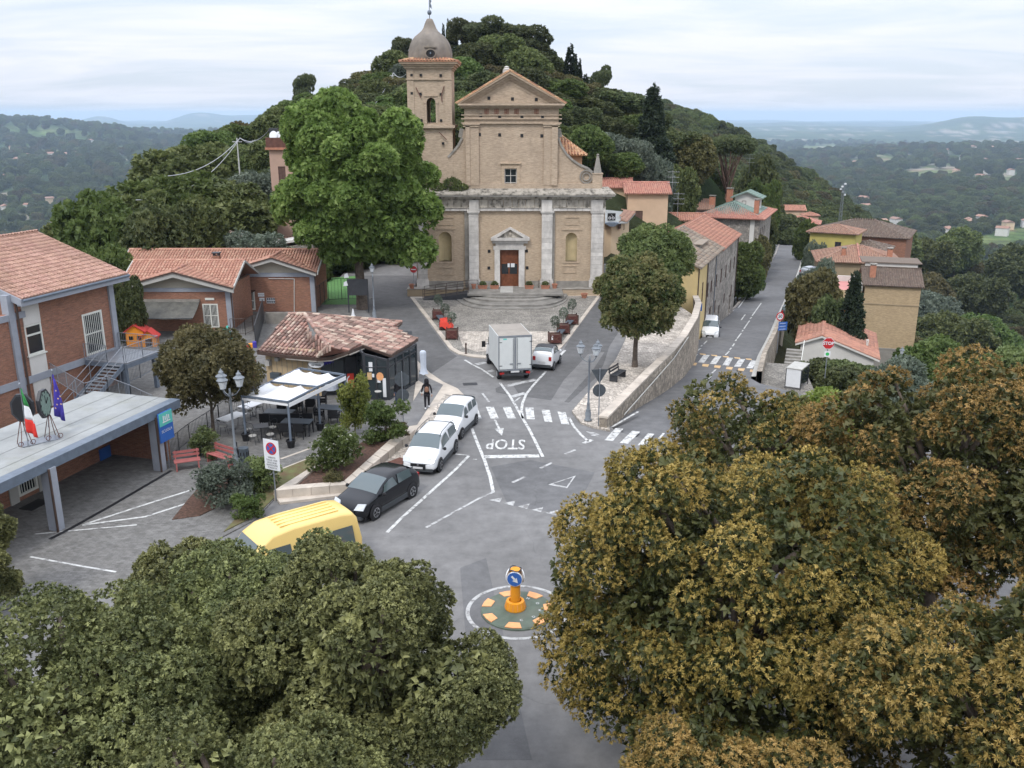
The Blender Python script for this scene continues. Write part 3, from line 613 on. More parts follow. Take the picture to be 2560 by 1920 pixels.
line('dash_line',[A4(1128,308),A4(1190,388)],.13,'white_worn')
line('stop_line',[A4(1145,893),A4(1652,884)],.42)
for a,b_ in[((1890,868),(1985,828)),((1662,998),(1770,948)),((1405,1130),(1520,1078))]:line('dash_line',[A4(*a),A4(*b_)],.15,'white_worn')
line('edge_line',[A3(1262,1195),A3(1310,1280),A3(1370,1350),A3(1440,1415)],.15)
line('stop_line',[A3(1398,1432),A3(1475,1400)],.25)
line('edge_line',[A3(1660,1280),A3(1900,1140)],.14,z=.009);
line('edge_line',[A5(5,1045),A5(130,915),A5(265,785)],.14,f=Q,slope=True)
for a,b_ in[((28,1465),(72,1412)),((145,1330),(232,1228)),((270,1168),(316,1125)),((345,1080),(388,1038)),((410,996),(448,960)),((468,925),(505,888)),((516,858),(552,825)),((640,692),(676,655)),((680,642),(694,626)),((704,612),(724,585)),((732,562),(742,548)),((748,540),(785,490)),((793,474),(802,462)),((810,450),(862,375)),((868,358),(882,342)),((886,330),(970,212)),((785,370),(822,318)),((362,668),(412,630)),((415,612),(425,600)),((440,592),(470,560)),((690,302),(715,275))]:
 line('dash_line',[A5(*a),A5(*b_)],.13,f=Q,slope=True)
line('edge_line',[A5(760,255),A5(850,130),A5(945,0)],.12,f=Q,slope=True)
line('edge_line',[A5(935,722),A5(1030,545),A5(1120,330),A5(1195,170),(1987,700)],.14,f=Q,slope=True)
mark('arrow',[G(*A4(*p))for p in((1232,550),(1252,550),(1290,628),(1326,630),(1308,698),(1237,634),(1272,632))])
for q in[((1192,1292),(1310,1268),(1290,1313)),((1320,1322),(1434,1296),(1414,1346)),((1450,1350),(1564,1324),(1540,1374)),((1584,1382),(1690,1356),(1668,1404)),((1710,1410),(1826,1384),(1806,1434)),((1840,1440),(1960,1400),(1950,1455))]:
 mark('give_way_tooth',[G(*A4(*p))for p in q],'white_worn')
T3=[G(*A4(*p))for p in((1735,1150),(1990,1066),(1908,1184))];ce=sum(T3,Vector())/3
for i in range(3):
 a,b_=T3[i],T3[(i+1)%3];w_=.22 if i!=2 else .3
 mark('give_way_triangle',[a,b_,b_+(ce-b_)*w_,a+(ce-a)*w_],'white_worn')
mark('arrow',[G(*A3(*p))for p in((1418,1322),(1490,1332),(1545,1352),(1500,1356),(1540,1368),(1470,1362),(1445,1340))],'white_worn')
def lettering(txt,loc,size,mat,parent,rot=(0,0,0),sc=(1,1,1),ext=.0,name='lettering',align='CENTER',bold=0.0):
 c=bpy.data.curves.new(name,'FONT');c.body=txt;c.size=size;c.align_x=align;c.align_y='CENTER';c.extrude=ext;c.offset=bold
 c.materials.append(MT[mat]);c.resolution_u=3
 tmp=bpy.data.objects.new('lettering_curve',c);me=bpy.data.meshes.new_from_object(tmp);bpy.data.objects.remove(tmp);me.name=name
 me.materials.clear();me.materials.append(MT[mat]);me.transform(Matrix.Translation((0,0,0)))
 o=bpy.data.objects.new(name,me);COL.objects.link(o);o.location=loc;o.rotation_euler=rot;o.scale=sc
 if parent:o.parent=parent
 return o
_l,_r=G(*A4(1158,790)),G(*A4(1530,790));_t,_b=G(*A4(1340,728)),G(*A4(1340,820))
lettering('STOP',((_l.x+_r.x)/2,(_t.y+_b.y)/2,.0105),1.0,'white_paint',road_main,(0,0,math.pi-.03),((_r.x-_l.x)/2.45,(_t.y-_b.y)/.72,1),name='stop_lettering',bold=.012)
ic=G(1294,1528)
ring=MB();n=64
for r0,r1 in((1.66,1.8),):
 for k in range(n):
  t0,t1=2*math.pi*k/n,2*math.pi*(k+1)/n
  ring.prism([(ic.x+r0*math.cos(t0),ic.y+r0*math.sin(t0)),(ic.x+r1*math.cos(t0),ic.y+r1*math.sin(t0)),(ic.x+r1*math.cos(t1),ic.y+r1*math.sin(t1)),(ic.x+r0*math.cos(t1),ic.y+r0*math.sin(t1))],.006,.009)
ring.obj('roundabout_ring',MT['white_worn'],road_main)
sheet('pavement',[(-48,26),(-23,26),G(300,1480)[:2],G(640,1300)[:2],G(690,1245)[:2],G(860,1225)[:2],G(960,1150)[:2],G(1037,1080)[:2],G(1037,1030)[:2],G(1050,990)[:2],G(1050,952)[:2],(-9,61),(-14,78),(-13,84),(-19,85),(-48,84)],.05,MT['paving_grey'],skirt=.3)
A6=lambda zx,zy:(.27125*zx,900+.27125*zy);A7=lambda zx,zy:(580+.27125*zx,750+.27125*zy);A8=lambda zx,zy:(460+.27125*zx,1050+.27125*zy)
G5=lambda x,y:G(x,y,.05)
pav=bpy.data.objects['pavement']
def pline(pxs,w=.12,mat='white_paint',name='bay_line'):
 o=line(name,pxs,w,mat,f=G5,z=.059);o.parent=pav;return o
pline([A6(780,1515),A6(1300,1345),A6(1850,1172)],.13);pline([A6(760,1522),A6(1340,1445),A6(1820,1290)],.13)
pline([A6(320,1605),A6(1260,1520)],.1);pline([(75,1392),(200,1415),(290,1430)],.1)
pline([A7(450,1465),A7(715,1370)],.16,'travertine','kerb_strip');pline([A7(450,1562),A7(715,1458)],.16,'travertine','kerb_strip')
o=line('drain_gutter',[A6(460,1652),A6(640,1560),A6(1050,1330),A6(1580,1020)],.18,'black',f=G5,z=.062);o.parent=pav
sq=[G(1025,744),G(1080,815),G(1125,875),G(1145,886),G(1175,893),G(1215,897),G(1300,896),G(1360,892),G(1392,883),G(1419,853),G(1503,739)]
sheet('square_border',sq,.07,MT['travertine'],skirt=.3)
c0=Vector((-.2,74,0));sheet('square',[(c0+(p-c0)*.95)[:2]for p in sq],.075,MT['cobble'],skirt=.01)
sheet('square',[(-4.3,69.8),(3.7,69.8),(2.4,64.2),(-2.6,63.4),(-3.6,64.8)],.079,MT['cobble_light'],skirt=.003)
sheet('sidewalk',[G(1044,906)[:2],G(1074,935)[:2],G(1109,959)[:2],G(1144,975)[:2],G(1163,994)[:2],G(1185,1012)[:2],G(1100,1075)[:2],G(1040,1130)[:2],G(965,1178)[:2],G(880,1240)[:2],G(700,1262)[:2],G(684,1240)[:2],G(860,1215)[:2],G(1020,1085)[:2],G(1030,1030)[:2],G(1040,955)[:2]],.11,MT['travertine'],skirt=.3)
sheet('sidewalk',[G(1048,925,.11)[:2],G(1072,945,.11)[:2],G(1108,962,.11)[:2],G(1043,1062,.11)[:2],G(1010,1068,.11)[:2],G(1003,1050,.11)[:2],G(1060,960,.11)[:2],G(1045,950,.11)[:2]],.114,MT['asphalt'],skirt=.003)
sheet('sidewalk',[G(1112,985,.11)[:2],G(1140,990,.11)[:2],G(1150,1005,.11)[:2],G(1080,1080,.11)[:2],G(970,1170,.11)[:2],G(930,1175,.11)[:2],G(1037,1090,.11)[:2]],.114,MT['cobble_light'],skirt=.003)
sheet('tree_strip',[G(1430,1032)[:2],G(1452,1060)[:2],G(1480,1070)[:2],(5.3,46.4),(5.3,48.6),(8.6,55.8),(12.4,64),(15.5,75),(14.6,82),(11.6,82),(8.5,66.5),(7.2,61)],.12,MT['cobble_light'],skirt=.7)
# tiled roofs and building helpers
TILE_ME={}
def tile_mesh(tw,tl,mat,curved=5):
 key=(round(tw,3),round(tl,3),mat.name)
 if key in TILE_ME:return TILE_ME[key]
 vs,fs=tile_geo(tw,tl,curved)
 me=bpy.data.meshes.new('tile');me.from_pydata([tuple(v)for v in vs],[],fs);me.materials.append(mat);me.update()
 TILE_ME[key]=me;return me
def tile_geo(tw,tl,n=5):
 vs=[];r=tw*.36
 for j,(v,s,dz)in enumerate(((-.06*tl,1.0,.028),(tl*1.08,.82,.0))):
  for k in range(n+1):
   t=math.pi*k/n;vs.append((-math.cos(t)*r*s,v,math.sin(t)*r*.95*s+dz))
  for k in range(n+1):
   t=math.pi*k/n;vs.append((-math.cos(t)*r*s*.82,v,math.sin(t)*r*.95*s*.78+dz-.004))
 m=n+1;fs=[]
 for k in range(n):fs+=[(k,k+1,2*m+k+1,2*m+k),(m+k+1,m+k,k,k+1)[::-1]]
 return np.array(vs),fs
def roof_plane(parent,pts,mat,tw=.24,tl=.40,indiv=0,slab=.10,slabmat=None,eave_w=None,jitter=.5,udir=None):
 """pts in the parent's own coordinates (or world when the parent keeps world coordinates); first edge is the eave."""
 off=Vector(OFF.get(parent.name,(0,0,0)))
 P3=[Vector(p)-off for p in pts]
 u=(P3[1]-P3[0]).normalized()if udir is None else Vector(udir).normalized()
 n=Vector((0,0,0))
 for i in range(len(P3)):n+=P3[i].cross(P3[(i+1)%len(P3)])
 n.normalize()
 if n.z<0:n=-n
 u=(u-n*u.dot(n)).normalized();v=n.cross(u)
 if v.z<0:v=-v
 O=P3[0]
 P2=[((p-O).dot(u),(p-O).dot(v))for p in P3]
 mb=MB();k=len(P3)
 order=P3 if sum(P2[i][0]*P2[(i+1)%k][1]-P2[(i+1)%k][0]*P2[i][1]for i in range(k))*(1 if u.cross(v).dot(n)>0 else-1)>0 else P3[::-1]
 mb.add([p-n*slab for p in order]+[p for p in order],[tuple(reversed(range(k))),tuple(range(k,2*k))]+[(i,(i+1)%k,k+(i+1)%k,k+i)for i in range(k)])
 so_=MB();so_.v=mb.v;so_.f=mb.f
 me=so_.mesh('roof_slab');me.materials.append(slabmat or mat);sl_=bpy.data.objects.new('roof_slab',me);COL.objects.link(sl_);sl_.parent=parent
 us=[p[0]for p in P2];vs_=[p[1]for p in P2]
 gu=np.arange(min(us)+tw/2,max(us),tw);gv=np.arange(min(vs_),max(vs_)-tl*.4,tl)
 if len(gu)==0 or len(gv)==0:return sl_
 A,B=np.meshgrid(gu,gv);A=A.ravel();B=B.ravel()
 ok=in_poly(A,B+tl*.45,P2);A=A[ok];B=B[ok]
 rs=np.random.RandomState(int(abs(O.x*13+O.y*7+len(A)))%9999)
 A=A+rs.uniform(-.012,.012,len(A))*jitter*2;B=B+rs.uniform(-.02,.02,len(B))*jitter*2
 rot=rs.uniform(-.03,.03,len(A))*jitter*2
 Om=np.array(O);U=np.array(u);V_=np.array(v);NN=np.array(n)
 ctr=Om+A[:,None]*U+B[:,None]*V_+NN*.004
 if indiv:
  mw=Matrix.Translation(parent.location)@Matrix.Rotation(parent.rotation_euler.z,4,'Z')
  wc=np.array([tuple(mw@Vector(c))for c in ctr]);dist=np.linalg.norm(wc-np.array([0,0,CAM_H]),axis=1)
  az_ok=np.abs(np.degrees(np.arctan2(wc[:,0],wc[:,1])))<29
  order_=np.argsort(dist+(~az_ok)*1000);pick=order_[:indiv];rest=order_[indiv:]
 else:pick=np.array([],int);rest=np.arange(len(A))
 me1=tile_mesh(tw,tl,mat)
 for i in pick:
  o=bpy.data.objects.new('tile',me1);COL.objects.link(o);o.parent=parent
  c_,s_=math.cos(rot[i]),math.sin(rot[i]);uu=u*c_+v*s_;vv=v*c_-u*s_
  o.matrix_local=Matrix(((uu.x,vv.x,n.x,ctr[i][0]),(uu.y,vv.y,n.y,ctr[i][1]),(uu.z,vv.z,n.z,ctr[i][2]),(0,0,0,1)))
 if len(rest):
  tv,tf=tile_geo(tw,tl);m=len(tv);c_=np.cos(rot[rest])[:,None];s_=np.sin(rot[rest])[:,None]
  X=tv[None,:,0]*c_-tv[None,:,1]*s_;Y=tv[None,:,0]*s_+tv[None,:,1]*c_;Z=np.broadcast_to(tv[None,:,2],X.shape)
  W=ctr[rest][:,None]+X[...,None]*U+Y[...,None]*V_+Z[...,None]*NN
  fast_mesh('tiles',W.reshape(-1,3),(np.array(tf)[None]+np.arange(len(rest))[:,None,None]*m).reshape(-1,4),mat,parent)['kind']='stuff'
 return sl_
def fast_mesh(name,vs,fs,mat,parent=None,smooth=False,link=True):
 me=bpy.data.meshes.new(name);me.vertices.add(len(vs));me.vertices.foreach_set('co',np.ascontiguousarray(vs,dtype=np.float32).ravel())
 k=fs.shape[1];me.loops.add(fs.size);me.loops.foreach_set('vertex_index',fs.ravel().astype(np.int32));me.polygons.add(len(fs))
 me.polygons.foreach_set('loop_start',(np.arange(len(fs))*k).astype(np.int32))
 if smooth:me.polygons.foreach_set('use_smooth',np.ones(len(fs),bool))
 me.update(calc_edges=True);me.materials.append(mat)
 o=bpy.data.objects.new(name,me)
 if link:COL.objects.link(o)
 if parent:o.parent=parent
 return o
def ridge_caps(parent,pts,mat,r=.11,step=.42,name='ridge_tile',joined=True):
 off=Vector(OFF.get(parent.name,(0,0,0)));pts=[Vector(p)-off for p in pts];mb=MB()
 for a,b in zip(pts,pts[1:]):
  d=b-a;n=max(1,int(d.length/step))
  for i in range(n):
   p=a+d*(i/n);q=a+d*((i+1.1)/n);mb.tube([p+Vector((0,0,.02)),q+Vector((0,0,.05))],r,8,r*.85)
 me=mb.mesh(name);me.materials.append(mat);o=bpy.data.objects.new('ridge_tiles',me);COL.objects.link(o);o.parent=parent;o['kind']='stuff';return o
def window(parent,T,x0,x1,z0,z1,frame='white_frame',mull=(1,0),depth=.12,fw=.07,bars=0,shutters=None,sill=None,glass='glass',name='window'):
 """set in front of / inside a wall whose outer face is y=0 of frame T; returns the frame part"""
 mb=MB();mb.T=T;y0,y1=-.03,depth
 mb.box(x0,x0+fw,y0,y1,z0,z1);mb.box(x1-fw,x1,y0,y1,z0,z1);mb.box(x0+fw,x1-fw,y0,y1,z0,z0+fw);mb.box(x0+fw,x1-fw,y0,y1,z1-fw,z1)
 for i in range(mull[0]):x=x0+(x1-x0)*(i+1)/(mull[0]+1);mb.box(x-fw*.35,x+fw*.35,y0+.012,y1-.01,z0+fw,z1-fw)
 for i in range(mull[1]):z=z0+(z1-z0)*(i+1)/(mull[1]+1);mb.box(x0+fw,x1-fw,y0+.015,y1-.012,z-fw*.35,z+fw*.35)
 f=mb.obj(name,MT[frame],parent)
 g=MB();g.T=T;g.box(x0+fw*.5,x1-fw*.5,.02,.05,z0+fw*.5,z1-fw*.5);g.obj('pane',MT[glass],f)
 if bars:
  b=MB();b.T=T
  for i in range(bars):x=x0+fw+(x1-x0-2*fw)*(i+.5)/bars;b.box(x-.016,x+.016,-.045,-.02,z0+fw*.6,z1-fw*.6)
  b.obj('security_bars',MT[frame],f)
 if sill:
  s=MB();s.T=T;s.box(x0-.08,x1+.08,-.12,.0,z0-.07,z0-.002);s.obj('sill',MT[sill],f)
 if shutters:
  for a,b_ in((x0-(x1-x0)*.5-.01,x0-.01),(x1+.01,x1+(x1-x0)*.5+.01)):
   s=MB();s.T=T;s.box(a,b_,-.06,-.01,z0,z1)
   for k in range(6):zz=z0+(z1-z0)*(k+.5)/6;s.box(a+.05,b_-.05,-.075,-.0605,zz-.06,zz+.06)
   s.obj('shutter',MT[shutters],f)
 return f
def chimney(parent,T,x,y,z0,z1,w=.5,mat='terracotta',cap='concrete_light',name='chimney'):
 mb=MB();mb.T=T;mb.box(x-w/2,x+w/2,y-w/2,y+w/2,z0,z1);c=mb.obj(name,MT[mat],parent)
 k=MB();k.T=T
 for a,b in((-1,-1),(1,-1),(1,1),(-1,1)):k.box(x+a*w*.38-.05,x+a*w*.38+.05,y+b*w*.38-.05,y+b*w*.38+.05,z1,z1+.18)
 k.box(x-w*.62,x+w*.62,y-w*.62,y+w*.62,z1+.18,z1+.26);k.obj('chimney_cap',MT[cap],c);return c
def house(name,label,cat,x,y,z,rz,w,d,h,wall='peach',roof='tile_orange',kind='gable',ridge='x',pitch=.38,over=.5,wins=(),group=None,base=1.5,tw=.3,tl=.5,indiv=0,chim=(),cap=True,doors=()):
 """body w (local x) by d (local y), front face towards local -y"""
 t=thing(name,label,cat,(x,y,z),rz,group)
 hx,hy=w/2,d/2;FR={'f':frame(0,-hy,0,0),'r':frame(hx,0,0,math.pi/2),'l':frame(-hx,0,0,-math.pi/2),'b':frame(0,hy,0,math.pi)}
 th=.3;holes={k:[]for k in 'frlb'}
 for wn in list(wins)+list(doors):holes[wn[0]].append((wn[1],wn[2],wn[3],wn[4]))
 mb=MB()
 for k,half,inset in(('f',hx,0),('b',hx,0),('l',hy,th),('r',hy,th)):
  mb.T=FR[k];mb.wall(-half+inset,half-inset,-base,h,0,th,holes[k])
 mb.T=None;rise=(hy if ridge=='x' else hx)*pitch
 if kind=='gable':
  if ridge=='x':
   for s in(-1,1):xx=s*hx-(th if s>0 else 0);mb.pyz([(-hy,h),(hy,h),(0,h+rise)],xx,xx+th)
  else:
   for s in(-1,1):yy=s*hy-(th if s>0 else 0);mb.pxz([(-hx,h),(hx,h),(0,h+rise)],yy,yy+th)
 mb.obj('wall',MT[wall],t)
 core=MB();core.box(-hx+th+.02,hx-th-.02,-hy+th+.25,hy-th-.02,0,h-.1);core.obj('interior',MT['black'],t)
 e=.06;ox=over;zz=h-over*pitch+e
 if kind=='flat':
  s=MB();s.box(-hx-ox,hx+ox,-hy-ox,hy+ox,h,h+.25);s.obj('roof',MT[roof],t)
 elif kind=='gable':
  if ridge=='x':
   top=h+rise+e
   A=[(-hx-ox,-hy-ox,zz),(hx+ox,-hy-ox,zz),(hx+ox,0,top),(-hx-ox,0,top)];B=[(hx+ox,hy+ox,zz),(-hx-ox,hy+ox,zz),(-hx-ox,0,top),(hx+ox,0,top)]
   rg=[(-hx-ox,0,top),(hx+ox,0,top)]
  else:
   top=h+rise+e
   A=[(hx+ox,-hy-ox,zz),(hx+ox,hy+ox,zz),(0,hy+ox,top),(0,-hy-ox,top)];B=[(-hx-ox,hy+ox,zz),(-hx-ox,-hy-ox,zz),(0,-hy-ox,top),(0,hy+ox,top)]
   rg=[(0,-hy-ox,top),(0,hy+ox,top)]
  for k_,pl in enumerate((A,B)):roof_plane(t,pl,MT[roof],tw,tl,indiv if k_==0 else 0)
  if cap:ridge_caps(t,rg,MT[roof],.13)
 else:
  X,Y=hx+ox,hy+ox;m=min(X,Y);top=zz+m*pitch
  if X>=Y:r1,r2=(-(X-Y),0,top),(X-Y,0,top)
  else:r1,r2=(0,-(Y-X),top),(0,Y-X,top)
  if X>=Y:
   pls=[[(-X,-Y,zz),(X,-Y,zz),r2,r1],[(X,Y,zz),(-X,Y,zz),r1,r2],[(X,-Y,zz),(X,Y,zz),r2],[(-X,Y,zz),(-X,-Y,zz),r1]]
  else:
   pls=[[(-X,-Y,zz),(X,-Y,zz),r1],[(X,Y,zz),(-X,Y,zz),r2],[(X,-Y,zz),(X,Y,zz),r2,r1],[(-X,Y,zz),(-X,-Y,zz),r1,r2]]
  for pl in pls:roof_plane(t,pl,MT[roof],tw,tl,0)
  if cap:
   for c_,r_ in(((-X,-Y,zz),r1),((X,-Y,zz),r2 if X>=Y else r1),((X,Y,zz),r2),((-X,Y,zz),r1 if X>=Y else r2)):ridge_caps(t,[c_,r_],MT[roof],.12)
   ridge_caps(t,[r1,r2],MT[roof],.12)
 for wn in wins:
  k,a,b,c,dd=wn[:5];o=wn[5]if len(wn)>5 else{}
  window(t,FR[k]@Matrix.Translation((0,.05,0)),a,b,c,dd,**o)
 for dn in doors:
  k,a,b,c,dd=dn[:5];mt_=dn[5]if len(dn)>5 else 'wood_dark'
  q=MB();q.T=FR[k];q.box(a,b,.12,.18,c,dd);q.obj('door',MT[mt_],t)
 for ch in chim:chimney(t,None,*ch[:4],**(ch[4]if len(ch)>4 else{}))
 return t
 # the church
YF=85.8;ZB=.7
_s=.27125
zx=lambda v:float(V(980+_s*v,500,YF).x)
def cx_(v,zz=None,up=False):return float(V(980+_s*v,(0 if up else 400)+_s*(zz or 0),YF).x)
def c1(x,y):p=V(980+_s*x,_s*y,YF);return(p.x,p.z)
def c2(x,y):p=V(980+_s*x,400+_s*y,YF);return(p.x,p.z)
ch=thing('church','Baroque brick church with pedimented facade, domed bell tower on its left and wide steps','church',(-.2,YF,ZB),world=True)
CXM=-.2
ZL=9.35
xl,xr=c2(235,1165)[0],c2(1945,1165)[0]
ul,ur=-4.28+.0,c1(1530,1190)[0]
nl=(c2(430,800)[0],c2(550,800)[0]);nr_=(c2(1600,800)[0],c2(1705,800)[0]);nz0,nz1=c2(0,935)[1],c2(0,722)[1]
dr=(c2(995,900)[0],c2(1168,900)[0]);dz=c2(0,825)[1]
rl=(nl[1]-nl[0])/2;rr_=(nr_[1]-nr_[0])/2
mb=MB();mb.wall(xl,xr,ZB-.9,8.0,YF,YF+1.0,[(nl[0],nl[1],nz0,nz1+rl+.02),(nr_[0],nr_[1],nz0,nz1+rr_+.02),(dr[0],dr[1],ZB,dz)])
mb.obj('facade_lower',MT['ch_low'],ch)
mb=MB()
for a,b,r_ in((nl[0],nl[1],rl),(nr_[0],nr_[1],rr_)):mb.arch((a+b)/2,r_,nz1,nz1+r_+.02,a,b,YF+.004,YF+.5,10)
mb.obj('niche_arch',MT['ch_low'],ch)
for a,b,r_ in((nl[0],nl[1],rl),(nr_[0],nr_[1],rr_)):
 mb=MB();c=(a+b)/2;n=10
 pts=[(c+r_*math.cos(math.pi*k/n),YF+.02+r_*.9*math.sin(math.pi*k/n))for k in range(n+1)]
 for p,q in zip(pts,pts[1:]):mb.add([(p[0],p[1],nz0),(q[0],q[1],nz0),(q[0],q[1],nz1),(p[0],p[1],nz1)],[(0,1,2,3)])
 for i in range(n):
  for j in range(5):
   def sp(i_,j_):
    a_=math.pi*i_/n;e_=math.pi/2*j_/5;return(c+r_*math.cos(a_)*math.cos(e_),YF+.02+r_*.9*math.sin(a_)*math.cos(e_),nz1+r_*math.sin(e_))
   mb.add([sp(i,j),sp(i+1,j),sp(i+1,j+1),sp(i,j+1)],[(0,1,2,3)])
 mb.box(a-.02,b+.02,YF+.0,YF+.95,nz0-.08,nz0)
 mb.obj('niche',MT['ch_plaster'],ch,smooth=False)
 f=MB();w_=.13
 f.box(a-.34,a-.2,YF-.05,YF,nz0-.1,nz1+r_+.22);f.box(b+.2,b+.34,YF-.05,YF,nz0-.1,nz1+r_+.22);f.box(a-.42,b+.42,YF-.09,YF,nz1+r_+.22,nz1+r_+.36)
 f.box(a-.2,a,YF-.06,YF,nz1-.12,nz1+.02);f.box(b,b+.2,YF-.06,YF,nz1-.12,nz1+.02);f.box(a-.25,b+.25,YF-.07,YF,nz0-.16,nz0)
 f.obj('niche_frame',MT['ch_low'],ch)
for(a,b),(p,q)in(((420,570),(525,600)),((1595,1730),(525,600)),((425,570),(985,1060)),((1580,1712),(972,1042))):
 x0,x1=c2(a,500)[0],c2(b,500)[0];z1,z0=c2(0,p)[1],c2(0,q)[1];f=MB()
 f.box(x0,x1,YF-.07,YF,z1-.08,z1);f.box(x0,x1,YF-.05,YF,z0,z0+.07);f.box(x0,x0+.07,YF-.05,YF,z0+.07,z1-.08);f.box(x1-.07,x1,YF-.05,YF,z0+.07,z1-.08)
 f.obj('wall_panel',MT['ch_low'],ch)
zp0,zp1=ZB+.05,c2(0,520)[1]
def pilaster(a,b,proj,mat='stone_white',blocks=True):
 x0,x1=c2(a,800)[0],c2(b,800)[0];f=MB();f.box(x0-.12,x1+.12,YF-proj-.12,YF,ZB,ZB+.62);f.box(x0-.06,x1+.06,YF-proj-.06,YF,ZB+.62,ZB+.78)
 f.obj('pilaster_base',MT['stone_white'],ch)
 z=ZB+.78;i=0
 while z<zp1-.05:
  hh=min(rnd.uniform(.36,.62),zp1-z);
  if zp1-z-hh<.2:hh=zp1-z
  f=MB();sp_=x0+(x1-x0)*rnd.uniform(.35,.65)
  if i%3==1:f.box(x0,sp_-.006,YF-proj-rnd.uniform(0,.012),YF,z+.006,z+hh-.006);f.box(sp_+.006,x1,YF-proj-rnd.uniform(0,.012),YF,z+.006,z+hh-.006)
  else:f.box(x0,x1,YF-proj-rnd.uniform(0,.012),YF,z+.006,z+hh-.006)
  f.obj('stone_block',MT[mat],ch);z+=hh;i+=1
 f=MB();f.box(x0-.03,x1+.03,YF-proj-.03,YF,zp1,zp1+.08);f.box(x0,x1,YF-proj,YF,zp1+.08,zp1+.3);f.box(x0-.07,x1+.07,YF-proj-.07,YF,zp1+.3,zp1+.4);f.box(x0-.13,x1+.13,YF-proj-.13,YF,zp1+.4,zp1+.52)
 f.obj('capital',MT['stone_white'],ch)
for a,b,p in((235,322,.28),(712,800,.42),(1378,1475,.42),(1832,1942,.28)):pilaster(a,b,p)
for a,b in((672,711),(1476,1498)):
 x0,x1=c2(a,800)[0],c2(b,800)[0];f=MB();f.box(x0,x1,YF-.2,YF,ZB,zp1+.5);f.obj('pilaster_strip',MT['stone_gray'],ch)
f=MB()
for a,b in((322,672),(800,945),(1222,1378),(1498,1832)):f.box(c2(a,1150)[0]+.13,c2(b,1150)[0]-.13,YF-.1,YF,ZB,ZB+.55)
f.obj('plinth',MT['stone_gray'],ch)
ea,eb=xl-.02,xr+.02;zA=zp1+.52
def band(name,x0,x1,z0,z1,pr,mat,n=0,rough=False):
 if not n:f=MB();f.box(x0,x1,YF-pr,YF,z0,z1);return f.obj(name,MT[mat],ch)
 xs=[x0+(x1-x0)*(i+(rnd.uniform(-.25,.25)if 0<i<n else 0))/n for i in range(n+1)]
 for a,b in zip(xs,xs[1:]):
  f=MB();f.box(a+.014,b-.014,YF-pr-rnd.uniform(0,.025),YF,z0+.005,z1-.005-(rnd.uniform(0,.03)if rough else 0));f.obj('stone_block',MT[mat],ch)
band('architrave',ea,eb,zA,zA+.28,.26,'stone_white',26);band('architrave',ea,eb,zA+.28,zA+.36,.34,'stone_dirty')
zF=zA+.36;zC=c2(0,365)[1]
band('frieze',ea,eb,zF,zC,.18,'stone_dirty',24)
for a,b in((712,800),(1378,1475),(1832,1942)):f=MB();f.box(c2(a,400)[0],c2(b,400)[0],YF-.45,YF-.2,zA,zC);f.obj('frieze_block',MT['stone_white'],ch)
cz=[(.0,.14,.3),(.14,.34,.55),(.34,.46,.85),(.46,.6,.95)]
for i,(a,b,pr)in enumerate(cz):band('cornice',ea-pr*.9,eb+pr*.9,zC+a,zC+b,pr,'stone_white' if i==2 else 'stone_dirty',22 if i>=2 else 0,True)
zT=zC+.6
f=MB();f.add([(ea-.8,YF-.9,zT),(eb+.8,YF-.9,zT),(eb+.3,YF+.2,zT+.5),(ea-.3,YF+.2,zT+.5),(ea-.3,YF+1,zT+.5),(eb+.3,YF+1,zT+.5),(eb+.3,YF+1,zT-.4),(ea-.3,YF+1,zT-.4)],[(0,1,2,3),(3,2,5,4),(1,6,5,2),(0,3,4,7),(4,5,6,7)])
f.obj('cornice_top',MT['stone_dirty'],ch)
zU=zT+.3
_a=MB();_a.box(c2(690,240)[0],c2(1925,240)[0],YF+.02,YF+.95,zU-.3,zU+.55);_a.obj('attic',MT['ch_brick'],ch)
win=(c2(1037,100)[0],c2(1150,100)[0],c2(0,276)[1],c2(0,80)[1])
zE=c1(0,1140)[1]
mb=MB();mb.wall(ul,ur,zU,zE,YF+.15,YF+1.2,[(win[0],win[1],win[2],win[3])]);mb.obj('facade_upper',MT['ch_brick'],ch)
for a,b,pr in((718,800,.02),(680,718,.12),(1400,1472,.02),(1472,1528,.12)):
 x0,x1=c1(a,1300)[0],c1(b,1300)[0];f=MB();f.box(x0,x1,YF+.14-pr-.14,YF+.16,zU+.4,zE-.05);f.obj('brick_pilaster',MT['ch_brick'],ch)
for a,b in((655,805),(1395,1545)):
 x0,x1=c1(a,1140)[0],c1(b,1140)[0];f=MB();f.box(x0,x1,YF-.12,YF+.15,zE-.28,zE-.18);f.box(x0-.05,x1+.05,YF-.17,YF+.15,zE-.10,zE);f.obj('brick_capital',MT['ch_brick'],ch)
za=c1(0,1100)[1];zf=c1(0,1060)[1];zc=c1(0,1000)[1]
mb=MB();mb.box(ul-.05,ur+.05,YF+.02,YF+1.2,zE,c1(0,985)[1]);mb.obj('upper_frieze',MT['ch_brick'],ch)
for a,b,pr in((zE,zE+.12,.1),(za,za+.1,.16),(zf-.05,zf+.05,.1),(zc,zc+.12,.2),(zc+.12,zc+.26,.38),(zc+.26,zc+.42,.6)):
 f=MB();f.box(ul-.25-pr*.55,ur+.25+pr*.55,YF+.02-pr,YF+.02,a,b);f.obj('brick_moulding',MT['ch_brick'],ch)
for k in range(9):
 x=c1(760+k*92,1030)[0];f=MB();f.box(x,x+.1,YF-.05,YF+.02,zf+.08,zc-.02);f.box(x+.14,x+.24,YF-.05,YF+.02,zf+.08,zc-.02);f.box(x+.28,x+.38,YF-.05,YF+.02,zf+.08,zc-.02);f.obj('triglyph',MT['brick_red']if k in(1,2,3,4,6)else MT['ch_brick'],ch)
f=MB()
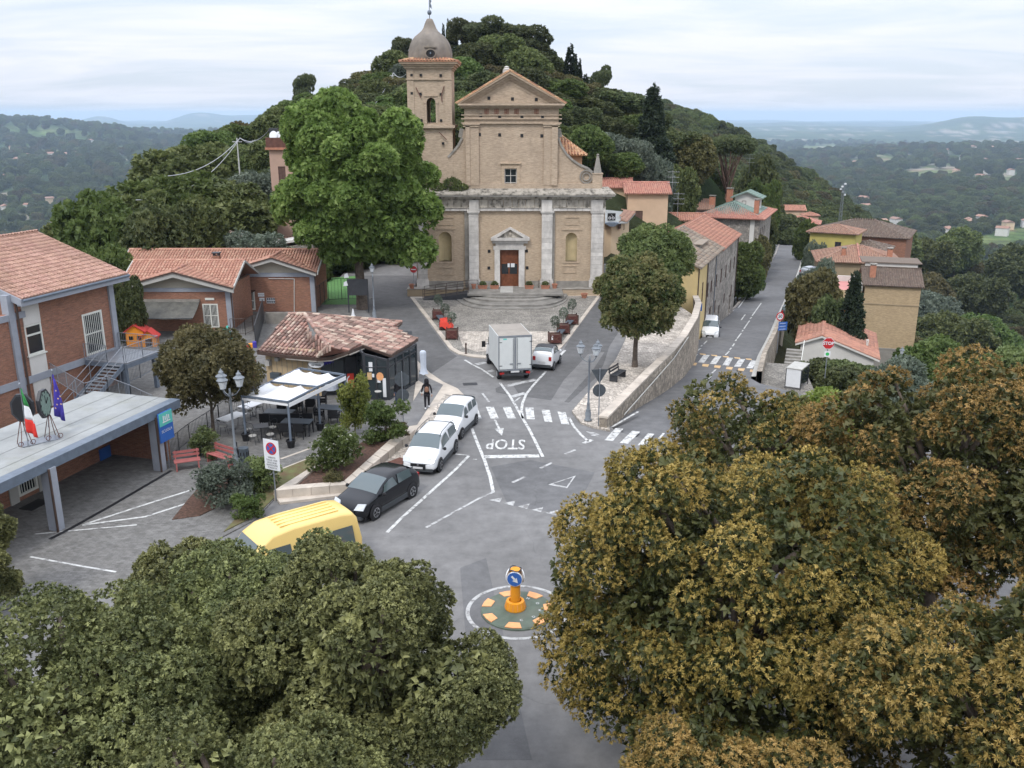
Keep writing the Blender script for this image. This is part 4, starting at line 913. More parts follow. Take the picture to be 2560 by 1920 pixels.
for k in range(46):x=ul-.3+k*(ur-ul+.6)/46;f.box(x,x+.09,YF-.34,YF-.2,zc+.02,zc+.115)
f.obj('dentils',MT['ch_brick'],ch)
pb=zc+.42;pl_,pr_=c1(592,930)[0],c1(1606,930)[0];ap=c1(1115,655);pt=(CXM+.02,ap[1]-.05)
mb=MB();mb.pxz([(pl_+.7,pb),(pr_-.7,pb),(pt[0],pt[1]-.42)],YF+.12,YF+1.2);mb.obj('tympanum',MT['ch_brick'],ch)
for s,e in((pl_,1),(pr_,-1)):
 for k,(o_,th_,pr)in enumerate(((0,.17,.62),(.17,.22,.4),(.39,.2,.2),(.59,.3,.04))):
  f=MB();sl=(pt[1]-pb)/(pt[0]-s);dx=o_*1.1*e
  a=(s+dx,pb+.02-.0);top=(pt[0],pt[1]-o_*1.12)
  f.pxz([(s+o_*1.9*e,pb+.003*k),top,(top[0],top[1]-th_*1.12),(s+(o_+th_)*1.9*e,pb+.003*k)],YF+.12-pr,YF+.12)
  f.obj('raking_cornice',MT['ch_brick'],ch)
hol=[c1(a,b)for a,b in((893,905),(1110,912),(1330,917),(818,1063),(992,1072),(1197,1077),(1387,1081),(702,1231),(806,1240),(992,1243),(1197,1249),(1381,1252),(1484,1253))]+[c2(a,b)for a,b in((895,840),(893,995),(1240,838),(1245,993))]
for i,(x,z)in enumerate(hol):
 f=MB();yy=YF+.1 if i<3 else(YF+.0 if i<7 else(YF+.13 if i<13 else YF-.02));yy-=.02
 f.box(x-.13,x+.13,yy,yy+.04,z-.14,z+.14);f.obj('hole_shade',MT['black'],ch)  # no recess: black boxes on the wall stand in for shade inside putlog holes
T=frame(0,YF+.35,0,0);window(ch,T,*win,frame='stone_white',mull=(1,2),fw=.08,glass='glass')
f=MB();a,b,z0,z1=win;f.box(a-.28,a,YF+.06,YF+.5,z0-.1,z1+.02);f.box(b,b+.28,YF+.06,YF+.5,z0-.1,z1+.02);f.box(a-.28,b+.28,YF+.06,YF+.5,z1+.02,z1+.26);f.box(a-.4,b+.4,YF-.05,YF+.2,z1+.42,z1+.52);f.box(a-.35,b+.35,YF+.1,YF+.15,z1+.26,z1+.42)
f.obj('window_surround',MT['ch_low'],ch)
vp=[c1(*p)for p in((1520,1190),(1535,1270),(1565,1350),(1610,1420),(1670,1480),(1740,1525),(1810,1555),(1850,1590),(1862,1640))]
mb=MB();mb.pxz([(vp[0][0],zU),*vp,(vp[-1][0],zU)],YF+.25,YF+.8);mb.obj('volute_wall',MT['ch_brick'],ch)
f=MB();
for p,q in zip(vp,vp[1:]):f.beam((p[0],YF+.5,p[1]),(q[0],YF+.5,q[1]),.75,.2)
f.obj('volute_rim',MT['stone_gray'],ch)
vc=c2(1792,155);f=MB()
for rr0,rr1,yy in((.52,.62,.0),(.3,.38,.04)):
 for k in range(20):
  t0,t1=2*math.pi*k/20,2*math.pi*(k+1)/20
  f.pxz([(vc[0]+rr0*math.cos(t0),vc[1]+rr0*math.sin(t0)),(vc[0]+rr1*math.cos(t0),vc[1]+rr1*math.sin(t0)),(vc[0]+rr1*math.cos(t1),vc[1]+rr1*math.sin(t1)),(vc[0]+rr0*math.cos(t1),vc[1]+rr0*math.sin(t1))],YF+.12-yy,YF+.26)
f.obj('volute_scroll',MT['stone_gray'],ch)
vl=[c1(*p)for p in((660,1190),(645,1270),(610,1340),(560,1400),(515,1450),(505,1500))]
mb=MB();mb.pxz([(vl[0][0]+.3,zU),(vl[0][0]+.3,vl[0][1]),*vl,(vl[-1][0],zU)],YF+.25,YF+.8);mb.obj('volute_wall',MT['ch_brick'],ch)
f=MB()
for p,q in zip(vl,vl[1:]):f.beam((p[0],YF+.5,p[1]),(q[0],YF+.5,q[1]),.75,.2)
f.obj('volute_rim',MT['stone_gray'],ch)
ox=c1(1900,1500)[0];oz0=zU+.5;oz1=c2(0,122)[1];ot=c1(0,1440)[1]
mb=MB();mb.box(ox-.48,ox+.45,YF+.1,YF+.95,zU-.1,oz1-.1);mb.box(ox-.54,ox+.5,YF+.04,YF+1.0,oz1-.1,oz1);mb.obj('obelisk_pedestal',MT['ch_brick'],ch)
mb=MB();yo=YF+.5;b0,b1=.36,.10
mb.add([(ox-b0,yo-b0,oz1),(ox+b0,yo-b0,oz1),(ox+b0,yo+b0,oz1),(ox-b0,yo+b0,oz1),(ox-b1,yo-b1,ot),(ox+b1,yo-b1,ot),(ox+b1,yo+b1,ot),(ox-b1,yo+b1,ot)],[(0,1,5,4),(1,2,6,5),(2,3,7,6),(3,0,4,7),(4,5,6,7)])
mb.lathe(ox,yo,[(.02,ot-.02),(.1,ot+.02),(.13,ot+.1),(.1,ot+.18),(.02,ot+.2)],10);mb.obj('obelisk',MT['stone_gray'],ch)
mb=MB();mb.box(pt[0]-.35-.3,pt[0]+.35-.3,YF+.1,YF+.7,pt[1]-.3,pt[1]+.12);mb.lathe(pt[0]-.3,YF+.4,[(.3,pt[1]+.12),(.34,pt[1]+.22),(.2,pt[1]+.3),(.24,pt[1]+.42),(.05,pt[1]+.5)],12);mb.obj('acroterion',MT['stone_white'],ch)
zt=c2(0,770)[1];a,b=dr
mb=MB();ja,jb=c2(945,900)[0],c2(1222,900)[0]
mb.box(ja,a,YF-.22,YF+.3,ZB,dz+.0);mb.box(b,jb,YF-.22,YF+.3,ZB,dz+.0);mb.box(ja-.12,jb+.12,YF-.22,YF+.3,dz,dz+.34);mb.box(ja+.1,jb-.1,YF-.16,YF,dz+.34,dz+.62);mb.obj('door_surround',MT['stone_white'],ch)
pa,pb_=c2(912,715)[0],c2(1268,715)[0];pz=c2(0,738)[1];pz2=c2(0,712)[1];pk=c2(1090,615)
mb=MB();mb.box(pa+.15,pb_-.15,YF-.3,YF,dz+.62,pz);mb.box(pa,pb_,YF-.52,YF,pz,pz2)
mb.pxz([(pa,pz2),(pk[0],pk[1]),(pk[0],pk[1]-.2),(pa+.55,pz2)],YF-.52,YF);mb.pxz([(pb_,pz2),(pb_-.55,pz2),(pk[0],pk[1]-.2),(pk[0],pk[1])],YF-.52,YF);mb.obj('door_pediment',MT['stone_white'],ch)
mb=MB();mb.pxz([(pa+.55,pz2),(pb_-.55,pz2),(pk[0],pk[1]-.2)],YF-.2,YF);mb.lathe(pk[0],YF-.2,[(.03,pz2+.1),(.16,pz2+.2),(.2,pz2+.4),(.1,pz2+.55)],8);mb.obj('door_tympanum',MT['stone_dirty'],ch)
mb=MB();zm=c2(0,955)[1];mb.box(a,b,YF+.2,YF+.28,zm,dz);mb.box(a,b,YF+.17,YF+.2,zm-.05,zm+.06);mb.box((a+b)/2-.02,(a+b)/2+.02,YF+.18,YF+.2,zm,dz);
mb.box(a,a+.14,YF+.2,YF+.28,ZB,zm);mb.box(b-.14,b,YF+.2,YF+.28,ZB,zm);mb.box(a+.14,b-.14,YF+.2,YF+.28,ZB,c2(0,1055)[1]);mb.box((a+b)/2-.1,(a+b)/2+.04,YF+.2,YF+.28,c2(0,1055)[1],zm-.15)
d_=mb.obj('door',MT['wood_door'],ch)
mb=MB();mb.box(a+.14,b-.14,YF+.3,YF+.32,c2(0,1055)[1],zm);mb.obj('door_glass',MT['glass'],d_)
for k,(x0,x1)in enumerate(((1065,1085),(1095,1130))):mb=MB();mb.box(c2(x0,900)[0],c2(x1,900)[0],YF+.15,YF+.165,c2(0,990)[1],c2(0,955)[1]);mb.obj('notice_sheet',MT['sign_white'],d_)
mb=MB();mb.box(ul+.1,ur-.1,YF+1.2,YF+27,0,zc-.3);mb.pxz([(ul+.1,zc-.3),(ur-.1,zc-.3),(CXM,pt[1]-1.0)],YF+26.6,YF+27);mb.obj('nave_wall',MT['ch_orange'],ch)
for s in(-1,1):
 xe=(ul-.35)if s<0 else(ur+.35);e0=(xe,YF+.25,pb-.05);e1=(xe,YF+27.3,pb-.05)
 pl=[e0,e1,(CXM,YF+27.3,pt[1]+.08),(CXM,YF+.25,pt[1]+.08)]
 if s>0:pl=[e0,e1,pl[2],pl[3]]
 roof_plane(ch,pl,MT['tile_church'],.26,.45)
for s,x_e in((-1,pl_),(1,pr_)):
 pl=[(x_e-s*0,YF-.55,pb+.04),(x_e,YF+.25,pb+.04),(pt[0],YF+.25,pt[1]+.12),(pt[0],YF-.55,pt[1]+.12)]
 roof_plane(ch,pl,MT['tile_church'],.26,.42,slab=.08,slabmat=MT['tile_church'])
for s in(-1,1):
 xa=ul if s<0 else ur;xb=xl+.3 if s<0 else xr-.3
 if s<0:continue
 mb=MB();mb.box(min(xa,xb),max(xa,xb),YF+1.0,YF+20,-.3,9.2);mb.obj('aisle_wall',MT['ch_orange'],ch)
 pl=[(xb+.4*s,YF+3,9.1),(xb+.4*s,YF+20.3,9.1),(xa,YF+20.3,12.6),(xa,YF+3,12.6)];roof_plane(ch,pl,MT['tile_church'],.26,.45)
mb=MB();mb.box(ur-.5,ur+3.0,YF+10,YF+17,9,12.55);mb.obj('rear_chapel',MT['ch_orange'],ch)
roof_plane(ch,[(ur-.6,YF+9.5,12.5),(ur+3.5,YF+9.5,12.5),(ur+1.,YF+13,14.3),(ur-.6,YF+13,14.3)],MT['tile_church'],.3,.5);roof_plane(ch,[(ur+3.5,YF+9.5,12.5),(ur+3.5,YF+17.3,12.5),(ur+1.0,YF+13,14.3)],MT['tile_church'],.3,.5)
# bell tower
T0,T1=c1(140,900)[0],c1(550,900)[0];TY0,TY1=YF+.1,YF+4.2;th=.55
B0,B1=c1(205,1400)[0],c1(508,1500)[0]
zl=c1(0,1190)[1];zs=c1(0,1152)[1];zk=c1(0,640)[1];zk2=c1(0,565)[1]
mb=MB();mb.box(T0+.35,T1+.0,TY0+.1,TY1,8.6,zl);mb.obj('tower_shaft_lower',MT['ch_brick'],ch)
mb=MB();mb.box(T0-.1,T1+.12,TY0-.1,TY1+.1,zl,zl+.1);mb.box(T0-.25,T1+.25,TY0-.25,TY1+.2,zl+.1,zs-.02);mb.box(T0-.05,T1+.05,TY0-.05,TY1,zs-.02,zs+.06);mb.obj('tower_ledge',MT['ch_brick'],ch)
ba,bb=c1(318,1000)[0],c1(402,1000)[0];bz0,bz1=c1(0,1140)[1],c1(0,945)[1];br_=(bb-ba)/2;bt=bz1+br_+.02;bc=(ba+bb)/2
mb=MB()
for y0 in(TY0,TY1-th):
 mb.wall(T0,T1,zs,zk,y0,y0+th,[(ba,bb,bz0,bt)]);mb.arch(bc,br_,bz1,bt,ba,bb,y0+.003,y0+th-.003,10)
mb.box(T0,T0+th,TY0+th,TY1-th,zs,zk);mb.box(T1-th,T1,TY0+th,TY1-th,zs,zk);mb.box(T0+th,T1-th,TY0+th,TY1-th,zs,zs+.2);mb.box(T0+th,T1-th,TY0+th,TY1-th,zk-.3,zk)
mb.obj('tower_belfry',MT['ch_brick'],ch)
f=MB()
for a,b in((T0,T0+.62),(T1-.62,T1)):f.box(a,b,TY0-.07,TY0,zs+.06,zk-.02)
f.box(ba-.2,ba,TY0-.07,TY0,bz0,bz1-.08);f.box(bb,bb+.2,TY0-.07,TY0,bz0,bz1-.08);f.box(ba-.24,ba,TY0-.11,TY0,bz1-.08,bz1+.06);f.box(bb,bb+.24,TY0-.11,TY0,bz1-.08,bz1+.06);f.box(ba-.2,bb+.2,TY0-.09,TY0,bt+.1,bt+.2)
zq=c1(0,730)[1];f.box(T0-.06,T1+.06,TY0-.13,TY0,zq-.06,zq+.06);f.obj('tower_pilaster',MT['ch_brick'],ch)
for k,(z0,z1,pr)in enumerate(((zk,zk+.12,.1),(zk+.12,zk+.3,.22),(zk+.3,zk+.46,.38),(zk+.46,zk2+.0,.56))):
 f=MB();f.box(T0-pr,T1+pr,TY0-pr,TY1+pr,z0,z1);f.obj('tower_cornice',MT['ch_brick'],ch)
Tc=((T0+T1)/2,(TY0+TY1)/2);hx=(T1-T0)/2+.64;hy=(TY1-TY0)/2+.64
for k,(sx,sy)in enumerate(((0,-1),(1,0),(0,1),(-1,0))):
 if sy:c=[(Tc[0]-hx*-sy,Tc[1]+sy*hy,zk2),(Tc[0]+hx*-sy,Tc[1]+sy*hy,zk2),(Tc[0]+.3*-sy,Tc[1]+sy*.3,zk2+.62),(Tc[0]-.3*-sy,Tc[1]+sy*.3,zk2+.62)]
 else:c=[(Tc[0]+sx*hx,Tc[1]-hy*sx,zk2),(Tc[0]+sx*hx,Tc[1]+hy*sx,zk2),(Tc[0]+sx*.3,Tc[1]+.3*sx,zk2+.62),(Tc[0]+sx*.3,Tc[1]-.3*sx,zk2+.62)]
 roof_plane(ch,c,MT['tile_church'],.27,.42,slab=.09)
dp=[(548,2.0),(510,2.05),(480,2.03),(440,1.97),(400,1.86),(360,1.68),(325,1.42),(295,1.08),(268,.78),(240,.6),(205,.48),(175,.36),(156,.27),(150,.2)]
prof=[(r_*(T1-T0)/2/1.97*.96,c1(0,z)[1])for z,r_ in dp];prof=[(prof[0][0],zk2-.0)]+prof+[(.03,prof[-1][1]+.02)]
mb=MB();nn=24;m=len(prof)
for i,(r_,z)in enumerate(prof):
 for k in range(nn):
  t=2*math.pi*(k+.5)/nn;q=math.pi/4;tt=(t+q/2)%q-q/2;rr2=r_*(1/math.cos(tt)*.55+.45)
  mb.v.append((Tc[0]+rr2*math.cos(t),Tc[1]+rr2*math.sin(t),z))
for i in range(m-1):
 for k in range(nn):mb.f.append((i*nn+k,i*nn+(k+1)%nn,(i+1)*nn+(k+1)%nn,(i+1)*nn+k))
mb.f.append(tuple(range((m-1)*nn,m*nn)));dome=mb.obj('tower_dome',MT['dome'],ch,smooth=True)
oc=c1(354,492);f=MB();yd=Tc[1]-2.0
for k in range(16):
 t0,t1=2*math.pi*k/16,2*math.pi*(k+1)/16
 f.pxz([(oc[0]+.4*math.cos(t0),oc[1]+.33*math.sin(t0)),(oc[0]+.5*math.cos(t0),oc[1]+.43*math.sin(t0)),(oc[0]+.5*math.cos(t1),oc[1]+.43*math.sin(t1)),(oc[0]+.4*math.cos(t1),oc[1]+.33*math.sin(t1))],yd-.06,yd+.5)
f.box(oc[0]-.56,oc[0]+.56,yd-.05,yd+.6,oc[1]+.5,oc[1]+.6);f.obj('dome_window_surround',MT['dome'],dome)
f=MB();f.pxz([(oc[0]+.4*math.cos(2*math.pi*k/16),oc[1]+.33*math.sin(2*math.pi*k/16))for k in range(16)],yd+.0,yd+.02);f.obj('dome_opening',MT['black'],dome)
f=MB();f.lathe(oc[0]+.0,yd-.1,[(.02,oc[1]-.06),(.07,oc[1]-.04),(.05,oc[1]+.1),(.02,oc[1]+.12)],8);f.obj('bell',MT['metal_bluegrey'],dome)
tx,tz=Tc[0],prof[-1][1]
mb=MB();mb.tube([(tx,Tc[1],tz-.1),(tx,Tc[1],tz+2.1)],.035,6);mb.lathe(tx,Tc[1],[(.02,tz+.28),(.15,tz+.34),(.2,tz+.5),(.15,tz+.66),(.02,tz+.72)],12);fin=mb.obj('finial',MT['metal_bluegrey'],ch,smooth=True)
mb=MB();mb.pxz([(tx+.04,tz+.95),(tx+.22,tz+.8),(tx+.2,tz+1.1),(tx+.12,tz+1.25),(tx+.22,tz+1.5),(tx+.04,tz+1.62)],Tc[1]-.01,Tc[1]+.01);mb.obj('weather_vane',MT['metal_bluegrey'],fin)
for(ax,ay),(bx_,by_)in(((220,805),(268,903)),((480,795),(455,878)),((455,880),(462,940)),((435,1218),(503,1287))):
 p,q=c1(ax,ay),c1(bx_,by_);f=MB();f.beam((p[0],TY0-.13,p[1]),(q[0],TY0-.13,q[1]),.07);f.obj('tie_anchor',MT['rust'],ch)
for a,b in((180,692),(265,692),(448,695),(182,860),(262,865),(450,868),(188,1106),(270,1108),(452,1110),(470,1322)):
 p=c1(a,b);f=MB();f.box(p[0]-.11,p[0]+.11,TY0-.09,TY0-.0,p[1]-.11,p[1]+.11);f.obj('hole_shade',MT['black'],ch)  # black boxes again paint the shade of putlog holes on the tower
mb=MB();mb.box(xl+.0,T0+.4,YF+1.0,YF+9,0,7.6);mb.box(xl,xl+.5,YF+.95,YF+26,0,6.6);mb.obj('side_wall',MT['ch_orange'],ch)
# terrace, steps, ramp
sx0,sx1=c2(165,1200)[0],xr+.05
mb=MB();mb.box(sx0-.1,c2(660,1200)[0],YF-1.35,YF+.0,-.2,ZB-.02);tr=mb.obj('terrace_wall',MT['beige'],None);tag(tr,'low yellowish stone wall carrying the left terrace beside the church ramp','terrace wall')
mb=MB();mb.box(c2(1560,1200)[0],sx1+.35,YF-1.3,YF,-.2,ZB-.02);tr=mb.obj('terrace_wall',MT['ch_low'],None);tag(tr,'low plastered wall carrying the terrace right of the church steps','terrace wall')
mb=MB();mb.box(sx0-.15,c2(660,1200)[0],YF-1.4,YF,ZB-.02,ZB+.0);mb.box(c2(1560,1200)[0],sx1+.4,YF-1.36,YF,ZB-.02,ZB);tag(mb.obj('terrace_coping',MT['stone_gray']),'thin grey stone coping laid along both church terraces','coping')
st=thing('church_steps','grey stone steps with rounded ends rising to the church door','steps',(.1,YF-4,0),world=True)
def stepoutline(x0,x1,y0,y1,r_,n=7):
 pts=[(x1,y1)];
 for k in range(n+1):t=math.pi/2*k/n;pts.append((x1-r_+r_*math.cos(t),y0+(y1-y0)*.9*(1-math.sin(t))))
 for k in range(n+1):t=math.pi/2*(1-k/n);pts.append((x0+r_-r_*math.cos(t),y0+(y1-y0)*.9*(1-math.sin(t))))
 pts.append((x0,y1));return pts
stp=[((545,1668),1385,0,5),((598,1650),1352,1,5),((640,1570),1308,2,5),((690,1545),1278,3,5),((712,1500),1245,4,5)]
hstep=ZB/5
for(a,b),yy,i,n in stp:
 z=hstep*(i+1);gy=G(980+_s*1100,400+_s*yy,z-hstep).y;x0=V(980+_s*a,700,gy).x;x1=V(980+_s*b,700,gy).x
 mb=MB();mb.prism(stepoutline(x0,x1,gy,YF-.3,3.2),z-hstep-.05,z);mb.obj('step',MT['stone_steps'],st)
mb=MB();mb.box(c2(712,1200)[0],c2(1560,1200)[0],YF-3.9,YF+.2,ZB-.15,ZB+.004);mb.obj('landing',MT['stone_steps'],st)
mb=MB();mb.box(c2(1000,1200)[0],c2(1115,1200)[0],YF-3.0,YF+.2,ZB,ZB+.012);mb.obj('worn_slab',MT['concrete_light'],st)
rp=thing('access_ramp','dark metal access ramp with handrail left of the church steps','ramp',(-5.8,YF-2.6,0),world=True)
ra=G(980+_s*285,400+_s*1300);rb=V(980+_s*708,400+_s*1225,YF-2.3)
mb=MB();mb.add([(ra.x,YF-3.4,.02),(rb.x,YF-3.4,.02),(rb.x,YF-3.4,ZB),(ra.x,YF-3.4,.12),(ra.x,YF-1.9,.02),(rb.x,YF-1.9,.02),(rb.x,YF-1.9,ZB),(ra.x,YF-1.9,.12)],[(0,1,2,3),(7,6,5,4),(3,2,6,7),(0,3,7,4),(1,5,6,2)]);mb.obj('ramp_deck',MT['metal_dark'],rp)
mb=MB();L_=rb.x-ra.x
for yy in(YF-3.4,YF-1.9):
 for k in range(5):x=ra.x+L_*k/4;z=.12+(ZB-.12)*k/4;mb.tube([(x,yy,z),(x,yy,z+.95)],.025,5)
 for dz_ in(.5,.95):mb.tube([(ra.x,yy,.12+dz_),(rb.x,yy,ZB+dz_)],.025,5)
mb.obj('handrail',MT['metal_brown'],rp)
for a,b in((712,795),(1348,1452)):
 mb=MB();x0,x1=c2(a,1100)[0],c2(b,1100)[0];yy=YF-.75
 for x in(x0,x1):mb.tube([(x,yy,ZB),(x,yy,ZB+.75)],.02,5)
 mb.tube([(x0,yy,ZB+.75),(x1,yy,ZB+.75)],.02,5);mb.tube([(x0,yy,ZB+.4),(x1,yy,ZB+.4)],.02,5)
 tag(mb.obj('handrail',MT['metal_brown']),'short thin metal rail on the landing '+('left' if a<1000 else 'right')+' of the church door','railing')
 # helpers for reading facades
def onp(T,px,py,off=0.0):
 Ti=T.inverted();o=Ti@Vector((0,0,CAM_H));d=(Ti.to_3x3()@ray(px,py));t=(off-o.y)/d.y;p=o+d*t;return(p.x,p.z)
def hitplane(px,py,p0,n):r=ray(px,py);o=Vector((0,0,CAM_H));t=(Vector(p0)-o).dot(n)/r.dot(n);return o+r*t
def railing(name,label,pts,h=1.0,mat='metal_grey',bars=.14,parent=None,rails=(0,1),r=.02,asthing=True,post=1.6):
 t=thing(name,label,'railing',pts[0])if asthing else parent;P0=Vector(pts[0])if asthing else Vector((0,0,0))
 a=MB();b=MB();pts=[Vector(p)-P0 for p in pts]
 for p,q in zip(pts,pts[1:]):
  for k in rails:zz=.12 if k==0 else h*k;a.tube([p+Vector((0,0,zz)),q+Vector((0,0,zz))],r,5)
  n=max(1,round((q-p).length/post))
  for i in range(n+1):c=p+(q-p)*i/n;a.tube([c,c+Vector((0,0,h))],r*1.3,5)
  if bars:
   n=int((q-p).length/bars)
   for i in range(1,n):c=p+(q-p)*i/n;b.beam(c+Vector((0,0,.12)),c+Vector((0,0,h)),.014)
 a.obj('rail_frame',MT[mat],t)
 if b.v:o=b.obj('balusters',MT[mat],t);o['kind']='stuff'
 return t
 # two-storey school on the far left
Cn=G(54,750,6.9);Rn=G(321,686,6.9);RZS=math.atan2(Rn.y-Cn.y,Rn.x-Cn.x)
W_,D_=6.9,11.6;
_e=Vector((math.cos(RZS),math.sin(RZS),0));_nw=Vector((-math.sin(RZS),math.cos(RZS),0))
ctr=(Cn+Rn)/2+_nw*(.8+D_/2);ctr.z=0
sch=thing('school_building','two-storey red brick school with grey concrete frame, tiled roof and outside steel stairs','school',ctr,RZS)
FE=Matrix.Translation(ctr)@Matrix.Rotation(RZS,4,'Z')@Matrix.Translation((0,-D_/2,0));LF=Matrix.Translation((0,-D_/2,0))
F1=lambda x,y:onp(FE,.27125*x,560+.27125*y)
dx0,dz1=F1(748,835);dx1=F1(930,790)[0];dz0=F1(870,1195)[1];dzt=F1(830,815)[1]
wx0=F1(215,930)[0];wx1=F1(372,905)[0];wz0=F1(320,1200)[1];wz1=F1(290,925)[1]
hx=W_/2;H_=7.15
holes=[(dx0,dx1,dz0,dzt),(wx0,wx1,wz0,wz1)]
mb=MB();mb.T=LF;mb.wall(-hx,hx,-.6,H_,0,.3,holes);mb.obj('wall',MT['brick_red'],sch)
mb=MB();mb.T=LF;mb.wall(-hx-5,-hx,-.6,6.1,0,.3);mb.obj('wall',MT['brick_red'],sch)
cl0,cl1=F1(62,820)[0],F1(118,820)[0]
mb=MB();mb.box(-hx,-hx+.3,-D_/2+.3,D_/2,-.6,H_);mb.pyz([(-D_/2,H_),(D_/2,H_),(0,H_+D_/2*.36)],-hx,-hx+.3);mb.obj('wall',MT['brick_red'],sch)
mb=MB();mb.box(hx-.3,hx,-D_/2+.3,D_/2,-.6,H_);mb.pyz([(-D_/2,H_),(D_/2,H_),(0,H_+D_/2*.36)],hx-.3,hx);mb.obj('wall',MT['gable_cream'],sch)
mb=MB();mb.box(-hx+.4,hx-.4,-D_/2+.6,D_/2-.3,0,H_-.2);mb.obj('interior',MT['black'],sch)
zb=F1(520,1350)[1]
for x0,x1 in((cl0,cl1),(hx-.3,hx+.1)):
 mb=MB();mb.T=LF;mb.box(x0,x1,-.14,.32,-.6,H_);mb.obj('concrete_column',MT['concrete'],sch)
mb=MB();mb.T=LF;mb.box(-hx-5,hx-.3,-.1,0,zb-.2,zb+.2);mb.obj('concrete_beam',MT['concrete'],sch)
mb=MB();mb.T=LF;mb.box(-hx-5,hx-.3,-.1,0,H_-.45-(.0),H_-.0)if 0 else mb.box(-hx,hx-.3,-.1,0,H_-.45,H_);mb.box(-hx-5,-hx,-.1,.0,5.75,6.1);mb.obj('concrete_beam',MT['concrete'],sch)
mb=MB();mb.box(-hx-.1,-hx-.002,-D_/2+.32,D_/2,zb-.2,zb+.2);mb.box(-hx-.1,-hx-.002,-D_/2+.32,D_/2,H_-.4,H_);mb.obj('concrete_beam',MT['concrete'],sch)
mb=MB();mb.T=LF;mb.box(wx0,wx1,-.05,0,wz1+.02,H_-.45);mb.obj('infill_panel',MT['white_plaster'],sch)
mb=MB();mb.T=LF;mb.box(wx0,wx1,-.05,0,zb+.2,wz0-.08);mb.obj('infill_panel',MT['white_plaster'],sch)
mb=MB();mb.T=LF;mb.box(wx0,wx1,-.05,0,.3,zb-.2);mb.obj('infill_panel',MT['white_plaster'],sch)
window(sch,LF,wx0,wx1,wz0,wz1,mull=(0,0),fw=.09,sill='white_frame');mb=MB();mb.T=LF;mb.box(wx0+.09,wx1-.09,-.03,.1,wz1-.62,wz1-.52);mb.obj('transom',MT['white_frame'],sch)
window(sch,LF,dx0,dx1,dz0,dzt,mull=(0,1),fw=.12,bars=9,name='barred_door')
mb=MB();mb.T=LF;mb.tube([(cl1+.1,-.2,0),(cl1+.1,-.2,H_-.3)],.06,8);mb.obj('downpipe',MT['metal_brown'],sch)
ov=.8;ez=6.95;Y_=D_/2+ov;rz_=ez+Y_*.36;X_=(Rn-Cn).length/2
for s in(-1,1):
 roof_plane(sch,[(-X_*-s*-1,s*Y_,ez),(X_*-s*-1,s*Y_,ez),(X_*-s*-1,0,rz_),(-X_*-s*-1,0,rz_)]if s>0 else[(-X_,-Y_,ez),(X_,-Y_,ez),(X_,0,rz_),(-X_,0,rz_)],MT['tile_school'],.23,.40,300 if s<0 else 0,slab=.12)
ridge_caps(sch,[(-X_,0,rz_),(X_,0,rz_)],MT['tile_school'],.12)
mb=MB();mb.box(-X_,X_,-Y_-.02,-Y_+.35,ez-.42,ez-.14);mb.obj('fascia',MT['concrete'],sch)
mb=MB();mb.tube([(-X_,-Y_-.07,ez-.1),(X_,-Y_-.07,ez-.1)],.075,8);mb.obj('gutter',MT['metal_bluegrey'],sch)
for s in(-1,1):
 mb=MB();mb.pyz([(-Y_,ez-.42),(-Y_,ez-.02),(0,rz_-.02),(Y_,ez-.02),(Y_,ez-.42),(0,rz_-.42)],s*X_-.06,s*X_+.06);mb.obj('verge_board',MT['concrete'],sch)
stt=thing('steel_staircase','grey galvanised steel stairs and landing outside the barred school door','staircase',ctr,RZS)
zp=dz0-.12;px0,px1=dx0-.35,dx1+1.0;py0,py1=-D_/2-3.1,-D_/2-.16
mb=MB();mb.box(px0,px1,py0,py1,zp-.08,zp);mb.obj('landing',MT['metal_grey'],stt)
mb=MB();mb.beam((px0,py0,zp-.2),(px1,py0,zp-.2),.08,.24);mb.beam((px0,py1,zp-.2),(px1,py1,zp-.2),.08,.24);mb.beam((px0,py0,zp-.2),(px0,py1,zp-.2),.08,.24);mb.beam((px1,py0,zp-.2),(px1,py1,zp-.2),.08,.24);mb.obj('landing_frame',MT['metal_bluegrey'],stt)
for x,y in((px0+.1,py0+.2),(px1-.3,py0+.2),(px1-.3,py1-.3)):mb=MB();mb.box(x-.11,x+.11,y-.11,y+.11,0,zp-.3);mb.obj('post',MT['metal_bluegrey'],stt)
nst=17;run=.26;sy0,sy1=py0+.15,py0+1.35
for i in range(nst):z=zp-(i+1)*zp/(nst+1);x=px0-i*run;mb=MB();mb.box(x-run,x,sy0,sy1,z-.03,z);mb.obj('step',MT['metal_grey'],stt)
for y in(sy0,sy1):mb=MB();mb.beam((px0,y,zp-.12),(px0-nst*run,y,.05),.05,.26);mb.obj('stringer',MT['metal_bluegrey'],stt)
for y in(sy0,sy1):railing('rail','',[(px0,y,zp),(px0-nst*run,y,.1)],1.0,'metal_grey',0,stt,(.5,1),asthing=False)
railing('rail','',[(px0,sy1,zp),(px0,py1,zp)],1.0,'metal_grey',.13,stt,asthing=False)
railing('rail','',[(px0,py0,zp),(px1,py0,zp),(px1,py1,zp)],1.0,'metal_grey',.13,stt,(0,.5,1),asthing=False)
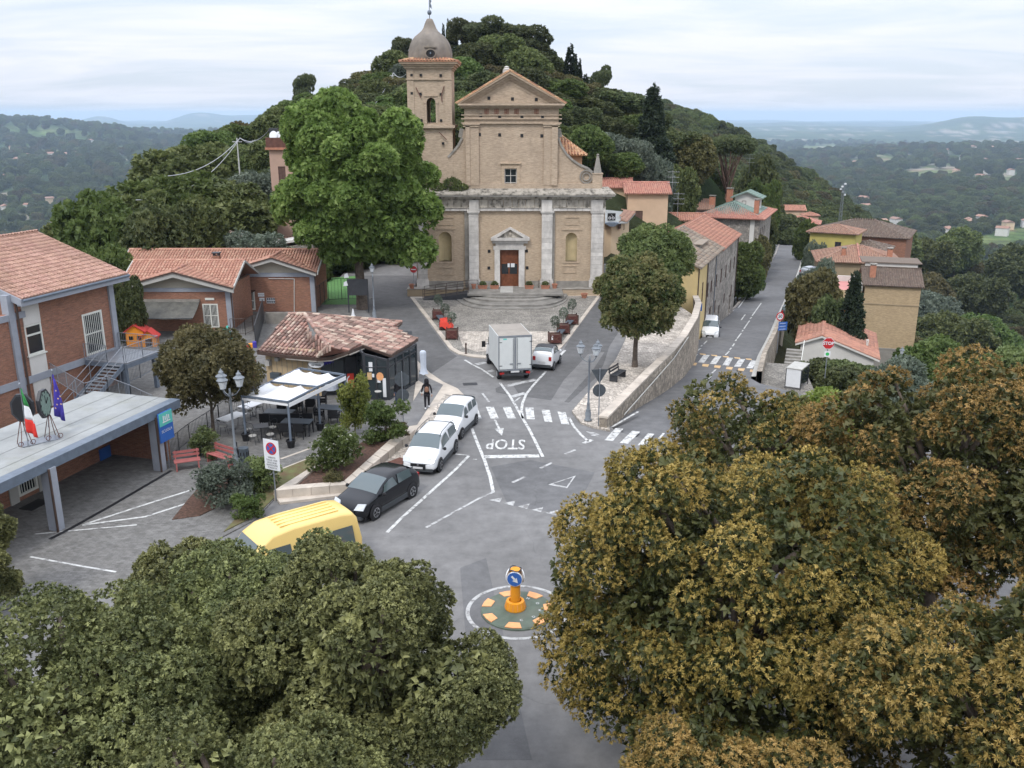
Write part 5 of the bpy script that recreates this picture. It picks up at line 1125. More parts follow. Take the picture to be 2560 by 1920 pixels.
# covered walkway with flat sheet roof
Pc=G(1640*.27125,900+365*.27125,3.1);RZP=math.atan2(10.5,3.05)
por=thing('entrance_canopy','long flat-roofed entrance canopy on concrete columns with red brick back wall','canopy',(Pc.x,Pc.y,0),RZP)
FP=Matrix.Translation((Pc.x,Pc.y,0))@Matrix.Rotation(RZP,4,'Z')
dep=4.9;Lp=17
for i in range(7):
 a=.42+i*.64;mb=MB();mb.box(-Lp,-.0 if i<6 else 0,a+.006,a+.634,3.0,3.12+.012*(i%2));mb.obj('roof_sheet',MT['concrete_weather'],por)
mb=MB();mb.box(-Lp,.03,-.05,.42,2.95,3.13);mb.obj('roof_edge',MT['metal_bluegrey'],por)
mb=MB();mb.box(-Lp,.03,-.09,-.05,2.72,3.13);mb.obj('gutter',MT['metal_bluegrey'],por)
mb=MB();mb.box(-Lp,-.0,.1,dep,2.8,2.95);mb.obj('soffit',MT['concrete_light'],por)
for k,(px,py)in enumerate(((415,1174),(160,1322))):
 q=FP.inverted()@G(px,py,.05);mb=MB();mb.rbox(q.x-.1,q.y+.25,.03,2.8,.34,.5,0);mb.obj('column',MT['concrete'],por)
 mb=MB();mb.tube([(q.x-.32,q.y+.0,.05),(q.x-.32,q.y,2.8)],.05,8);mb.obj('downpipe',MT['metal_brown'],por)
yb=3.75
Fb=FP@Matrix.Translation((0,yb,0))
d0=onp(Fb,40,1200)[0];d1=onp(Fb,88,1170)[0];dzb=onp(Fb,62,1265)[1];dzt_=2.45
mb=MB();mb.T=Matrix.Translation((0,yb,0));mb.wall(-Lp,-.6,-.1,2.8,0,.3,[(d0,d1,.25,dzt_)]);mb.obj('back_wall',MT['brick_red'],por)
mb=MB();mb.box(-.6,-.3,.55,yb+.3,-.1,2.8);mb.obj('side_wall',MT['brick_red'],por)
for x0 in(d0-.5,d1+.02):mb=MB();mb.box(x0,x0+.48,yb-.06,yb,0,2.8);mb.obj('white_panel',MT['concrete_light'],por)
window(por,Matrix.Translation((0,yb,0)),d0,d1,.25,dzt_,bars=6,mull=(0,1),fw=.12,name='barred_door')
for px,py,w_,h_,m_ in((262,1138,.75,.85,'sign_blue'),(112,1165,.5,.4,'black')):
 a,b=onp(Fb,px,py);mb=MB();mb.box(a-w_/2,a+w_/2,yb-.06,yb-.005,b-h_/2,b+h_/2);mb.obj('notice_board',MT[m_],por)
sg=onp(FP,415,1045,-.15);t=thing('school_sign','upright light and dark blue school sign at the canopy corner','sign',FP@Vector((sg[0]-.15,-.2,1.4)),RZP)
mb=MB();mb.box(-.5,.5,-.04,.02,.1,1.55);mb.obj('sign_board',MT['sign_blue'],t)
mb=MB();mb.box(-.48,.48,-.055,-.041,.9,1.53);mb.obj('emblem_panel',MT['toy_teal'],t)
mb=MB()
for k in range(4):mb.box(-.22+k*.13,-.15+k*.13,-.07,-.056,1.1+.05*(k%2),1.38-.04*(k%2))
mb.box(-.26,.3,-.07,-.056,1.04,1.09);mb.obj('emblem',MT['sign_white'],t)
lettering('SCUOLA',(0,-.05,.62),.2,'sign_white',t,(math.pi/2,0,0),name='lettering')
mb=MB();mb.tube([(-.0,.05,-1.4),(0,.05,1.5)],.035,6);mb.obj('bracket',MT['metal_grey'],t)
for nm,lab,a in(('floor_mat','dark doormat in front of the barred door under the canopy',(88,1262)),):
 q=G(*a,.055);mb=MB();mb.rbox(0,0,0,.02,1.1,.7,RZP);o=mb.obj(nm,MT['black']);o.location=(q.x,q.y,.052);tag(o,lab,'mat')
q=G(360*.27125,900+750*.27125,3.13)
ck=thing('clock_stand','octagonal double-faced clock on scrolled wrought-iron trestles on the canopy roof','clock',(q.x,q.y,3.13),RZP-.5)
mb=MB();mb.box(-.75,.75,-.35,.35,0,.03);mb.obj('base_plate',MT['metal_grey'],ck)
for sx in(-.55,.55):
 mb=MB()
 for dx in(-.22,.22):
  for dy in(-.28,.28):mb.tube([(sx+dx,dy,.03),(sx+dx*.6,dy*.7,.5),(sx+dx*.2,dy*.1,1.05)],.018,5)
 for s_ in(-1,1):mb.tube([(sx+s_*(.24+.1*math.cos(a)),-.28,.14+.1*math.sin(a))for a in np.linspace(-1.5,4.0,10)],.015,4)
 mb.obj('trestle',MT['rust'],ck)
for sx,rot_,fc in((-.42,-.7,'black'),(.42,.75,'glass')):
 mb=MB();mb.T=frame(sx,0,1.35,rot_);r_=.62;n=8
 mb.pxz([(r_*.8*math.cos(math.pi/8+math.pi*k/4),.25+r_*1.05*math.sin(math.pi/8+math.pi*k/4))for k in range(n)],-.07,.07);o=mb.obj('clock_case',MT['metal_dark'],ck)
 mb=MB();mb.T=frame(sx,0,1.35,rot_);mb.pxz([(r_*.66*math.cos(math.pi/8+math.pi*k/4),.25+r_*.9*math.sin(math.pi/8+math.pi*k/4))for k in range(n)],-.09,-.072);mb.obj('clock_face',MT['tile_green']if fc=='glass' else MT['black'],o)
 if fc=='glass':
  mb=MB();mb.T=frame(sx,0,1.35,rot_)
  for k in range(12):a=math.pi*k/6;x,z=.38*math.cos(a),.25+.5*math.sin(a);mb.box(x-.025,x+.025,-.1,-.091,z-.045,z+.045)
  mb.beam((0,-.105,.25),(.16,-.105,.48),.03,.01);mb.beam((0,-.105,.25),(-.05,-.105,.62),.025,.01);mb.obj('clock_markings',MT['black'],o)
def flag(label,px,py,cols,tilt,stars=False,hh=2.7):
 q=G(px,py,3.13);t=thing('flag',label,'flag',(q.x,q.y,3.13),-.1)
 mb=MB();mb.tube([(0,0,0),(tilt*hh,0,hh)],.02,6);mb.lathe(tilt*hh,0,[(.01,hh),(.05,hh+.05),(.01,hh+.12)],6);mb.obj('flagpole',MT['metal_grey'],t)
 for k,c in enumerate(cols):
  vs=[];n=9
  for i in range(n):
   for j in range(5):
    s_=i/(n-1);w0,w1=(k/len(cols)),((k+1)/len(cols))
    u=w0+(w1-w0)*j/4;drop=u*1.9;vs.append((tilt*(hh-.1-drop*.4)+s_*(.12+.38*math.sin(min(1,u*1.2)*1.6))+.02*math.sin(7*u+s_*5),.06*math.sin(s_*9+u*4)-.05*s_,hh-.12-drop-s_*.25))
  fs=[(i*5+j,(i+1)*5+j,(i+1)*5+j+1,i*5+j+1)for i in range(n-1)for j in range(4)]
  mb=MB();mb.add(vs,fs);f=mb.obj('flag_cloth',MT[c],t,smooth=True)
  m_=f.modifiers.new('thick','SOLIDIFY');m_.thickness=.006
 if stars:
  mb=MB()
  for a,b in((.22,.62),(.30,.95),(.24,1.25),(.40,.80),(.42,1.15),(.16,1.45)):
   mb.pxz([(tilt*(hh-.1-b*.4)+a+.05*math.cos(2*math.pi*i/10+.3)*(1 if i%2 else .45),hh-.12-b-a*.4+.05*math.sin(2*math.pi*i/10+.3)*(1 if i%2 else .45))for i in range(10)],-.16,-.15)
  mb.obj('stars',MT['yellow_paint'],t)
MT['flag_green']=mk('flag_green',(.05,.27,.08),.8,.1,4);MT['flag_red']=mk('flag_red',(.62,.04,.03),.8,.1,4);MT['flag_blue']=mk('flag_blue',(.06,.045,.32),.8,.15,4)
flag('green, white and red flag hanging limp beside the canopy clock',262*.27125,900+800*.27125,['flag_green','sign_white','flag_red'],.02)
flag('violet-blue flag with yellow stars on a leaning pole behind the clock',445*.27125,900+620*.27125,['flag_blue'],.22,True,2.6)
# low wing with crossed gables
WG=thing('school_wing','low brick school wing with crossed orange tiled gables and cream gable walls','school',(-26,76,0),0,world=True)
s_=.27125;B4=lambda zx,zy:(260+s_*zx,560+s_*zy)
RW=.06
def block(x0,x1,y0,y1,ze,zr2,za,front,wallcells,cream=True):
 mb=MB();mb.wall(x0,x1,-.5,ze-.35,y0,y0+.3,wallcells);mb.box(x0,x0+.3,y0+.3,y1,-.5,ze-.05);mb.box(x1-.3,x1,y0+.3,y1,-.5,ze-.05);mb.box(x0+.3,x1-.3,y1-.3,y1,-.5,ze);mb.obj('wall',MT['brick_red'],WG)
 mb=MB();mb.box(x0+.5,x1-.5,y0+.6,y1-.5,0,ze-.4);mb.obj('interior',MT['black'],WG)
 xm=(x0+x1)/2;sl=(za-ze)/((x1-x0)/2+.6)
 if za>ze+.1:mb=MB();mb.pxz([(x0,ze-.05),(x1,ze-.05),(xm,za-.28)],y0+.02,y0+.3);mb.obj('gable',MT['gable_cream'],WG)
 mb=MB();mb.box(x0,x1,y0-.06,y0+.3,ze-.35,ze-.05);mb.obj('concrete_beam',MT['concrete'],WG)
 for x in(x0,x1):mb=MB();mb.box(x-.2,x+.2,y0-.12,y0+.34,-.5,ze-.05);mb.obj('concrete_column',MT['concrete'],WG)
 ym=(y0+y1)/2;X0,X1,Y0,Y1=x0-.6,x1+.6,y0-.6,y1+.6
 yv=Y0+(za-ze)/(zr2-ze)*(ym-Y0)
 roof_plane(WG,[(X0,Y0,ze),(xm,yv,za),(X1,Y0,ze),(X1,ym,zr2),(X0,ym,zr2)]if za>ze+.1 else[(X0,Y0,ze),(gx0-.5,Y0,ze),(xmb,Y0+.1+(zzb-ze)/(zr2-ze)*(ym-Y0),zzb),(gx1+.5,Y0,ze),(X1,ym,zr2),(X0,ym,zr2)],MT['tile_mid'],.25,.36,front,udir=(1,0,0))
 roof_plane(WG,[(X1,Y1,ze),(X0,Y1,ze),(X0,ym,zr2),(X1,ym,zr2)],MT['tile_mid'],.25,.36)
 yr=Y0+(za-ze)/(zr2-ze)*(ym-Y0)+.5
 for s in((-1,1)if za>ze+.1 else()):
  xe=X0-.05 if s<0 else X1+.05
  roof_plane(WG,[(xm,Y0-.12,za+.12),(xm,yr+.1,za+.12),(xe,Y0-.02,ze+.1),(xe,Y0-.12,ze+.1)],MT['tile_mid'],.25,.36,slab=.12,udir=(0,1,0))
  mb=MB();mb.pxz([(xe,ze-.32),(xe,ze-.02),(xm,za+.02),(xm,za-.3)],Y0-.16,Y0-.02);mb.obj('verge_board',MT['concrete_light'],WG)
  mb=MB();mb.beam((xe,Y0-.2,ze+.05),(xm,Y0-.2,za+.1),.08,.1);mb.obj('gutter',MT['metal_brown'],WG)
 if za>ze+.1:ridge_caps(WG,[(xm,Y0-.1,za+.14),(xm,yr+.1,za+.15)],MT['tile_orange'],.16)
 ridge_caps(WG,[(X0,ym,zr2),(X1,ym,zr2)],MT['tile_mid'],.12)
 for X in(X0,X1):mb=MB();mb.pyz([(Y0,ze-.14),(Y0,ze+.06),(ym,zr2+.06),(ym,zr2-.14)],X-.05,X+.05);mb.pyz([(Y1,ze-.14),(Y1,ze+.06),(ym,zr2+.06),(ym,zr2-.14)],X-.05,X+.05);mb.obj('verge_board',MT['concrete_light'],WG)
y0=70.0;Fw=frame(0,y0,0,0)
fx0,fx1=onp(Fw,*B4(210,620))[0]+.1,onp(Fw,*B4(1140,600))[0]
wa=onp(Fw,*B4(905,735));wb=onp(Fw,*B4(1068,960))
block(fx0,fx1,y0,y0+6.2,3.55,5.15,4.75,300,[(wa[0],wb[0],.35,wa[1])])
window(WG,Fw,wa[0],wb[0],.35,wa[1],mull=(1,1),fw=.09,bars=10,name='barred_door')
mb=MB();a,b=onp(Fw,*B4(975,690));mb.box(a-.35,a+.35,y0-.08,y0,b-.08,b+.08);mb.obj('wall_lamp',MT['white_frame'],WG)
y2=77.4;F2=frame(0,y2,0,0);gx0=onp(F2,*B4(1235,620))[0]-.6;gx1=onp(F2,*B4(1925,600))[0]
wa2=onp(F2,*B4(1228,620));wb2=onp(F2,*B4(1405,860));
_p=onp(frame(0,y2-.6,0,0),*B4(1545,310));xmb,zzb=_p
block(gx0-9,gx1,y2,y2+6.0,3.5,5.0,3.52,200,[(wa2[0],wb2[0],.2,wa2[1])])
xm=onp(frame(0,y2-.6,0,0),*B4(1545,310))[0];zz=onp(frame(0,y2-.6,0,0),*B4(1545,310))[1]
mb=MB();mb.pxz([(gx0,3.45),(gx1,3.45),(xm,zz-.3)],y2-.03,y2+.25);mb.obj('gable',MT['gable_cream'],WG)
mb=MB();mb.box(gx0,gx1,y2-.08,y2,3.1,3.45);mb.obj('concrete_beam',MT['concrete'],WG)
for xe in(gx0-.5,gx1+.5):
 roof_plane(WG,[(xm,y2-.75,zz),(xm,y2+2.4,zz),(xe,y2-.6,3.58),(xe,y2-.75,3.58)],MT['tile_mid'],.25,.36,slab=.12,udir=(0,1,0))
 mb=MB();mb.pxz([(xe,3.28),(xe,3.55),(xm,zz-.05),(xm,zz-.33)],y2-.8,y2-.68);mb.obj('verge_board',MT['concrete_light'],WG)
 mb=MB();mb.beam((xe,y2-.84,3.6),(xm,y2-.84,zz),.08,.1);mb.obj('gutter',MT['metal_brown'],WG)
ridge_caps(WG,[(xm,y2-.75,zz+.03),(xm,y2+2.4,zz+.05)],MT['tile_orange'],.16)
window(WG,F2,wa2[0],wb2[0],.2,wa2[1],mull=(1,1),fw=.12,bars=8,name='barred_door')
mb=MB();mb.box(wa2[0]-.1,wb2[0]+.1,y2-1.0,y2,wa2[1]+.05,wa2[1]+.12);mb.obj('door_canopy',MT['glass'],WG)
for p,q in(((1418,635),(1478,668)),((1432,680),(1482,708)),((1498,680),(1578,730))):
 a=onp(F2,*B4(*p));b=onp(F2,*B4(*q));mb=MB();mb.box(a[0],b[0],y2-.04,y2-.003,b[1],a[1]);o=mb.obj('notice_board',MT['sign_white'],WG)
 if p[0]>1490:
  for k in range(4):
   for j in range(2):mb=MB();x=a[0]+(b[0]-a[0])*(k+.25)/4;z=b[1]+(a[1]-b[1])*(j+.2)/2;mb.box(x,x+.13,y2-.05,y2-.041,z,z+.18);mb.obj('picture',MT['bin_blue'],o)
 else:lettering('SCUOLA' if p[0]<1430 else 'DELL\'INFANZIA',((a[0]+b[0])/2+26,y2-.05-76,(a[1]+b[1])/2),.14 if p[0]<1430 else .1,'sign_black',o,(math.pi/2,0,0),name='lettering')
for a,b,c in((1755,505,820),):p=onp(F2,*B4(a,b));q=onp(F2,*B4(a,c));mb=MB();mb.tube([(p[0],y2-.07,p[1]),(q[0],y2-.07,q[1])],.035,6);mb.tube([(p[0],y2-.07,p[1]),(p[0]-2.2,y2-.07,p[1]+.03)],.03,6);mb.obj('pipe',MT['white_plaster'],WG)
mb=MB();mb.tube([(gx1+.28,y2-.2,0),(gx1+.28,y2-.2,3.3)],.06,8);mb.obj('downpipe',MT['metal_brown'],WG)
mb=MB();mb.tube([(fx1+.28,y0-.2,0),(fx1+.28,y0-.2,3.3)],.06,8);mb.obj('downpipe',MT['metal_brown'],WG)
chimney(WG,None,-24.2,74.3,4.6,5.4,.5,'brick_red','metal_dark')
aw=thing('awning','weathered dark grey fabric awning on the front of the brick wing','awning',(-28,y0,0),0,world=True)
a=onp(Fw,*B4(270,705));b=onp(Fw,*B4(885,695));c=G(260+s_*820,560+s_*865,1.95);
ya=y0-2.6;ca=onp(frame(0,ya,0,0),*B4(170,878));cb=onp(frame(0,ya,0,0),*B4(815,868))
mb=MB();n=14
for i in range(n+1):
 for j in range(7):
  u,v=i/n,j/6;x=(a[0]*(1-v)+ca[0]*v)*(1-u)+(b[0]*(1-v)+cb[0]*v)*u;z=a[1]*(1-v)+ca[1]*v-.08*math.sin(v*math.pi)+.02*math.sin(u*23+v*3);mb.v.append((x,y0-.05+(ya-y0)*v,z))
for i in range(n):
 for j in range(6):mb.f.append((i*7+j,(i+1)*7+j,(i+1)*7+j+1,i*7+j+1))
o=mb.obj('awning_cloth',MT['awning_grey'],aw);m_=o.modifiers.new('t','SOLIDIFY');m_.thickness=.015
mb=MB();mb.box(a[0],b[0],y0-.22,y0-.02,a[1]-.1,a[1]+.12);mb.obj('awning_box',MT['stone_gray'],aw)
mb=MB();mb.tube([(ca[0],ya,ca[1]),(cb[0],ya,cb[1])],.035,6);mb.obj('front_bar',MT['metal_dark'],aw)
def playhouse(label,p,w_,d_,h_,body,roof,arch=True):
 t=thing('playhouse',label,'playhouse',p,.15,'plastic playhouses in the school yard');mb=MB();mb.wall(-w_/2,w_/2,0,h_,-d_/2,-d_/2+.05,[(-.22,.22,0,.6)]if arch else[(-w_/2+.2,-w_/2+.5,.5,.8),(w_/2-.5,w_/2-.2,.5,.8)]);mb.box(-w_/2,-w_/2+.05,-d_/2+.05,d_/2,0,h_);mb.box(w_/2-.05,w_/2,-d_/2+.05,d_/2,0,h_);mb.box(-w_/2+.05,w_/2-.05,d_/2-.05,d_/2,0,h_)
 for y in(-d_/2,d_/2-.05):mb.pxz([(-w_/2,h_),(w_/2,h_),(0,h_+.42)],y,y+.05)
 mb.obj('wall',MT[body],t)
 for s in(-1,1):mb=MB();mb.pxz([(s*(w_/2+.15),h_-.1),(0,h_+.46),(0,h_+.54),(s*(w_/2+.15),h_-.02)],-d_/2-.12,d_/2+.12);mb.obj('roof',MT[roof],t)
playhouse('taller orange plastic playhouse with a red roof nearest the steel stairs',G(260+s_*315,560+s_*1112,.05),1.25,1.3,1.15,'toy_orange','toy_red',False)
playhouse('lower orange plastic playhouse with arched opening beside the taller one',G(260+s_*432,560+s_*1118,.05),1.0,1.0,.72,'toy_orange','toy_red')
q=G(260+s_*1095,560+s_*1090,.05);t=thing('slide','turquoise plastic garden slide behind the brownish tree','slide',q,.4);mb=MB();mb.beam((-.6,0,.15),(.5,0,1.1),.45,.05);mb.beam((-.6,-.24,.22),(.5,-.24,1.17),.04,.14);mb.beam((-.6,.24,.22),(.5,.24,1.17),.04,.14);mb.obj('chute',MT['toy_teal'],t);mb=MB();mb.beam((.5,-.2,1.1),(.75,-.2,0),.05);mb.beam((.5,.2,1.1),(.75,.2,0),.05);mb.obj('ladder',MT['toy_teal'],t)
q=G(260+s_*1355,560+s_*1180,.05);t=thing('spring_rider','small red, orange and blue play rocker beside the steep bar roof','toy',q,.3)
for k,c in enumerate(('toy_red','toy_orange','flag_blue')):mb=MB();mb.box(-.4+k*.28,-.14+k*.28,-.2,.2,.1+k*.12,.5+k*.12);mb.obj('toy_block',MT[c],t)
railing('yard_railing','grey metal railing in front of the steel stairs, along the canopy roof',[G(95,985,.2)+Vector((0,0,1.6)),G(217,1003,1.8),G(272,985,1.8),G(330,1008,1.8),G(385,1035,1.8)],1.0,'metal_grey',.15)
railing('yard_railing','grey railing of the ramp beneath the steel landing',[G(310,965,.3),G(352,945,.3),G(390,925,.3)],1.0,'metal_bluegrey',.15)
railing('ramp_railing','dark metal railing between canopy column and bar terrace',[G(420,1150,.05),G(475,1105,.05),G(520,1075,.05),G(575,1035,.05),G(640,1010,.05)],1.0,'metal_dark',.14)
railing('entrance_gate','brown metal entrance gate before the pale double door of the wing',[G(578,838,.05),G(614,838,.05),G(652,820,.05)],1.3,'metal_brown',.16)
mb=MB();mb.beam(G(640,872,0)+Vector((0,0,.9)),G(660,800,0)+Vector((0,0,.9)),.06,1.7);tag(mb.obj('mesh_panel',MT['metal_dark']),'dark mesh fence panel rising behind the left edge of the bar roof','fence')
mb=MB();mb.beam(G(665,795,.5),G(762,795,.5),.3,.9);tag(mb.obj('low_wall',MT['stone_gray']),'low concrete wall below the second brick gable','wall')
mb=MB();p=G(590,1000,0);q=G(640,950,0);mb.beam((p.x,p.y,.7),(q.x,q.y,.7),.25,1.4);tag(mb.obj('brick_wall',MT['brick_red']),'short red brick wall between the brownish tree and the bar','wall')
mb=MB();p=[G(770,762,.02),G(905,762,.02),G(900,690,.02),G(775,700,.02)];mb.prism([(v.x,v.y)for v in p],.05,.07);struct(mb.obj('sports_pitch',MT['turf']))
railing('pitch_fence','dark green fence posts and gate in front of the green sports pitch',[G(792,775,.05),G(822,752,.05),G(855,750,.05),G(900,750,.05)],2.0,'metal_dark',.3)
# the bar
A7z=lambda zx,zy:(580+.27125*zx,750+.27125*zy)
b_=lambda zx,zy,z:G(*A7z(zx,zy),z)
bar=thing('bar_building','single-storey bar with mottled coppi tile roof, beige wall and black glazed front','bar',(-11,56,0),0,world=True)
SE,NE=b_(1465,510,2.7),b_(1710,360,2.7);K2=b_(670,130,4.15);K1=b_(520,125,4.15)
n_=(NE-SE).cross(K2-SE).normalized();n_=n_ if n_.z>0 else-n_
h3=lambda zx,zy:hitplane(*A7z(zx,zy),SE,n_)
Ep,P3_,N1,N0,Hm=h3(1205,415),h3(1070,470),h3(1500,268),h3(1562,205),h3(880,430)
A_,Pa,P2_=b_(235,470,2.72),b_(500,507,2.66),b_(790,532,2.62)
K1 .z=4.1
roof_plane(bar,[SE,NE,N1,N0,K2,Hm,P3_,Ep],MT['tile_bar'],.27,.44,190,slab=.1,slabmat=MT['rust'])
roof_plane(bar,[A_,P2_,K2,K1],MT['tile_bar'],.27,.36,110,slab=.1,slabmat=MT['rust'])
roof_plane(bar,[P2_,P3_,Hm,K2+(Hm-K2)*.5],MT['tile_bar'],.25,.36,0,slab=.1,slabmat=MT['rust'])
ridge_caps(bar,[K2,Hm,(P2_+P3_)/2+Vector((-.3,.1,.1))],MT['tile_bar'],.13,.4);ridge_caps(bar,[K1,K2,N0],MT['tile_bar'],.12,.45)
ridge_caps(bar,[P2_+Vector((0,0,.05)),Hm],MT['tile_bar'],.12,.4)
mb=MB()
arc=[A_,Pa,P2_,b_(930,520,2.7),P3_,Ep]
for p,q in zip(arc,arc[1:]):mb.beam(p-Vector((0,0,.1)),q-Vector((0,0,.1)),.12,.2)
mb.obj('eave_fascia',MT['metal_brown'],bar)
mb=MB()
for p,q in zip(arc[1:],arc[2:]):mb.beam(p-Vector((0,0,.22)),q-Vector((0,0,.22)),.3,.05)
mb.obj('eave_soffit',MT['stone_gray'],bar)
mb=MB()
for p,q in((Ep,SE),(SE,NE),(NE,N1),(N1,N0),(N0,K2),(A_,K1),(K1,K2)):mb.beam(p-Vector((0,0,.05)),q-Vector((0,0,.05)),.1,.16)
mb.obj('verge',MT['metal_brown'],bar)
gw=b_(330,735,0);gs=b_(800,800,0)
wS0,wS1=A_+(P2_-A_)*.06,A_+(P2_-A_)*.97;inn=Vector((.18,.9,0))*.55
p0,p1=wS0+inn,wS1+inn;
mb=MB();mb.prism([(p0 .x,p0 .y),(p1 .x,p1 .y),(p1 .x+.05,p1 .y+.3),(p0 .x,p0 .y+.3)],0,2.9);mb.prism([(p0 .x,p0 .y+.3),(p0 .x+.3,p0 .y+.3),(K1 .x+.5,K1 .y-.3),(K1 .x+.2,K1 .y-.3)],0,2.7);mb.obj('wall',MT['cream'],bar)
rz=math.atan2(p1 .y-p0 .y,p1 .x-p0 .x);TW=frame(p0 .x,p0 .y,0,rz);Lw=(p1-p0).length
for k in range(9):mb=MB();mb.T=TW;x=.4+k*(Lw-.5)/9;mb.box(x-.012,x+.012,-.012,-.001,.05,2.5);mb.obj('wall_joint',MT['stone_gray'],bar)
def onw(T,zx,zy,off=0):return onp(T,*A7z(zx,zy),off)
for(x0,y0,x1,y1),m_ in(((370,660,460,720),'bin_blue'),((325,545,365,600),'concrete_light'),((412,522,445,556),'concrete_light'),((718,585,760,625),'concrete_light')):
 a,b=onw(TW,x0,y0),onw(TW,x1,y1);mb=MB();mb.T=TW;mb.box(a[0],b[0],-.28,-.01,b[1],a[1]);mb.obj('wall_box',MT[m_],bar)
a=onw(TW,905,600);
q0=p1;q1=Ep+Vector((-.1,.35,0));mb=MB();mb.prism([(q0 .x,q0 .y+.02),(q1 .x,q1 .y),(q1 .x-.1,q1 .y+.2),(q0 .x,q0 .y+.25)],0,.85);mb.obj('counter_wall',MT['metal_dark'],bar)
rz2=math.atan2(q1 .y-q0 .y,q1 .x-q0 .x);TR=frame(q0 .x,q0 .y+.05,0,rz2);Lr=(q1-q0).length
window(bar,TR,.05,Lr*.55,.95,2.25,frame='metal_dark',mull=(1,0),glass='glass_bar',fw=.06)
mb=MB();mb.T=TR;mb.box(Lr*.57,Lr,.0,.1,0,2.35);mb.obj('dark_panel',MT['metal_dark'],bar)
mb=MB();mb.T=TR;mb.box(0,Lr,.12,.2,.85,2.6);mb.obj('dark_panel',MT['black'],bar)
a0,a1=onw(TR,1060,680,-.5),onw(TR,1128,840,-.5);mb=MB();mb.T=TR;mb.box(a0[0],a1[0]+.0,-.55,-.5,a1[1]-.02,a0[1]);o=mb.obj('red_banner',MT['red_cloth'],bar)
mb=MB();mb.T=TR;c=((a0[0]+a1[0])/2,(a0[1]*.6+a1[1]*.4));
for k in range(7):
 t0,t1=math.pi*(.6+k*.14),math.pi*(.6+(k+1)*.14);mb.pxz([(c[0]+.2*math.cos(t0),c[1]+.3*math.sin(t0)),(c[0]+.26*math.cos(t0),c[1]+.37*math.sin(t0)),(c[0]+.26*math.cos(t1),c[1]+.37*math.sin(t1)),(c[0]+.2*math.cos(t1),c[1]+.3*math.sin(t1))],-.57,-.551)
mb.obj('banner_print',MT['sign_white'],o)
mb=MB();pa,pb=b_(845,575,2.2),b_(1165,505,2.25)
for k in range(14):
 u0,u1=k/14,(k+1)/14;a=pa+(pb-pa)*u0;b=pa+(pb-pa)*u1;m_=(a+b)/2
 mb.add([(a.x,a.y-.02,a.z+.24),(b.x,b.y-.02,b.z+.24),(b.x,b.y-.02,b.z-.08),(m_.x,m_.y-.03,m_.z-.2),(a.x,a.y-.02,a.z-.08)],[(0,4,3,2,1)])
o=mb.obj('blue_pelmet',MT['blue_banner'],bar);m_=o.modifiers.new('t','SOLIDIFY');m_.thickness=.02
c=b_(780,575,2.25);sgn=thing('bar_sign','small white oval bar sign under the curved eave','sign',(c.x,c.y-.15,2.2),0)
mb=MB();mb.pxz([(.46*math.cos(2*math.pi*k/20),.24*math.sin(2*math.pi*k/20))for k in range(20)],-.03,.03);mb.obj('sign_board',MT['sign_white'],sgn)
lettering('caffè',(0,-.035,.1),.14,'metal_dark',sgn,(math.pi/2,0,0));lettering('virginia',(0,-.035,-.06),.2,'metal_dark',sgn,(math.pi/2,0,0),bold=.004)
g0,g1,g2=b_(1230,905,.12),b_(1450,910,.12),b_(1705,745,.12)
def glazed(p,q,top0,top1,cols,door=None,rails=(.62,)):
 rz=math.atan2(q.y-p.y,q.x-p.x);Lx=math.hypot(q.x-p.x,q.y-p.y);T=frame(p.x,p.y,0,rz)
 tz=lambda x:top0+(top1-top0)*x/Lx-.12
 for k in range(cols+1):x=Lx*k/cols;mb=MB();mb.T=T;mb.box(x-.06,x+.06,-.05,.08,.0,tz(x));mb.obj('post',MT['metal_dark'],bar)
 mb=MB();mb.T=T;mb.pxz([(0,tz(0)-.02),(Lx,tz(Lx)-.02),(Lx,tz(Lx)-.14),(0,tz(0)-.14)],-.045,.07);mb.box(0,Lx,-.04,.06,.0,.14)
 for r_ in rails:mb.box(0,Lx,-.035,.055,2.05,2.13)
 mb.obj('glazing_bar',MT['metal_dark'],bar)
 for k in range(cols):
  x0,x1=Lx*k/cols+.06,Lx*(k+1)/cols-.06;mb=MB();mb.T=T;mb.pxz([(x0,.14),(x1,.14),(x1,tz(x1)-.14),(x0,tz(x0)-.14)],.0,.03);mb.obj('pane',MT['glass_bar'],bar)
 return T,Lx
T2,L2=glazed(g1,g2,SE.z,NE.z,4)
T1_,L1_=glazed(g0,g1,Ep.z-.05,SE.z,2)
pl_=g0+Vector((-.6,1.4,0));glazed(pl_,g0,Ep.z,Ep.z-.05,1)
mb=MB();mb.prism([(g0 .x+.1,g0 .y+.15),(g1 .x-.1,g1 .y+.15),(g2 .x-.15,g2 .y),(g2 .x-1.5,g2 .y+2.5),(g0 .x-1,g0 .y+4)],.02,.06);mb.obj('floor',MT['stone_gray'],bar)
mb=MB();mb.prism([(g2 .x-.3,g2 .y+.3),(g2 .x-.6,g2 .y+3.4),(K2 .x,K2 .y-.5),(g0 .x-.8,g0 .y+3.5)],.06,2.6);mb.obj('interior',MT['metal_dark'],bar)
for(x0,y0,x1,y1),m_ in(((1258,572,1295,618),'sign_white'),((1262,628,1295,658),'sign_white'),((1245,668,1290,735),'yellow_paint'),((1290,680,1312,712),'sign_white'),((1332,708,1370,762),'sign_white')):
 a,b=onw(T1_,x0,y0,-.04),onw(T1_,x1,y1,-.04);mb=MB();mb.T=T1_;mb.box(a[0],b[0],-.05,-.042,b[1],a[1]);mb.obj('poster',MT[m_],bar)
a,b=onw(T1_,1395,720,-.04),onw(T1_,1425,895,-.04);mb=MB();mb.T=T1_;mb.box(a[0]-.05,b[0],-.05,-.042,max(b[1],.15),a[1]);o=mb.obj('tall_poster',MT['sign_white'],bar)
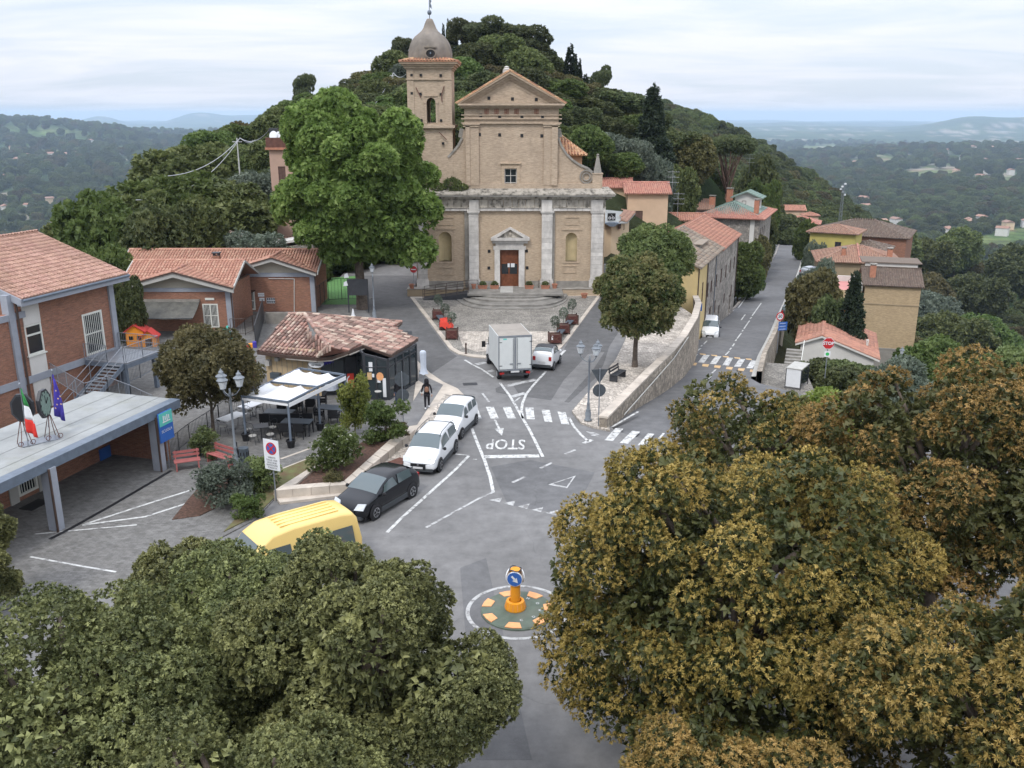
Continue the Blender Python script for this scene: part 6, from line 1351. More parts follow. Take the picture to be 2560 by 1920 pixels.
mb=MB();mb.T=T1_;mb.pxz([(a[0]-.2+.22*math.cos(t),a[1]+.1+.26*math.sin(t))for t in np.linspace(0,2*math.pi,12)[:-1]],-.06,-.051);mb.obj('poster_print',MT['orange_pale'],o)
# pergola with sagging white sails
pg=thing('pergola','dark steel pergola frame with two bays of sagging white sail awnings','pergola',(-11.7,47,0),0,world=True)
SWp,MWp,NWp,NEp,MEp,SEp=[b_(*p,2.5)for p in((95,885),(355,755),(625,630),(1040,690),(790,800),(515,940))]
mb=MB()
for p,q in((SWp,MWp),(MWp,NWp),(NWp,NEp),(NEp,MEp),(MEp,SEp),(SEp,SWp),(MWp,MEp)):mb.beam(p,q,.08,.1)
for u in(1/3,2/3):
 mb.beam(SWp+(SEp-SWp)*u,MWp+(MEp-MWp)*u,.03,.03);mb.beam(MWp+(MEp-MWp)*u,NWp+(NEp-NWp)*u,.03,.03)
mb.obj('frame',MT['metal_bluegrey'],pg)
for p in(SWp,SEp,MEp,NEp,NWp):mb=MB();mb.box(p.x-.05,p.x+.05,p.y-.05,p.y+.05,.3 if p in(SWp,SEp,MEp)else .05,2.55);mb.obj('post',MT['metal_bluegrey'],pg)
for p,h in((SWp,0),(SEp,0),(MEp,0)):
 mb=MB();mb.lathe(p.x,p.y,[(.17,.05),(.22,.38),(.25,.38),(.25,.46),(.2,.46),(.2,.4)],12);mb.obj('post_pot',MT['black'],pg)
for(a,b,c,d)in((SWp,SEp,MEp,MWp),(MWp,MEp,NEp,NWp)):
 for k in range(3):
  mb=MB();n=12;m=7
  for i in range(n+1):
   for j in range(m+1):
    u=(k+j/m)/3;v=i/n;p=(a*(1-u)+b*u)*(1-v)+(d*(1-u)+c*u)*v
    vv=v*(1-.11*(math.sin(math.pi*((u*1.5)%1))));p=(a*(1-u)+b*u)*(1-vv*.96)+(d*(1-u)+c*u)*vv*.96
    mb.v.append((p.x,p.y,p.z+.04-.13*math.sin(math.pi*j/m)*(.5+.5*v)-.02*math.sin(v*21)*v))
  for i in range(n):
   for j in range(m):mb.f.append((i*(m+1)+j,i*(m+1)+j+1,(i+1)*(m+1)+j+1,(i+1)*(m+1)+j))
  o=mb.obj('sail',MT['awning'],pg,smooth=True);m_=o.modifiers.new('t','SOLIDIFY');m_.thickness=.008
mb=MB();mb.beam(SEp+Vector((.06,-.05,-.16)),NEp+Vector((.06,-.05,-.16)),.015,.22);mb.beam(SWp+Vector((0,-.06,-.14)),SEp+Vector((0,-.06,-.14)),.015,.12);mb.obj('valance',MT['awning'],pg)
# tables and chairs
def arm_chair_bent(label):
 t=thing('chair',label,'chair',(0,0,0),0,'thin metal cafe chairs on the terrace')
 mb=MB();mb.lathe(0,0,[(.02,.43),(.2,.43),(.21,.45),(.2,.475),(.02,.48)],12);mb.obj('seat',MT['concrete_light'],t)
 for sx in(-1,1):
  for sy in(-1,1):mb=MB();mb.tube([(sx*.17,sy*.16,.44),(sx*.24,sy*.22,0)],.012,5);mb.obj('leg',MT['metal_dark'],t)
 mb=MB();mb.tube([(-.24,-.2,.44),(-.26,-.1,.68),(-.22,.16,.74),(-.12,.24,.84),(0,.26,.87),(.12,.24,.84),(.22,.16,.74),(.26,-.1,.68),(.24,-.2,.44)],.013,5)
 mb.tube([(-.1,.2,.45),(-.08,.25,.84)],.008,4);mb.tube([(.1,.2,.45),(.08,.25,.84)],.008,4);mb.obj('backrest',MT['metal_dark'],t);return t
def rattan_chair(label):
 t=thing('armchair',label,'armchair',(0,0,0),0,'black woven armchairs on the terrace')
 mb=MB();mb.box(-.25,.25,-.25,.25,.38,.45);mb.obj('seat',MT['black'],t)
 mb=MB();mb.box(-.27,.27,.22,.27,.42,.88);mb.obj('backrest',MT['black'],t)
 for s in(-1,1):mb=MB();mb.box(s*.27-.03,s*.27+.03,-.24,.22,.58,.64);mb.box(s*.27-.02,s*.27+.02,-.24,.22,.4,.5);mb.obj('armrest',MT['black'],t)
 for sx in(-1,1):
  for sy in(-1,1):mb=MB();mb.box(sx*.24-.02,sx*.24+.02,sy*.23-.02,sy*.23+.02,0,.58 if sy<0 else .42);mb.obj('leg',MT['black'],t)
 return t
def table(label,w,d,mat='metal_dark',central=True,group=None):
 t=thing('table',label,'table',(0,0,0),0,group);mb=MB();mb.box(-w/2,w/2,-d/2,d/2,.71,.745);mb.obj('table_top',MT[mat],t)
 if central:mb=MB();mb.tube([(0,0,.02),(0,0,.71)],.03,6);mb.box(-.22,.22,-.03,.03,0,.03);mb.box(-.03,.03,-.22,.22,.0,.03);mb.obj('pedestal',MT['metal_dark'],t)
 else:
  for sx in(-1,1):
   for sy in(-1,1):mb=MB();mb.box(sx*(w/2-.06)-.025,sx*(w/2-.06)+.025,sy*(d/2-.06)-.025,sy*(d/2-.06)+.025,0,.71);mb.obj('leg',MT['metal_dark'],t)
 return t
bz=.05
A9=lambda zx,zy:(540+zx*.14467,960+zy*.14467)
gt=lambda zx,zy:G(*A9(zx,zy),bz)
c0=arm_chair_bent('round-backed metal chair left behind the small dark square table');used=[False,False]
def put_thin(p,rz,label):
 if not used[0]:used[0]=True;c0 .location=p;c0 .rotation_euler=(0,0,rz);c0['label']=label;return c0
 return dup(c0,p,rz,label)
tc_=gt(790,950);tb=table('small dark square table with four thin round-backed chairs',.75,.75);tb.location=tc_;tb.rotation_euler=(0,0,.35)
for dx,dy,rz,lab in((-.75,.25,1.4,'round-backed metal chair on the left of the small dark square table'),(-.25,-.72,3.0,'round-backed chair at the front left of the small square table, seat towards the table'),(.62,-.5,-2.4,'round-backed chair at the front right of the small square table'),(.45,.62,-.5,'round-backed chair behind the small square table on its right')):
 put_thin((tc_.x+dx,tc_.y+dy,bz),rz,lab)
wt=gt(290,780);t2=table('white-topped table beside the lamp post at the terrace edge',.8,1.5,'awning');t2 .location=wt;t2 .rotation_euler=(0,0,-.5)
put_thin((gt(220,860).x-.3,gt(220,860).y,bz),2.2,'thin chair at the left end of the white-topped table');put_thin((gt(450,700).x,gt(450,700).y,bz),-1.3,'thin chair right of the white-topped table')
t3=dup(t2,gt(640,560),-.5,'second white-topped table under the edge of the pergola')
put_thin(gt(600,600),2.6,'thin chair in front of the second white table');put_thin(gt(760,520),-1.2,'thin chair right of the second white table');put_thin(gt(850,430),-.2,'thin light-seated chair at the pergola corner, farthest from the lamp')
a0_=rattan_chair('black woven armchair at the left front of the long dark table')
def put_r(p,rz,label):
 if not used[1]:used[1]=True;a0_.location=p;a0_.rotation_euler=(0,0,rz);a0_['label']=label;return a0_
 return dup(a0_,p,rz,label)
tl_=gt(1110,690);t4=table('long dark rectangular table with black armchairs left of the front pergola post',1.6,.8,'bin_blue',False);t4 .location=tl_;t4 .rotation_euler=(0,0,-.12)
for i,(dx,dy,rz)in enumerate(((-.62,-.6,3.14),(.0,-.68,3.1),(.5,-.72,3.2),(-.1,.66,0),(.55,.55,-.1),(1.1,0,-1.6))):put_r((tl_.x+dx,tl_.y+dy,bz),rz,['black woven armchair, left one in front of the long dark table','black woven armchair, middle one in front of the long dark table','black woven armchair, right one in front of the long dark table','black armchair behind the long dark table, left one','black armchair behind the long dark table, right one','black armchair at the right end of the long dark table'][i])
tl2=gt(1420,860);t5=dup(t4,tl2,-.12,'dark rectangular table right of the front pergola post, partly behind the bush')
for i,(dx,dy,rz)in enumerate(((-.5,-.6,3.14),(.25,-.66,3.1),(-.35,.62,0),(.35,.6,-.1))):put_r((tl2 .x+dx,tl2 .y+dy,bz),rz,['black woven armchair left of the bush, in front of the second dark table','black woven armchair nearest the white-flowered bush, at the second dark table','black armchair behind the second dark table, left one','black armchair behind the second dark table, right one'][i])
t6=gt(1560,430);t7=dup(t4,t6,-.3,'dark table in the shade of the pergola near the bar')
for i,(dx,dy,rz)in enumerate(((-.4,-.6,3.1),(.4,-.6,3.3),(.9,.2,-1.5))):put_r((t6 .x+dx,t6 .y+dy,bz),rz,['black armchair left in front of the shaded table','black armchair right in front of the shaded table','black armchair at the far end of the shaded table'][i])
t8=gt(2020,620);dup(t4,t8,-.3,'dark table between the rear pergola post and the tall bush')
for i,(dx,dy,rz)in enumerate(((-.7,-.2,1.6),(.2,-.65,3.1))):put_r((t8 .x+dx,t8 .y+dy,bz),rz,['black armchair beside the rear pergola post','black armchair in front of the table near the tall bush'][i])
sp=b_(1350,935,.12);t=thing('stool','small round bar stool with pale seat outside the glazed porch','stool',sp,0)
mb=MB();mb.lathe(0,0,[(.02,.6),(.2,.6),(.21,.64),(.02,.65)],12);mb.obj('seat',MT['concrete_light'],t)
for k in range(4):a=math.pi/4+k*math.pi/2;mb=MB();mb.tube([(.14*math.cos(a),.14*math.sin(a),.6),(.22*math.cos(a),.22*math.sin(a),0)],.012,5);mb.obj('leg',MT['metal_dark'],t)
for nm,(zx_,zy_),lab,m_ in(('blue_table',(915,870),'low table with a pale blue cloth beneath the pergola beside the bar wall','umbrella'),):
 p=b_(zx_,zy_,.05);t=thing('cloth_table',lab,'table',p,.3);mb=MB();mb.lathe(0,0,[(.48,.35),(.45,.6),(.42,.72),(.02,.74)],14);mb.obj('cloth',MT[m_],t);mb=MB();mb.tube([(0,0,0),(0,0,.7)],.04,6);mb.obj('leg',MT['metal_dark'],t)
pu=b_(1770,858,.12);t=thing('closed_parasol','tall closed pale blue parasol on a thin pole beside the bar','parasol',pu,0)
mb=MB();mb.tube([(0,0,.05),(0,0,2.4)],.022,6);mb.obj('pole',MT['metal_grey'],t);mb=MB();mb.lathe(0,0,[(.26,0),(.26,.04),(.05,.07)],14);mb.obj('base',MT['concrete_light'],t)
mb=MB();n=20;prof=[(.27,1.25),(.22,1.35),(.165,1.6),(.17,2.1),(.185,2.5),(.175,2.62),(.12,2.68),(.03,2.7)]
for i,(r_,z)in enumerate(prof):
 for k in range(n):a=2*math.pi*k/n;rr=r_*(1+.13*math.sin(5*a+z));mb.v.append((rr*math.cos(a),rr*math.sin(a),z+(.04*math.sin(5*a)if i==0 else 0)))
for i in range(len(prof)-1):
 for k in range(n):mb.f.append((i*n+k,i*n+(k+1)%n,(i+1)*n+(k+1)%n,(i+1)*n+k))
mb.f.append(tuple(range((len(prof)-1)*n,len(prof)*n)));mb.obj('canopy',MT['umbrella'],t,smooth=True)
# stone seat-wall planter with mulch
pw=thing('planter_wall','angular pale travertine seat wall round the mulch bed beside the parked cars','planter',(-9,40,0),0,world=True)
g8=lambda zx,zy,z=.5:G(460+.27125*zx,1050+.27125*zy,z)
hw=.5;outer=[g8(825,650),g8(1510,592),g8(2130,82)];inner=[g8(2030,62),g8(1475,560),g8(1030,588),g8(1240,408)]
seg=[[g8(825,650),g8(1510,592),g8(1475,560),g8(1030,588),g8(985,600)],[g8(1510,592),g8(2135,85),g8(2030,60),g8(1475,560)],[g8(825,650),g8(1030,588),g8(1250,410),g8(1235,395)]]
for k,sg_ in enumerate(seg):
 L0,L1=sg_[0],sg_[1]if k<2 else sg_[3];n=(4,9,5)[k]
 A0,A1,B0_,B1_=(sg_[0],sg_[1],sg_[4],sg_[2])if k==0 else((sg_[0],sg_[1],sg_[3],sg_[2])if k==1 else(sg_[0],sg_[3],sg_[1],sg_[2]))
 for i in range(n):
  u0,u1=i/n+.003,(i+1)/n-.003;P=[A0+(A1-A0)*u0,A0+(A1-A0)*u1,B0_+(B1_-B0_)*u1,B0_+(B1_-B0_)*u0]
  mb=MB();mb.prism([(p.x,p.y)for p in P],0,hw-rnd.uniform(0,.008));mb.obj('stone_block',MT['travertine'],pw)
bed=[g8(1020,600),g8(1475,565),g8(2040,65),g8(1900,60,.4),g8(1250,420,.4)]
mb=MB();mb.prism([(p.x,p.y)for p in bed],.1,.40);struct(mb.obj('mulch_bed',MT['soil']))
mb=MB();gp=[G(*A7z(450,1570),.05),G(*A7z(715,1465),.05),G(*A7z(830,1500),.05),G(*A7z(560,1659),.05),(G(640,1290,.05)),G(560,1330,.05)];mb.prism([(p[0],p[1])for p in gp],.0,.09);struct(mb.obj('grass_strip',MT['grass']))
mb=MB();gp=[G(540,1170,.05),G(600,1195,.05),G(580,1250,.05),G(500,1290,.05),G(430,1300,.05),G(470,1250,.05)];mb.prism([(p[0],p[1])for p in gp],.0,.08);struct(mb.obj('soil_bed',MT['soil']))
def bench(label,p,rz,mat,L_=1.9):
 t=thing('bench',label,'bench',p,rz)
 for k in range(3):mb=MB();mb.box(-L_/2,L_/2,-.24+k*.17,-.1+k*.17,.43,.465);mb.obj('seat_slat',MT[mat],t)
 for k in range(2):mb=MB();mb.box(-L_/2,L_/2,.3+k*.03,.33+k*.03,.55+k*.18,.67+k*.18);mb.obj('back_slat',MT[mat],t)
 for s in(-1,1):mb=MB();mb.box(s*L_*.42-.03,s*L_*.42+.03,-.24,.3,0,.43);mb.beam((s*L_*.42,.27,.4),(s*L_*.42,.36,.88),.05);mb.obj('leg',MT[mat],t)
 return t
bench('dusty red metal bench beside the lamp post and waste bin',G(555,1160,.05),-.62,'bench_red')
bench('second dusty red bench lying behind the shrubs left of the bin',G(470,1172,.05),.4,'bench_red',1.2)
bench('black metal bench behind the coping wall below the round oak',G(1545,948,.12),1.05,'metal_dark',1.6)
p=G(612,1165,.05);t=thing('litter_bin','round grey-blue perforated litter bin beside the lamp post','bin',p,0)
mb=MB();mb.lathe(0,0,[(.2,.25),(.24,.3),(.24,.85),(.25,.86),(.25,.95),(.05,.98)],14);mb.obj('drum',MT['bin_blue'],t);mb=MB();mb.tube([(-.3,0,0),(-.3,0,1.25)],.03,6);mb.beam((-.3,0,.6),(-.2,0,.6),.03);mb.obj('post',MT['metal_dark'],t)
for k in range(10):a=2*math.pi*k/10;mb=MB();mb.box(.245*math.cos(a)-.02,.245*math.cos(a)+.02,.245*math.sin(a)-.02,.245*math.sin(a)+.02,.38,.78);mb.obj('slot',MT['black'],t)
# retaining wall with coping
rw=thing('retaining_wall','long rubble stone retaining wall with pale coping along the downhill road','wall',(9,60,0),0,world=True)
wp=[Vector((5.15,46.7)),Vector((6.3,49.4)),Vector((8.9,55.4)),Vector((11.0,60.2)),Vector((12.8,64.8)),Vector((14.9,71.5)),Vector((16.6,78.5)),Vector((17.3,83.4))]
wt_=[.75,.8,.9,.95,1.0,.9,.6,.3]
mb=MB()
for i in range(len(wp)-1):
 a,b=wp[i],wp[i+1];n=Vector((-(b-a).y,(b-a).x)).normalized()*.42
 m=4
 for k in range(m):
  p=a+(b-a)*k/m;q=a+(b-a)*(k+1)/m;zp_=wt_[i]+(wt_[i+1]-wt_[i])*k/m;zq_=wt_[i]+(wt_[i+1]-wt_[i])*(k+1)/m
  mb.add([(p.x,p.y,zr(p.y)-.5),(q.x,q.y,zr(q.y)-.5),(q.x,q.y,zq_-.1),(p.x,p.y,zp_-.1),(p.x+n.x,p.y+n.y,-.3),(q.x+n.x,q.y+n.y,-.3),(q.x+n.x,q.y+n.y,zq_-.1),(p.x+n.x,p.y+n.y,zp_-.1)],[(0,1,2,3),(7,6,5,4),(3,2,6,7),(0,3,7,4),(1,5,6,2)])
mb.obj('wall',MT['rubble'],rw)
for i in range(len(wp)-1):
 a,b=wp[i],wp[i+1];L_=(b-a).length;m=max(1,round(L_/.9));n=Vector((-(b-a).y,(b-a).x)).normalized()
 for k in range(m):
  p=a+(b-a)*(k+.01)/m-n*.06;q=a+(b-a)*(k+.99)/m-n*.06;z0=wt_[i]+(wt_[i+1]-wt_[i])*k/m;z1=wt_[i]+(wt_[i+1]-wt_[i])*(k+1)/m;w_=n*.54
  mb=MB();mb.slab([(p.x,p.y,z0),(q.x,q.y,z1),(q.x+w_.x,q.y+w_.y,z1),(p.x+w_.x,p.y+w_.y,z0)],rnd.uniform(-.01,.015),.1);mb.obj('coping_stone',MT['travertine'],rw)
mb=MB();n=0
mb.tube([(p.x+.12,p.y-.08,z_)for p,z_ in zip([wp[1],wp[2],wp[3],wp[4]],(.0,.25,.5,.85))],.03,6);mb.obj('handrail',MT['pole'],rw)
# row of houses on the road
RR=math.atan2(.933,.36);u_=Vector((.36,.933));v_=Vector((-.933,.36));o_=Vector((17.25,83.6))
def rowc(a,b):c=o_+u_*((a+b)/2)+v_*4.1;return c
def rowhouse(name,label,a,b,z,h,wall,roof,wins,indiv=0,doors=(),**k):
 c=rowc(a,b);return house(name,label,'house',c.x,c.y,z,RR,b-a,8.2,h,wall,roof,'gable','x',.48,.35,wins,base=4,tw=.26,tl=.42,doors=doors,**k)
rowhouse('yellow_house','narrow yellow plastered house at the corner behind the round oak',0,5.2,-4.6,7.55,'yellow','tile_old',[('f',.2,.9,3.6,5.6,{'frame':'shutter','mull':(0,1)})])
t=rowhouse('stone_house','old rubble stone house with mossy tile roof next to the yellow house',5.2,13.5,-5.0,7.95,'rubble_grey','tile_old',[('f',-3.6,-2.7,3.9,5.4,{'frame':'shutter'}),('f',-1.2,-.4,4.0,5.3,{'frame':'shutter'}),('f',2.0,2.8,4.0,5.4,{'frame':'shutter'}),('f',2.1,2.8,1.2,2.6,{'frame':'shutter'})],doors=[('f',-1.4,.2,-.4,2.5)])
mb=MB();mb.box(-1.9,1.9,-2.9,-2.0,8.0,8.95);mb.obj('roof_dormer',MT['grey_plaster'],t);mb=MB();mb.box(-2.1,2.1,-3.15,-1.9,8.95,9.03);mb.obj('dormer_roof',MT['tile_old'],t)
rowhouse('stone_house','stone house at the far end of the row with brown and red tile roof',13.5,27.0,-6.4,9.2,'rubble_grey','tile_orange',[('f',-5.6,-4.8,5.3,6.9,{'frame':'shutter'}),('f',-2.2,-1.4,5.3,6.8,{'frame':'shutter'}),('f',1.2,2.0,5.3,6.9,{'frame':'shutter'}),('f',4.4,5.2,5.3,6.8,{'frame':'shutter'}),('f',-2.2,-1.5,2.4,3.6,{'frame':'shutter'}),('f',3.4,4.1,2.2,3.6,{'frame':'shutter'})],doors=[('f',-6.0,-4.9,.4,2.9),('f',2.6,3.7,.2,2.5,'rubble')])
for a,col in((0.1,'metal_brown'),(5.15,'metal_brown'),(10.4,'metal_grey'),(26.8,'metal_brown')):
 p=o_+u_*a-v_*.08;mb=MB();mb.tube([(p.x,p.y,-4.6),(p.x,p.y,2.9)],.055,6);tag(mb.obj('downpipe',MT[col]),{0.1:'brown downpipe at the near corner of the yellow house',5.15:'brown downpipe between yellow and stone house',10.4:'grey downpipe on the old stone house front',26.8:'brown downpipe at the far corner of the house row'}[a],'downpipe')
 # peach houses behind the church
house('peach_house','tall peach plastered house with red tile roof and brown shuttered window','house',18.35,127.2,0,R(-2),5.4,6.6,6.4,'peach','tile_red','gable','x',.32,.5,[('f',onp(frame(18.35,123.9,0,R(-2)),1586,560)[0],onp(frame(18.35,123.9,0,R(-2)),1608,560)[0],onp(frame(18.35,123.9,0,R(-2)),1597,558)[1],onp(frame(18.35,123.9,0,R(-2)),1597,527)[1],{'frame':'shutter','glass':'shutter'})],tw=.28,tl=.45)
house('peach_house','lower rear peach wing whose red roof joins the tall one','house',13.9,130,0,R(-2),5.0,5.6,6.9,'peach_pale','tile_red','gable','x',.32,.45,tw=.28,tl=.45)
house('peach_house','pale annex with a low tiled wall right of the tall peach house','house',24.2,131.5,-1,R(-8),6.4,5,3.2,'peach','tile_orange','gable','x',.25,.3,tw=.3,tl=.5)
sh=thing('bike_shop','small peach building with grey roof and black sign beside the church','shop',(13,116,0),0,world=True)
fp=[(10.2,112.8),(12.2,112.2),(13.4,113.0),(15.3,119.6),(15.6,126),(10.2,126)]
mb=MB();mb.prism(fp,-1,3.75);mb.obj('wall',MT['peach_pale'],sh)
mb=MB();mb.add([(9.9,112.2,3.8),(12.3,111.6,3.75),(14.2,112.7,3.75),(16.2,120.5,4.1),(9.9,120.5,4.7)],[(0,1,2,3,4)]);mb.add([(9.9,112.2,3.65),(12.3,111.6,3.6),(14.2,112.7,3.6),(16.2,120.5,3.95),(9.9,120.5,4.5)],[(4,3,2,1,0)])
mb.add([(9.9,112.2,3.65),(12.3,111.6,3.6),(14.2,112.7,3.6),(16.2,120.5,3.95),(9.9,112.2,3.8),(12.3,111.6,3.75),(14.2,112.7,3.75),(16.2,120.5,4.1)],[(0,1,5,4),(1,2,6,5),(2,3,7,6)]);mb.obj('roof',MT['concrete_weather'],sh)
roof_plane(sh,[(14.2,112.7,3.82),(16.2,120.5,4.16),(14.6,120.5,4.5),(13.4,113.2,4.0)],MT['tile_pinkbrown'],.28,.45)
a,b=onp(frame(0,112.3,0,0),1518,551),onp(frame(0,112.3,0,0),1538.5,532.5)
mb=MB();mb.box(a[0],b[0],112.0,112.12,a[1],b[1]);sb=mb.obj('sign_board',MT['sign_black'],sh)
mb=MB();cxs,czs=(a[0]+b[0])/2,(a[1]+b[1])/2
def ringm(mb,cx,cz,r0,r1,y0,y1,a0=0,a1=2*math.pi,n=14):
 for k in range(n):
  t0=a0+(a1-a0)*k/n;t1=a0+(a1-a0)*(k+1)/n
  mb.pxz([(cx+r0*math.cos(t0),cz+r0*math.sin(t0)),(cx+r1*math.cos(t0),cz+r1*math.sin(t0)),(cx+r1*math.cos(t1),cz+r1*math.sin(t1)),(cx+r0*math.cos(t1),cz+r0*math.sin(t1))],y0,y1)
ringm(mb,cxs-.22,czs-.12,.11,.17,111.97,111.995);ringm(mb,cxs+.2,czs-.12,.11,.17,111.97,111.995);mb.beam((cxs+.2,111.98,czs-.05),(cxs+.02,111.98,czs+.27),.06,.03);mb.beam((cxs+.02,111.98,czs+.27),(cxs-.08,111.98,czs+.27),.05,.03);mb.beam((cxs-.3,111.98,czs-.12),(cxs-.12,111.98,czs-.12),.05,.03);mb.obj('bicycle_logo',MT['sign_white'],sb)
mb=MB();mb.pxz([(a[0]-.45,a[1]-.2),(b[0]+.35,a[1]-.2),(b[0]-.15,a[1]-.62),(a[0]+.2,a[1]-.62)],111.2,112.4);mb.obj('shop_canopy',MT['metal_bluegrey'],sh)
F4=frame(13.4,113.0,0,math.atan2(6.6,1.9));
for px,py0,py1,w_ in((1550,554,572,.35),(1559.5,544,574,.4),(1559.5,587,598,.35)):
 q0,q1=onp(F4,px,py1),onp(F4,px,py0);window(sh,F4,q0[0]-w_,q0[0]+w_,q0[1],q1[1],frame='shutter',mull=(0,0),fw=.06)
mb=MB();mb.prism([(13.0,104),(13.4,104),(13.4,110),(13.0,110)],-.5,1.1);tag(mb.obj('lane_wall',MT['rubble_grey']),'low stone lane wall between church corner and shop','wall')
# house with the green roof
gh=house('green_roof_house','large stone house with green hipped roof over a red tiled skirt and brick chimneys','house',38.6,158.6,-7.2,R(-22),10.2,15.5,7.5,'rubble_grey','tile_red','hip','y',.30,.9,[('f',-4.4,-3.4,3.9,5.2,{'frame':'white_frame'}),('f',-1.0,.0,3.9,5.2,{'frame':'white_frame'}),('r',-6.3,-5.4,4.0,5.6,{'frame':'shutter'}),('r',-4.0,-3.1,4.0,5.6,{'frame':'shutter'}),('r',-1.5,-.6,4.0,5.6,{'frame':'shutter'}),('r',-5.6,-4.7,1.0,2.4,{'frame':'shutter'}),('r',-2.5,-1.6,1.0,2.4,{'frame':'shutter'})],tw=.3,tl=.45)
gx,gy,gzz=4.5,6.9,7.75;gt_=gzz+4.5*.36
for pl in([(-gx,-gy,gzz),(gx,-gy,gzz),(0,-gy+4.5,gt_)],[(gx,-gy,gzz),(gx,gy,gzz),(0,gy-4.5,gt_),(0,-gy+4.5,gt_)],[(gx,gy,gzz),(-gx,gy,gzz),(0,gy-4.5,gt_)],[(-gx,gy,gzz),(-gx,-gy,gzz),(0,-gy+4.5,gt_),(0,gy-4.5,gt_)]):roof_plane(gh,pl,MT['tile_green'],.34,.5,slab=.1,slabmat=MT['metal_dark'])
mb=MB();mb.box(3.6,4.3,-7.95,-7.75,0,7.2);mb.obj('pilaster',MT['white_plaster'],gh)
mb=MB();mb.box(-.2,3.8,-.5,3.2,7.5,10.15);mb.pxz([(-.2,10.15),(3.8,10.15),(1.8,10.9)],-.5,3.2);mb.obj('lantern',MT['white_plaster'],gh)
for s in(-1,1):roof_plane(gh,[(1.8+s*2.7,-1.1,9.95),(1.8+s*2.7,3.8,9.95),(1.8,3.8,11.05),(1.8,-1.1,11.05)],MT['tile_green'],.34,.5,slab=.1,slabmat=MT['tile_green'])
window(gh,frame(0,-.5,0,0),1.0,1.7,8.6,9.5,frame='shutter',mull=(0,0));window(gh,frame(3.8,0,0,math.pi/2),.6,1.2,8.6,9.5,frame='shutter',mull=(0,0))
chimney(gh,None,4.2,-6.0,8.0,10.1,.75,'toy_red' if 0 else 'terracotta','stone_gray');chimney(gh,None,-3.6,-3.0,8.2,10.2,.9,'terracotta','stone_gray');chimney(gh,None,-2.2,6.5,8.0,10.8,1.0,'terracotta','stone_gray')
hb=house('low_house','low house with dirty red tiles half hidden behind the green roof','house',29.5,160,-3.5,R(-10),10,8,4.6,'rubble_grey','tile_pinkbrown','gable','x',.3,.4,tw=.34,tl=.55)
chimney(hb,None,0,-1,5.0,7.2,1.1,'stone_gray','stone_dirty')
house('white_cabin','small white flat-roofed roof cabin with one dark window near the umbrella pine','cabin',34.4,166.5,.4,R(-6),3.4,2.6,2.9,'white_plaster','white_plaster','flat',over=.1,wins=[('f',-.95,-.15,1.3,2.2,{'frame':'metal_dark','mull':(0,0)})],base=4)
# houses right of the road
oh=thing('orange_roof_house','small low house with orange tile roof, tall chimney and brown garage door','house',(30,85.5,0),math.atan2(-.33,.944))
zr_=-4.05
mb=MB();mb.box(-1.9,4.9,.3,11,-10,-5.95);mb.pxz([(-1.9,-5.95),(-1.9,-5.0),(0,zr_-.2),(4.9,-5.95)],.3,.6);mb.obj('wall',MT['white_plaster'],oh)
roof_plane(oh,[(-2.4,0,-5.0),(-2.4,11.6,-5.0),(0,11.6,zr_),(0,0,zr_)],MT['tile_orange'],.24,.40,60);roof_plane(oh,[(5.4,0,-6.0),(5.4,11.6,-6.0),(0,11.6,zr_),(0,0,zr_)],MT['tile_orange'],.24,.40,200)
ridge_caps(oh,[(0,0,zr_),(0,11.6,zr_)],MT['tile_orange'],.12)
mb=MB();mb.pxz([(-2.4,-5.22),(-2.4,-5.04),(0,zr_-.04),(5.4,-6.04),(5.4,-6.22),(0,zr_-.22)],-.02,.28);mb.obj('verge_board',MT['white_plaster'],oh)
mb=MB();mb.box(.9,3.2,.22,.29,-9.4,-6.9);mb.obj('garage_door',MT['rust'],oh)
chimney(oh,None,2.2,7.2,-5.2,-3.0,.6,'grey_plaster','toy_orange');chimney(oh,None,4.3,3.6,-6.0,-5.2,.2,'white_plaster','white_plaster',name='vent_pipe')
mb=MB();n=14;mb.pxz([(.42*math.cos(2*math.pi*k/n),.42*math.sin(2*math.pi*k/n))for k in range(n)],-.03,.03);d_=mb.obj('satellite_dish',MT['sign_white'],oh);d_.location=(1.7,6.9,-3.6);d_.rotation_euler=(-.3,0,-.6)
tn=house('apartment_house','tall tan brick apartment house with grey base and weathered brown tile roof','house',49.3,117.5,-17,R(-16),6.6,8.4,12.75,'tan','tile_brown','gable','x',.36,.35,[('r',-3.4,-2.6,8,9.4,{'frame':'shutter'}),('r',-1.0,-.2,8,9.4,{'frame':'shutter'}),('r',-3.4,-2.6,4.6,6,{'frame':'shutter'})],tw=.28,tl=.42)
mb=MB();mb.box(-3.36,3.36,-4.27,-4.2,-2,4.4);mb.box(-3.4,3.4,-4.3,-4.2,4.4,4.6);mb.obj('base_render',MT['grey_plaster'],tn);mb=MB();mb.box(-3.34,3.34,-4.26,-4.2,10.2,10.35);mb.obj('string_course',MT['beige'],tn)
mb=MB();mb.box(-3.2,3.2,.1,.4,13.9,14.9);mb.obj('clerestory',MT['white_plaster'],tn);mb=MB();mb.box(-3.6,3.7,-.1,4.9,14.9,15.02);mb.obj('rear_roof',MT['tile_brown'],tn)
chimney(tn,None,-2.4,-2.4,13.2,14.9,.7,'terracotta','stone_gray')
mb=MB();mb.box(-3.6,-3.34,-4.6,-3.6,8.6,9.9);mb.obj('green_shutter',MT['toy_teal'],tn)
tp=thing('roof_terrace','pink floored roof terrace with white parapets left of the tan house','terrace',(43.6,119,-5.2),R(-16))
mb=MB();mb.box(-2.6,2.3,-3.8,3.2,-11,0);mb.obj('wall',MT['cream'],tp);mb=MB();mb.box(-2.35,2.05,-3.6,3.0,0,.02);mb.obj('floor',MT['pink_floor'],tp)
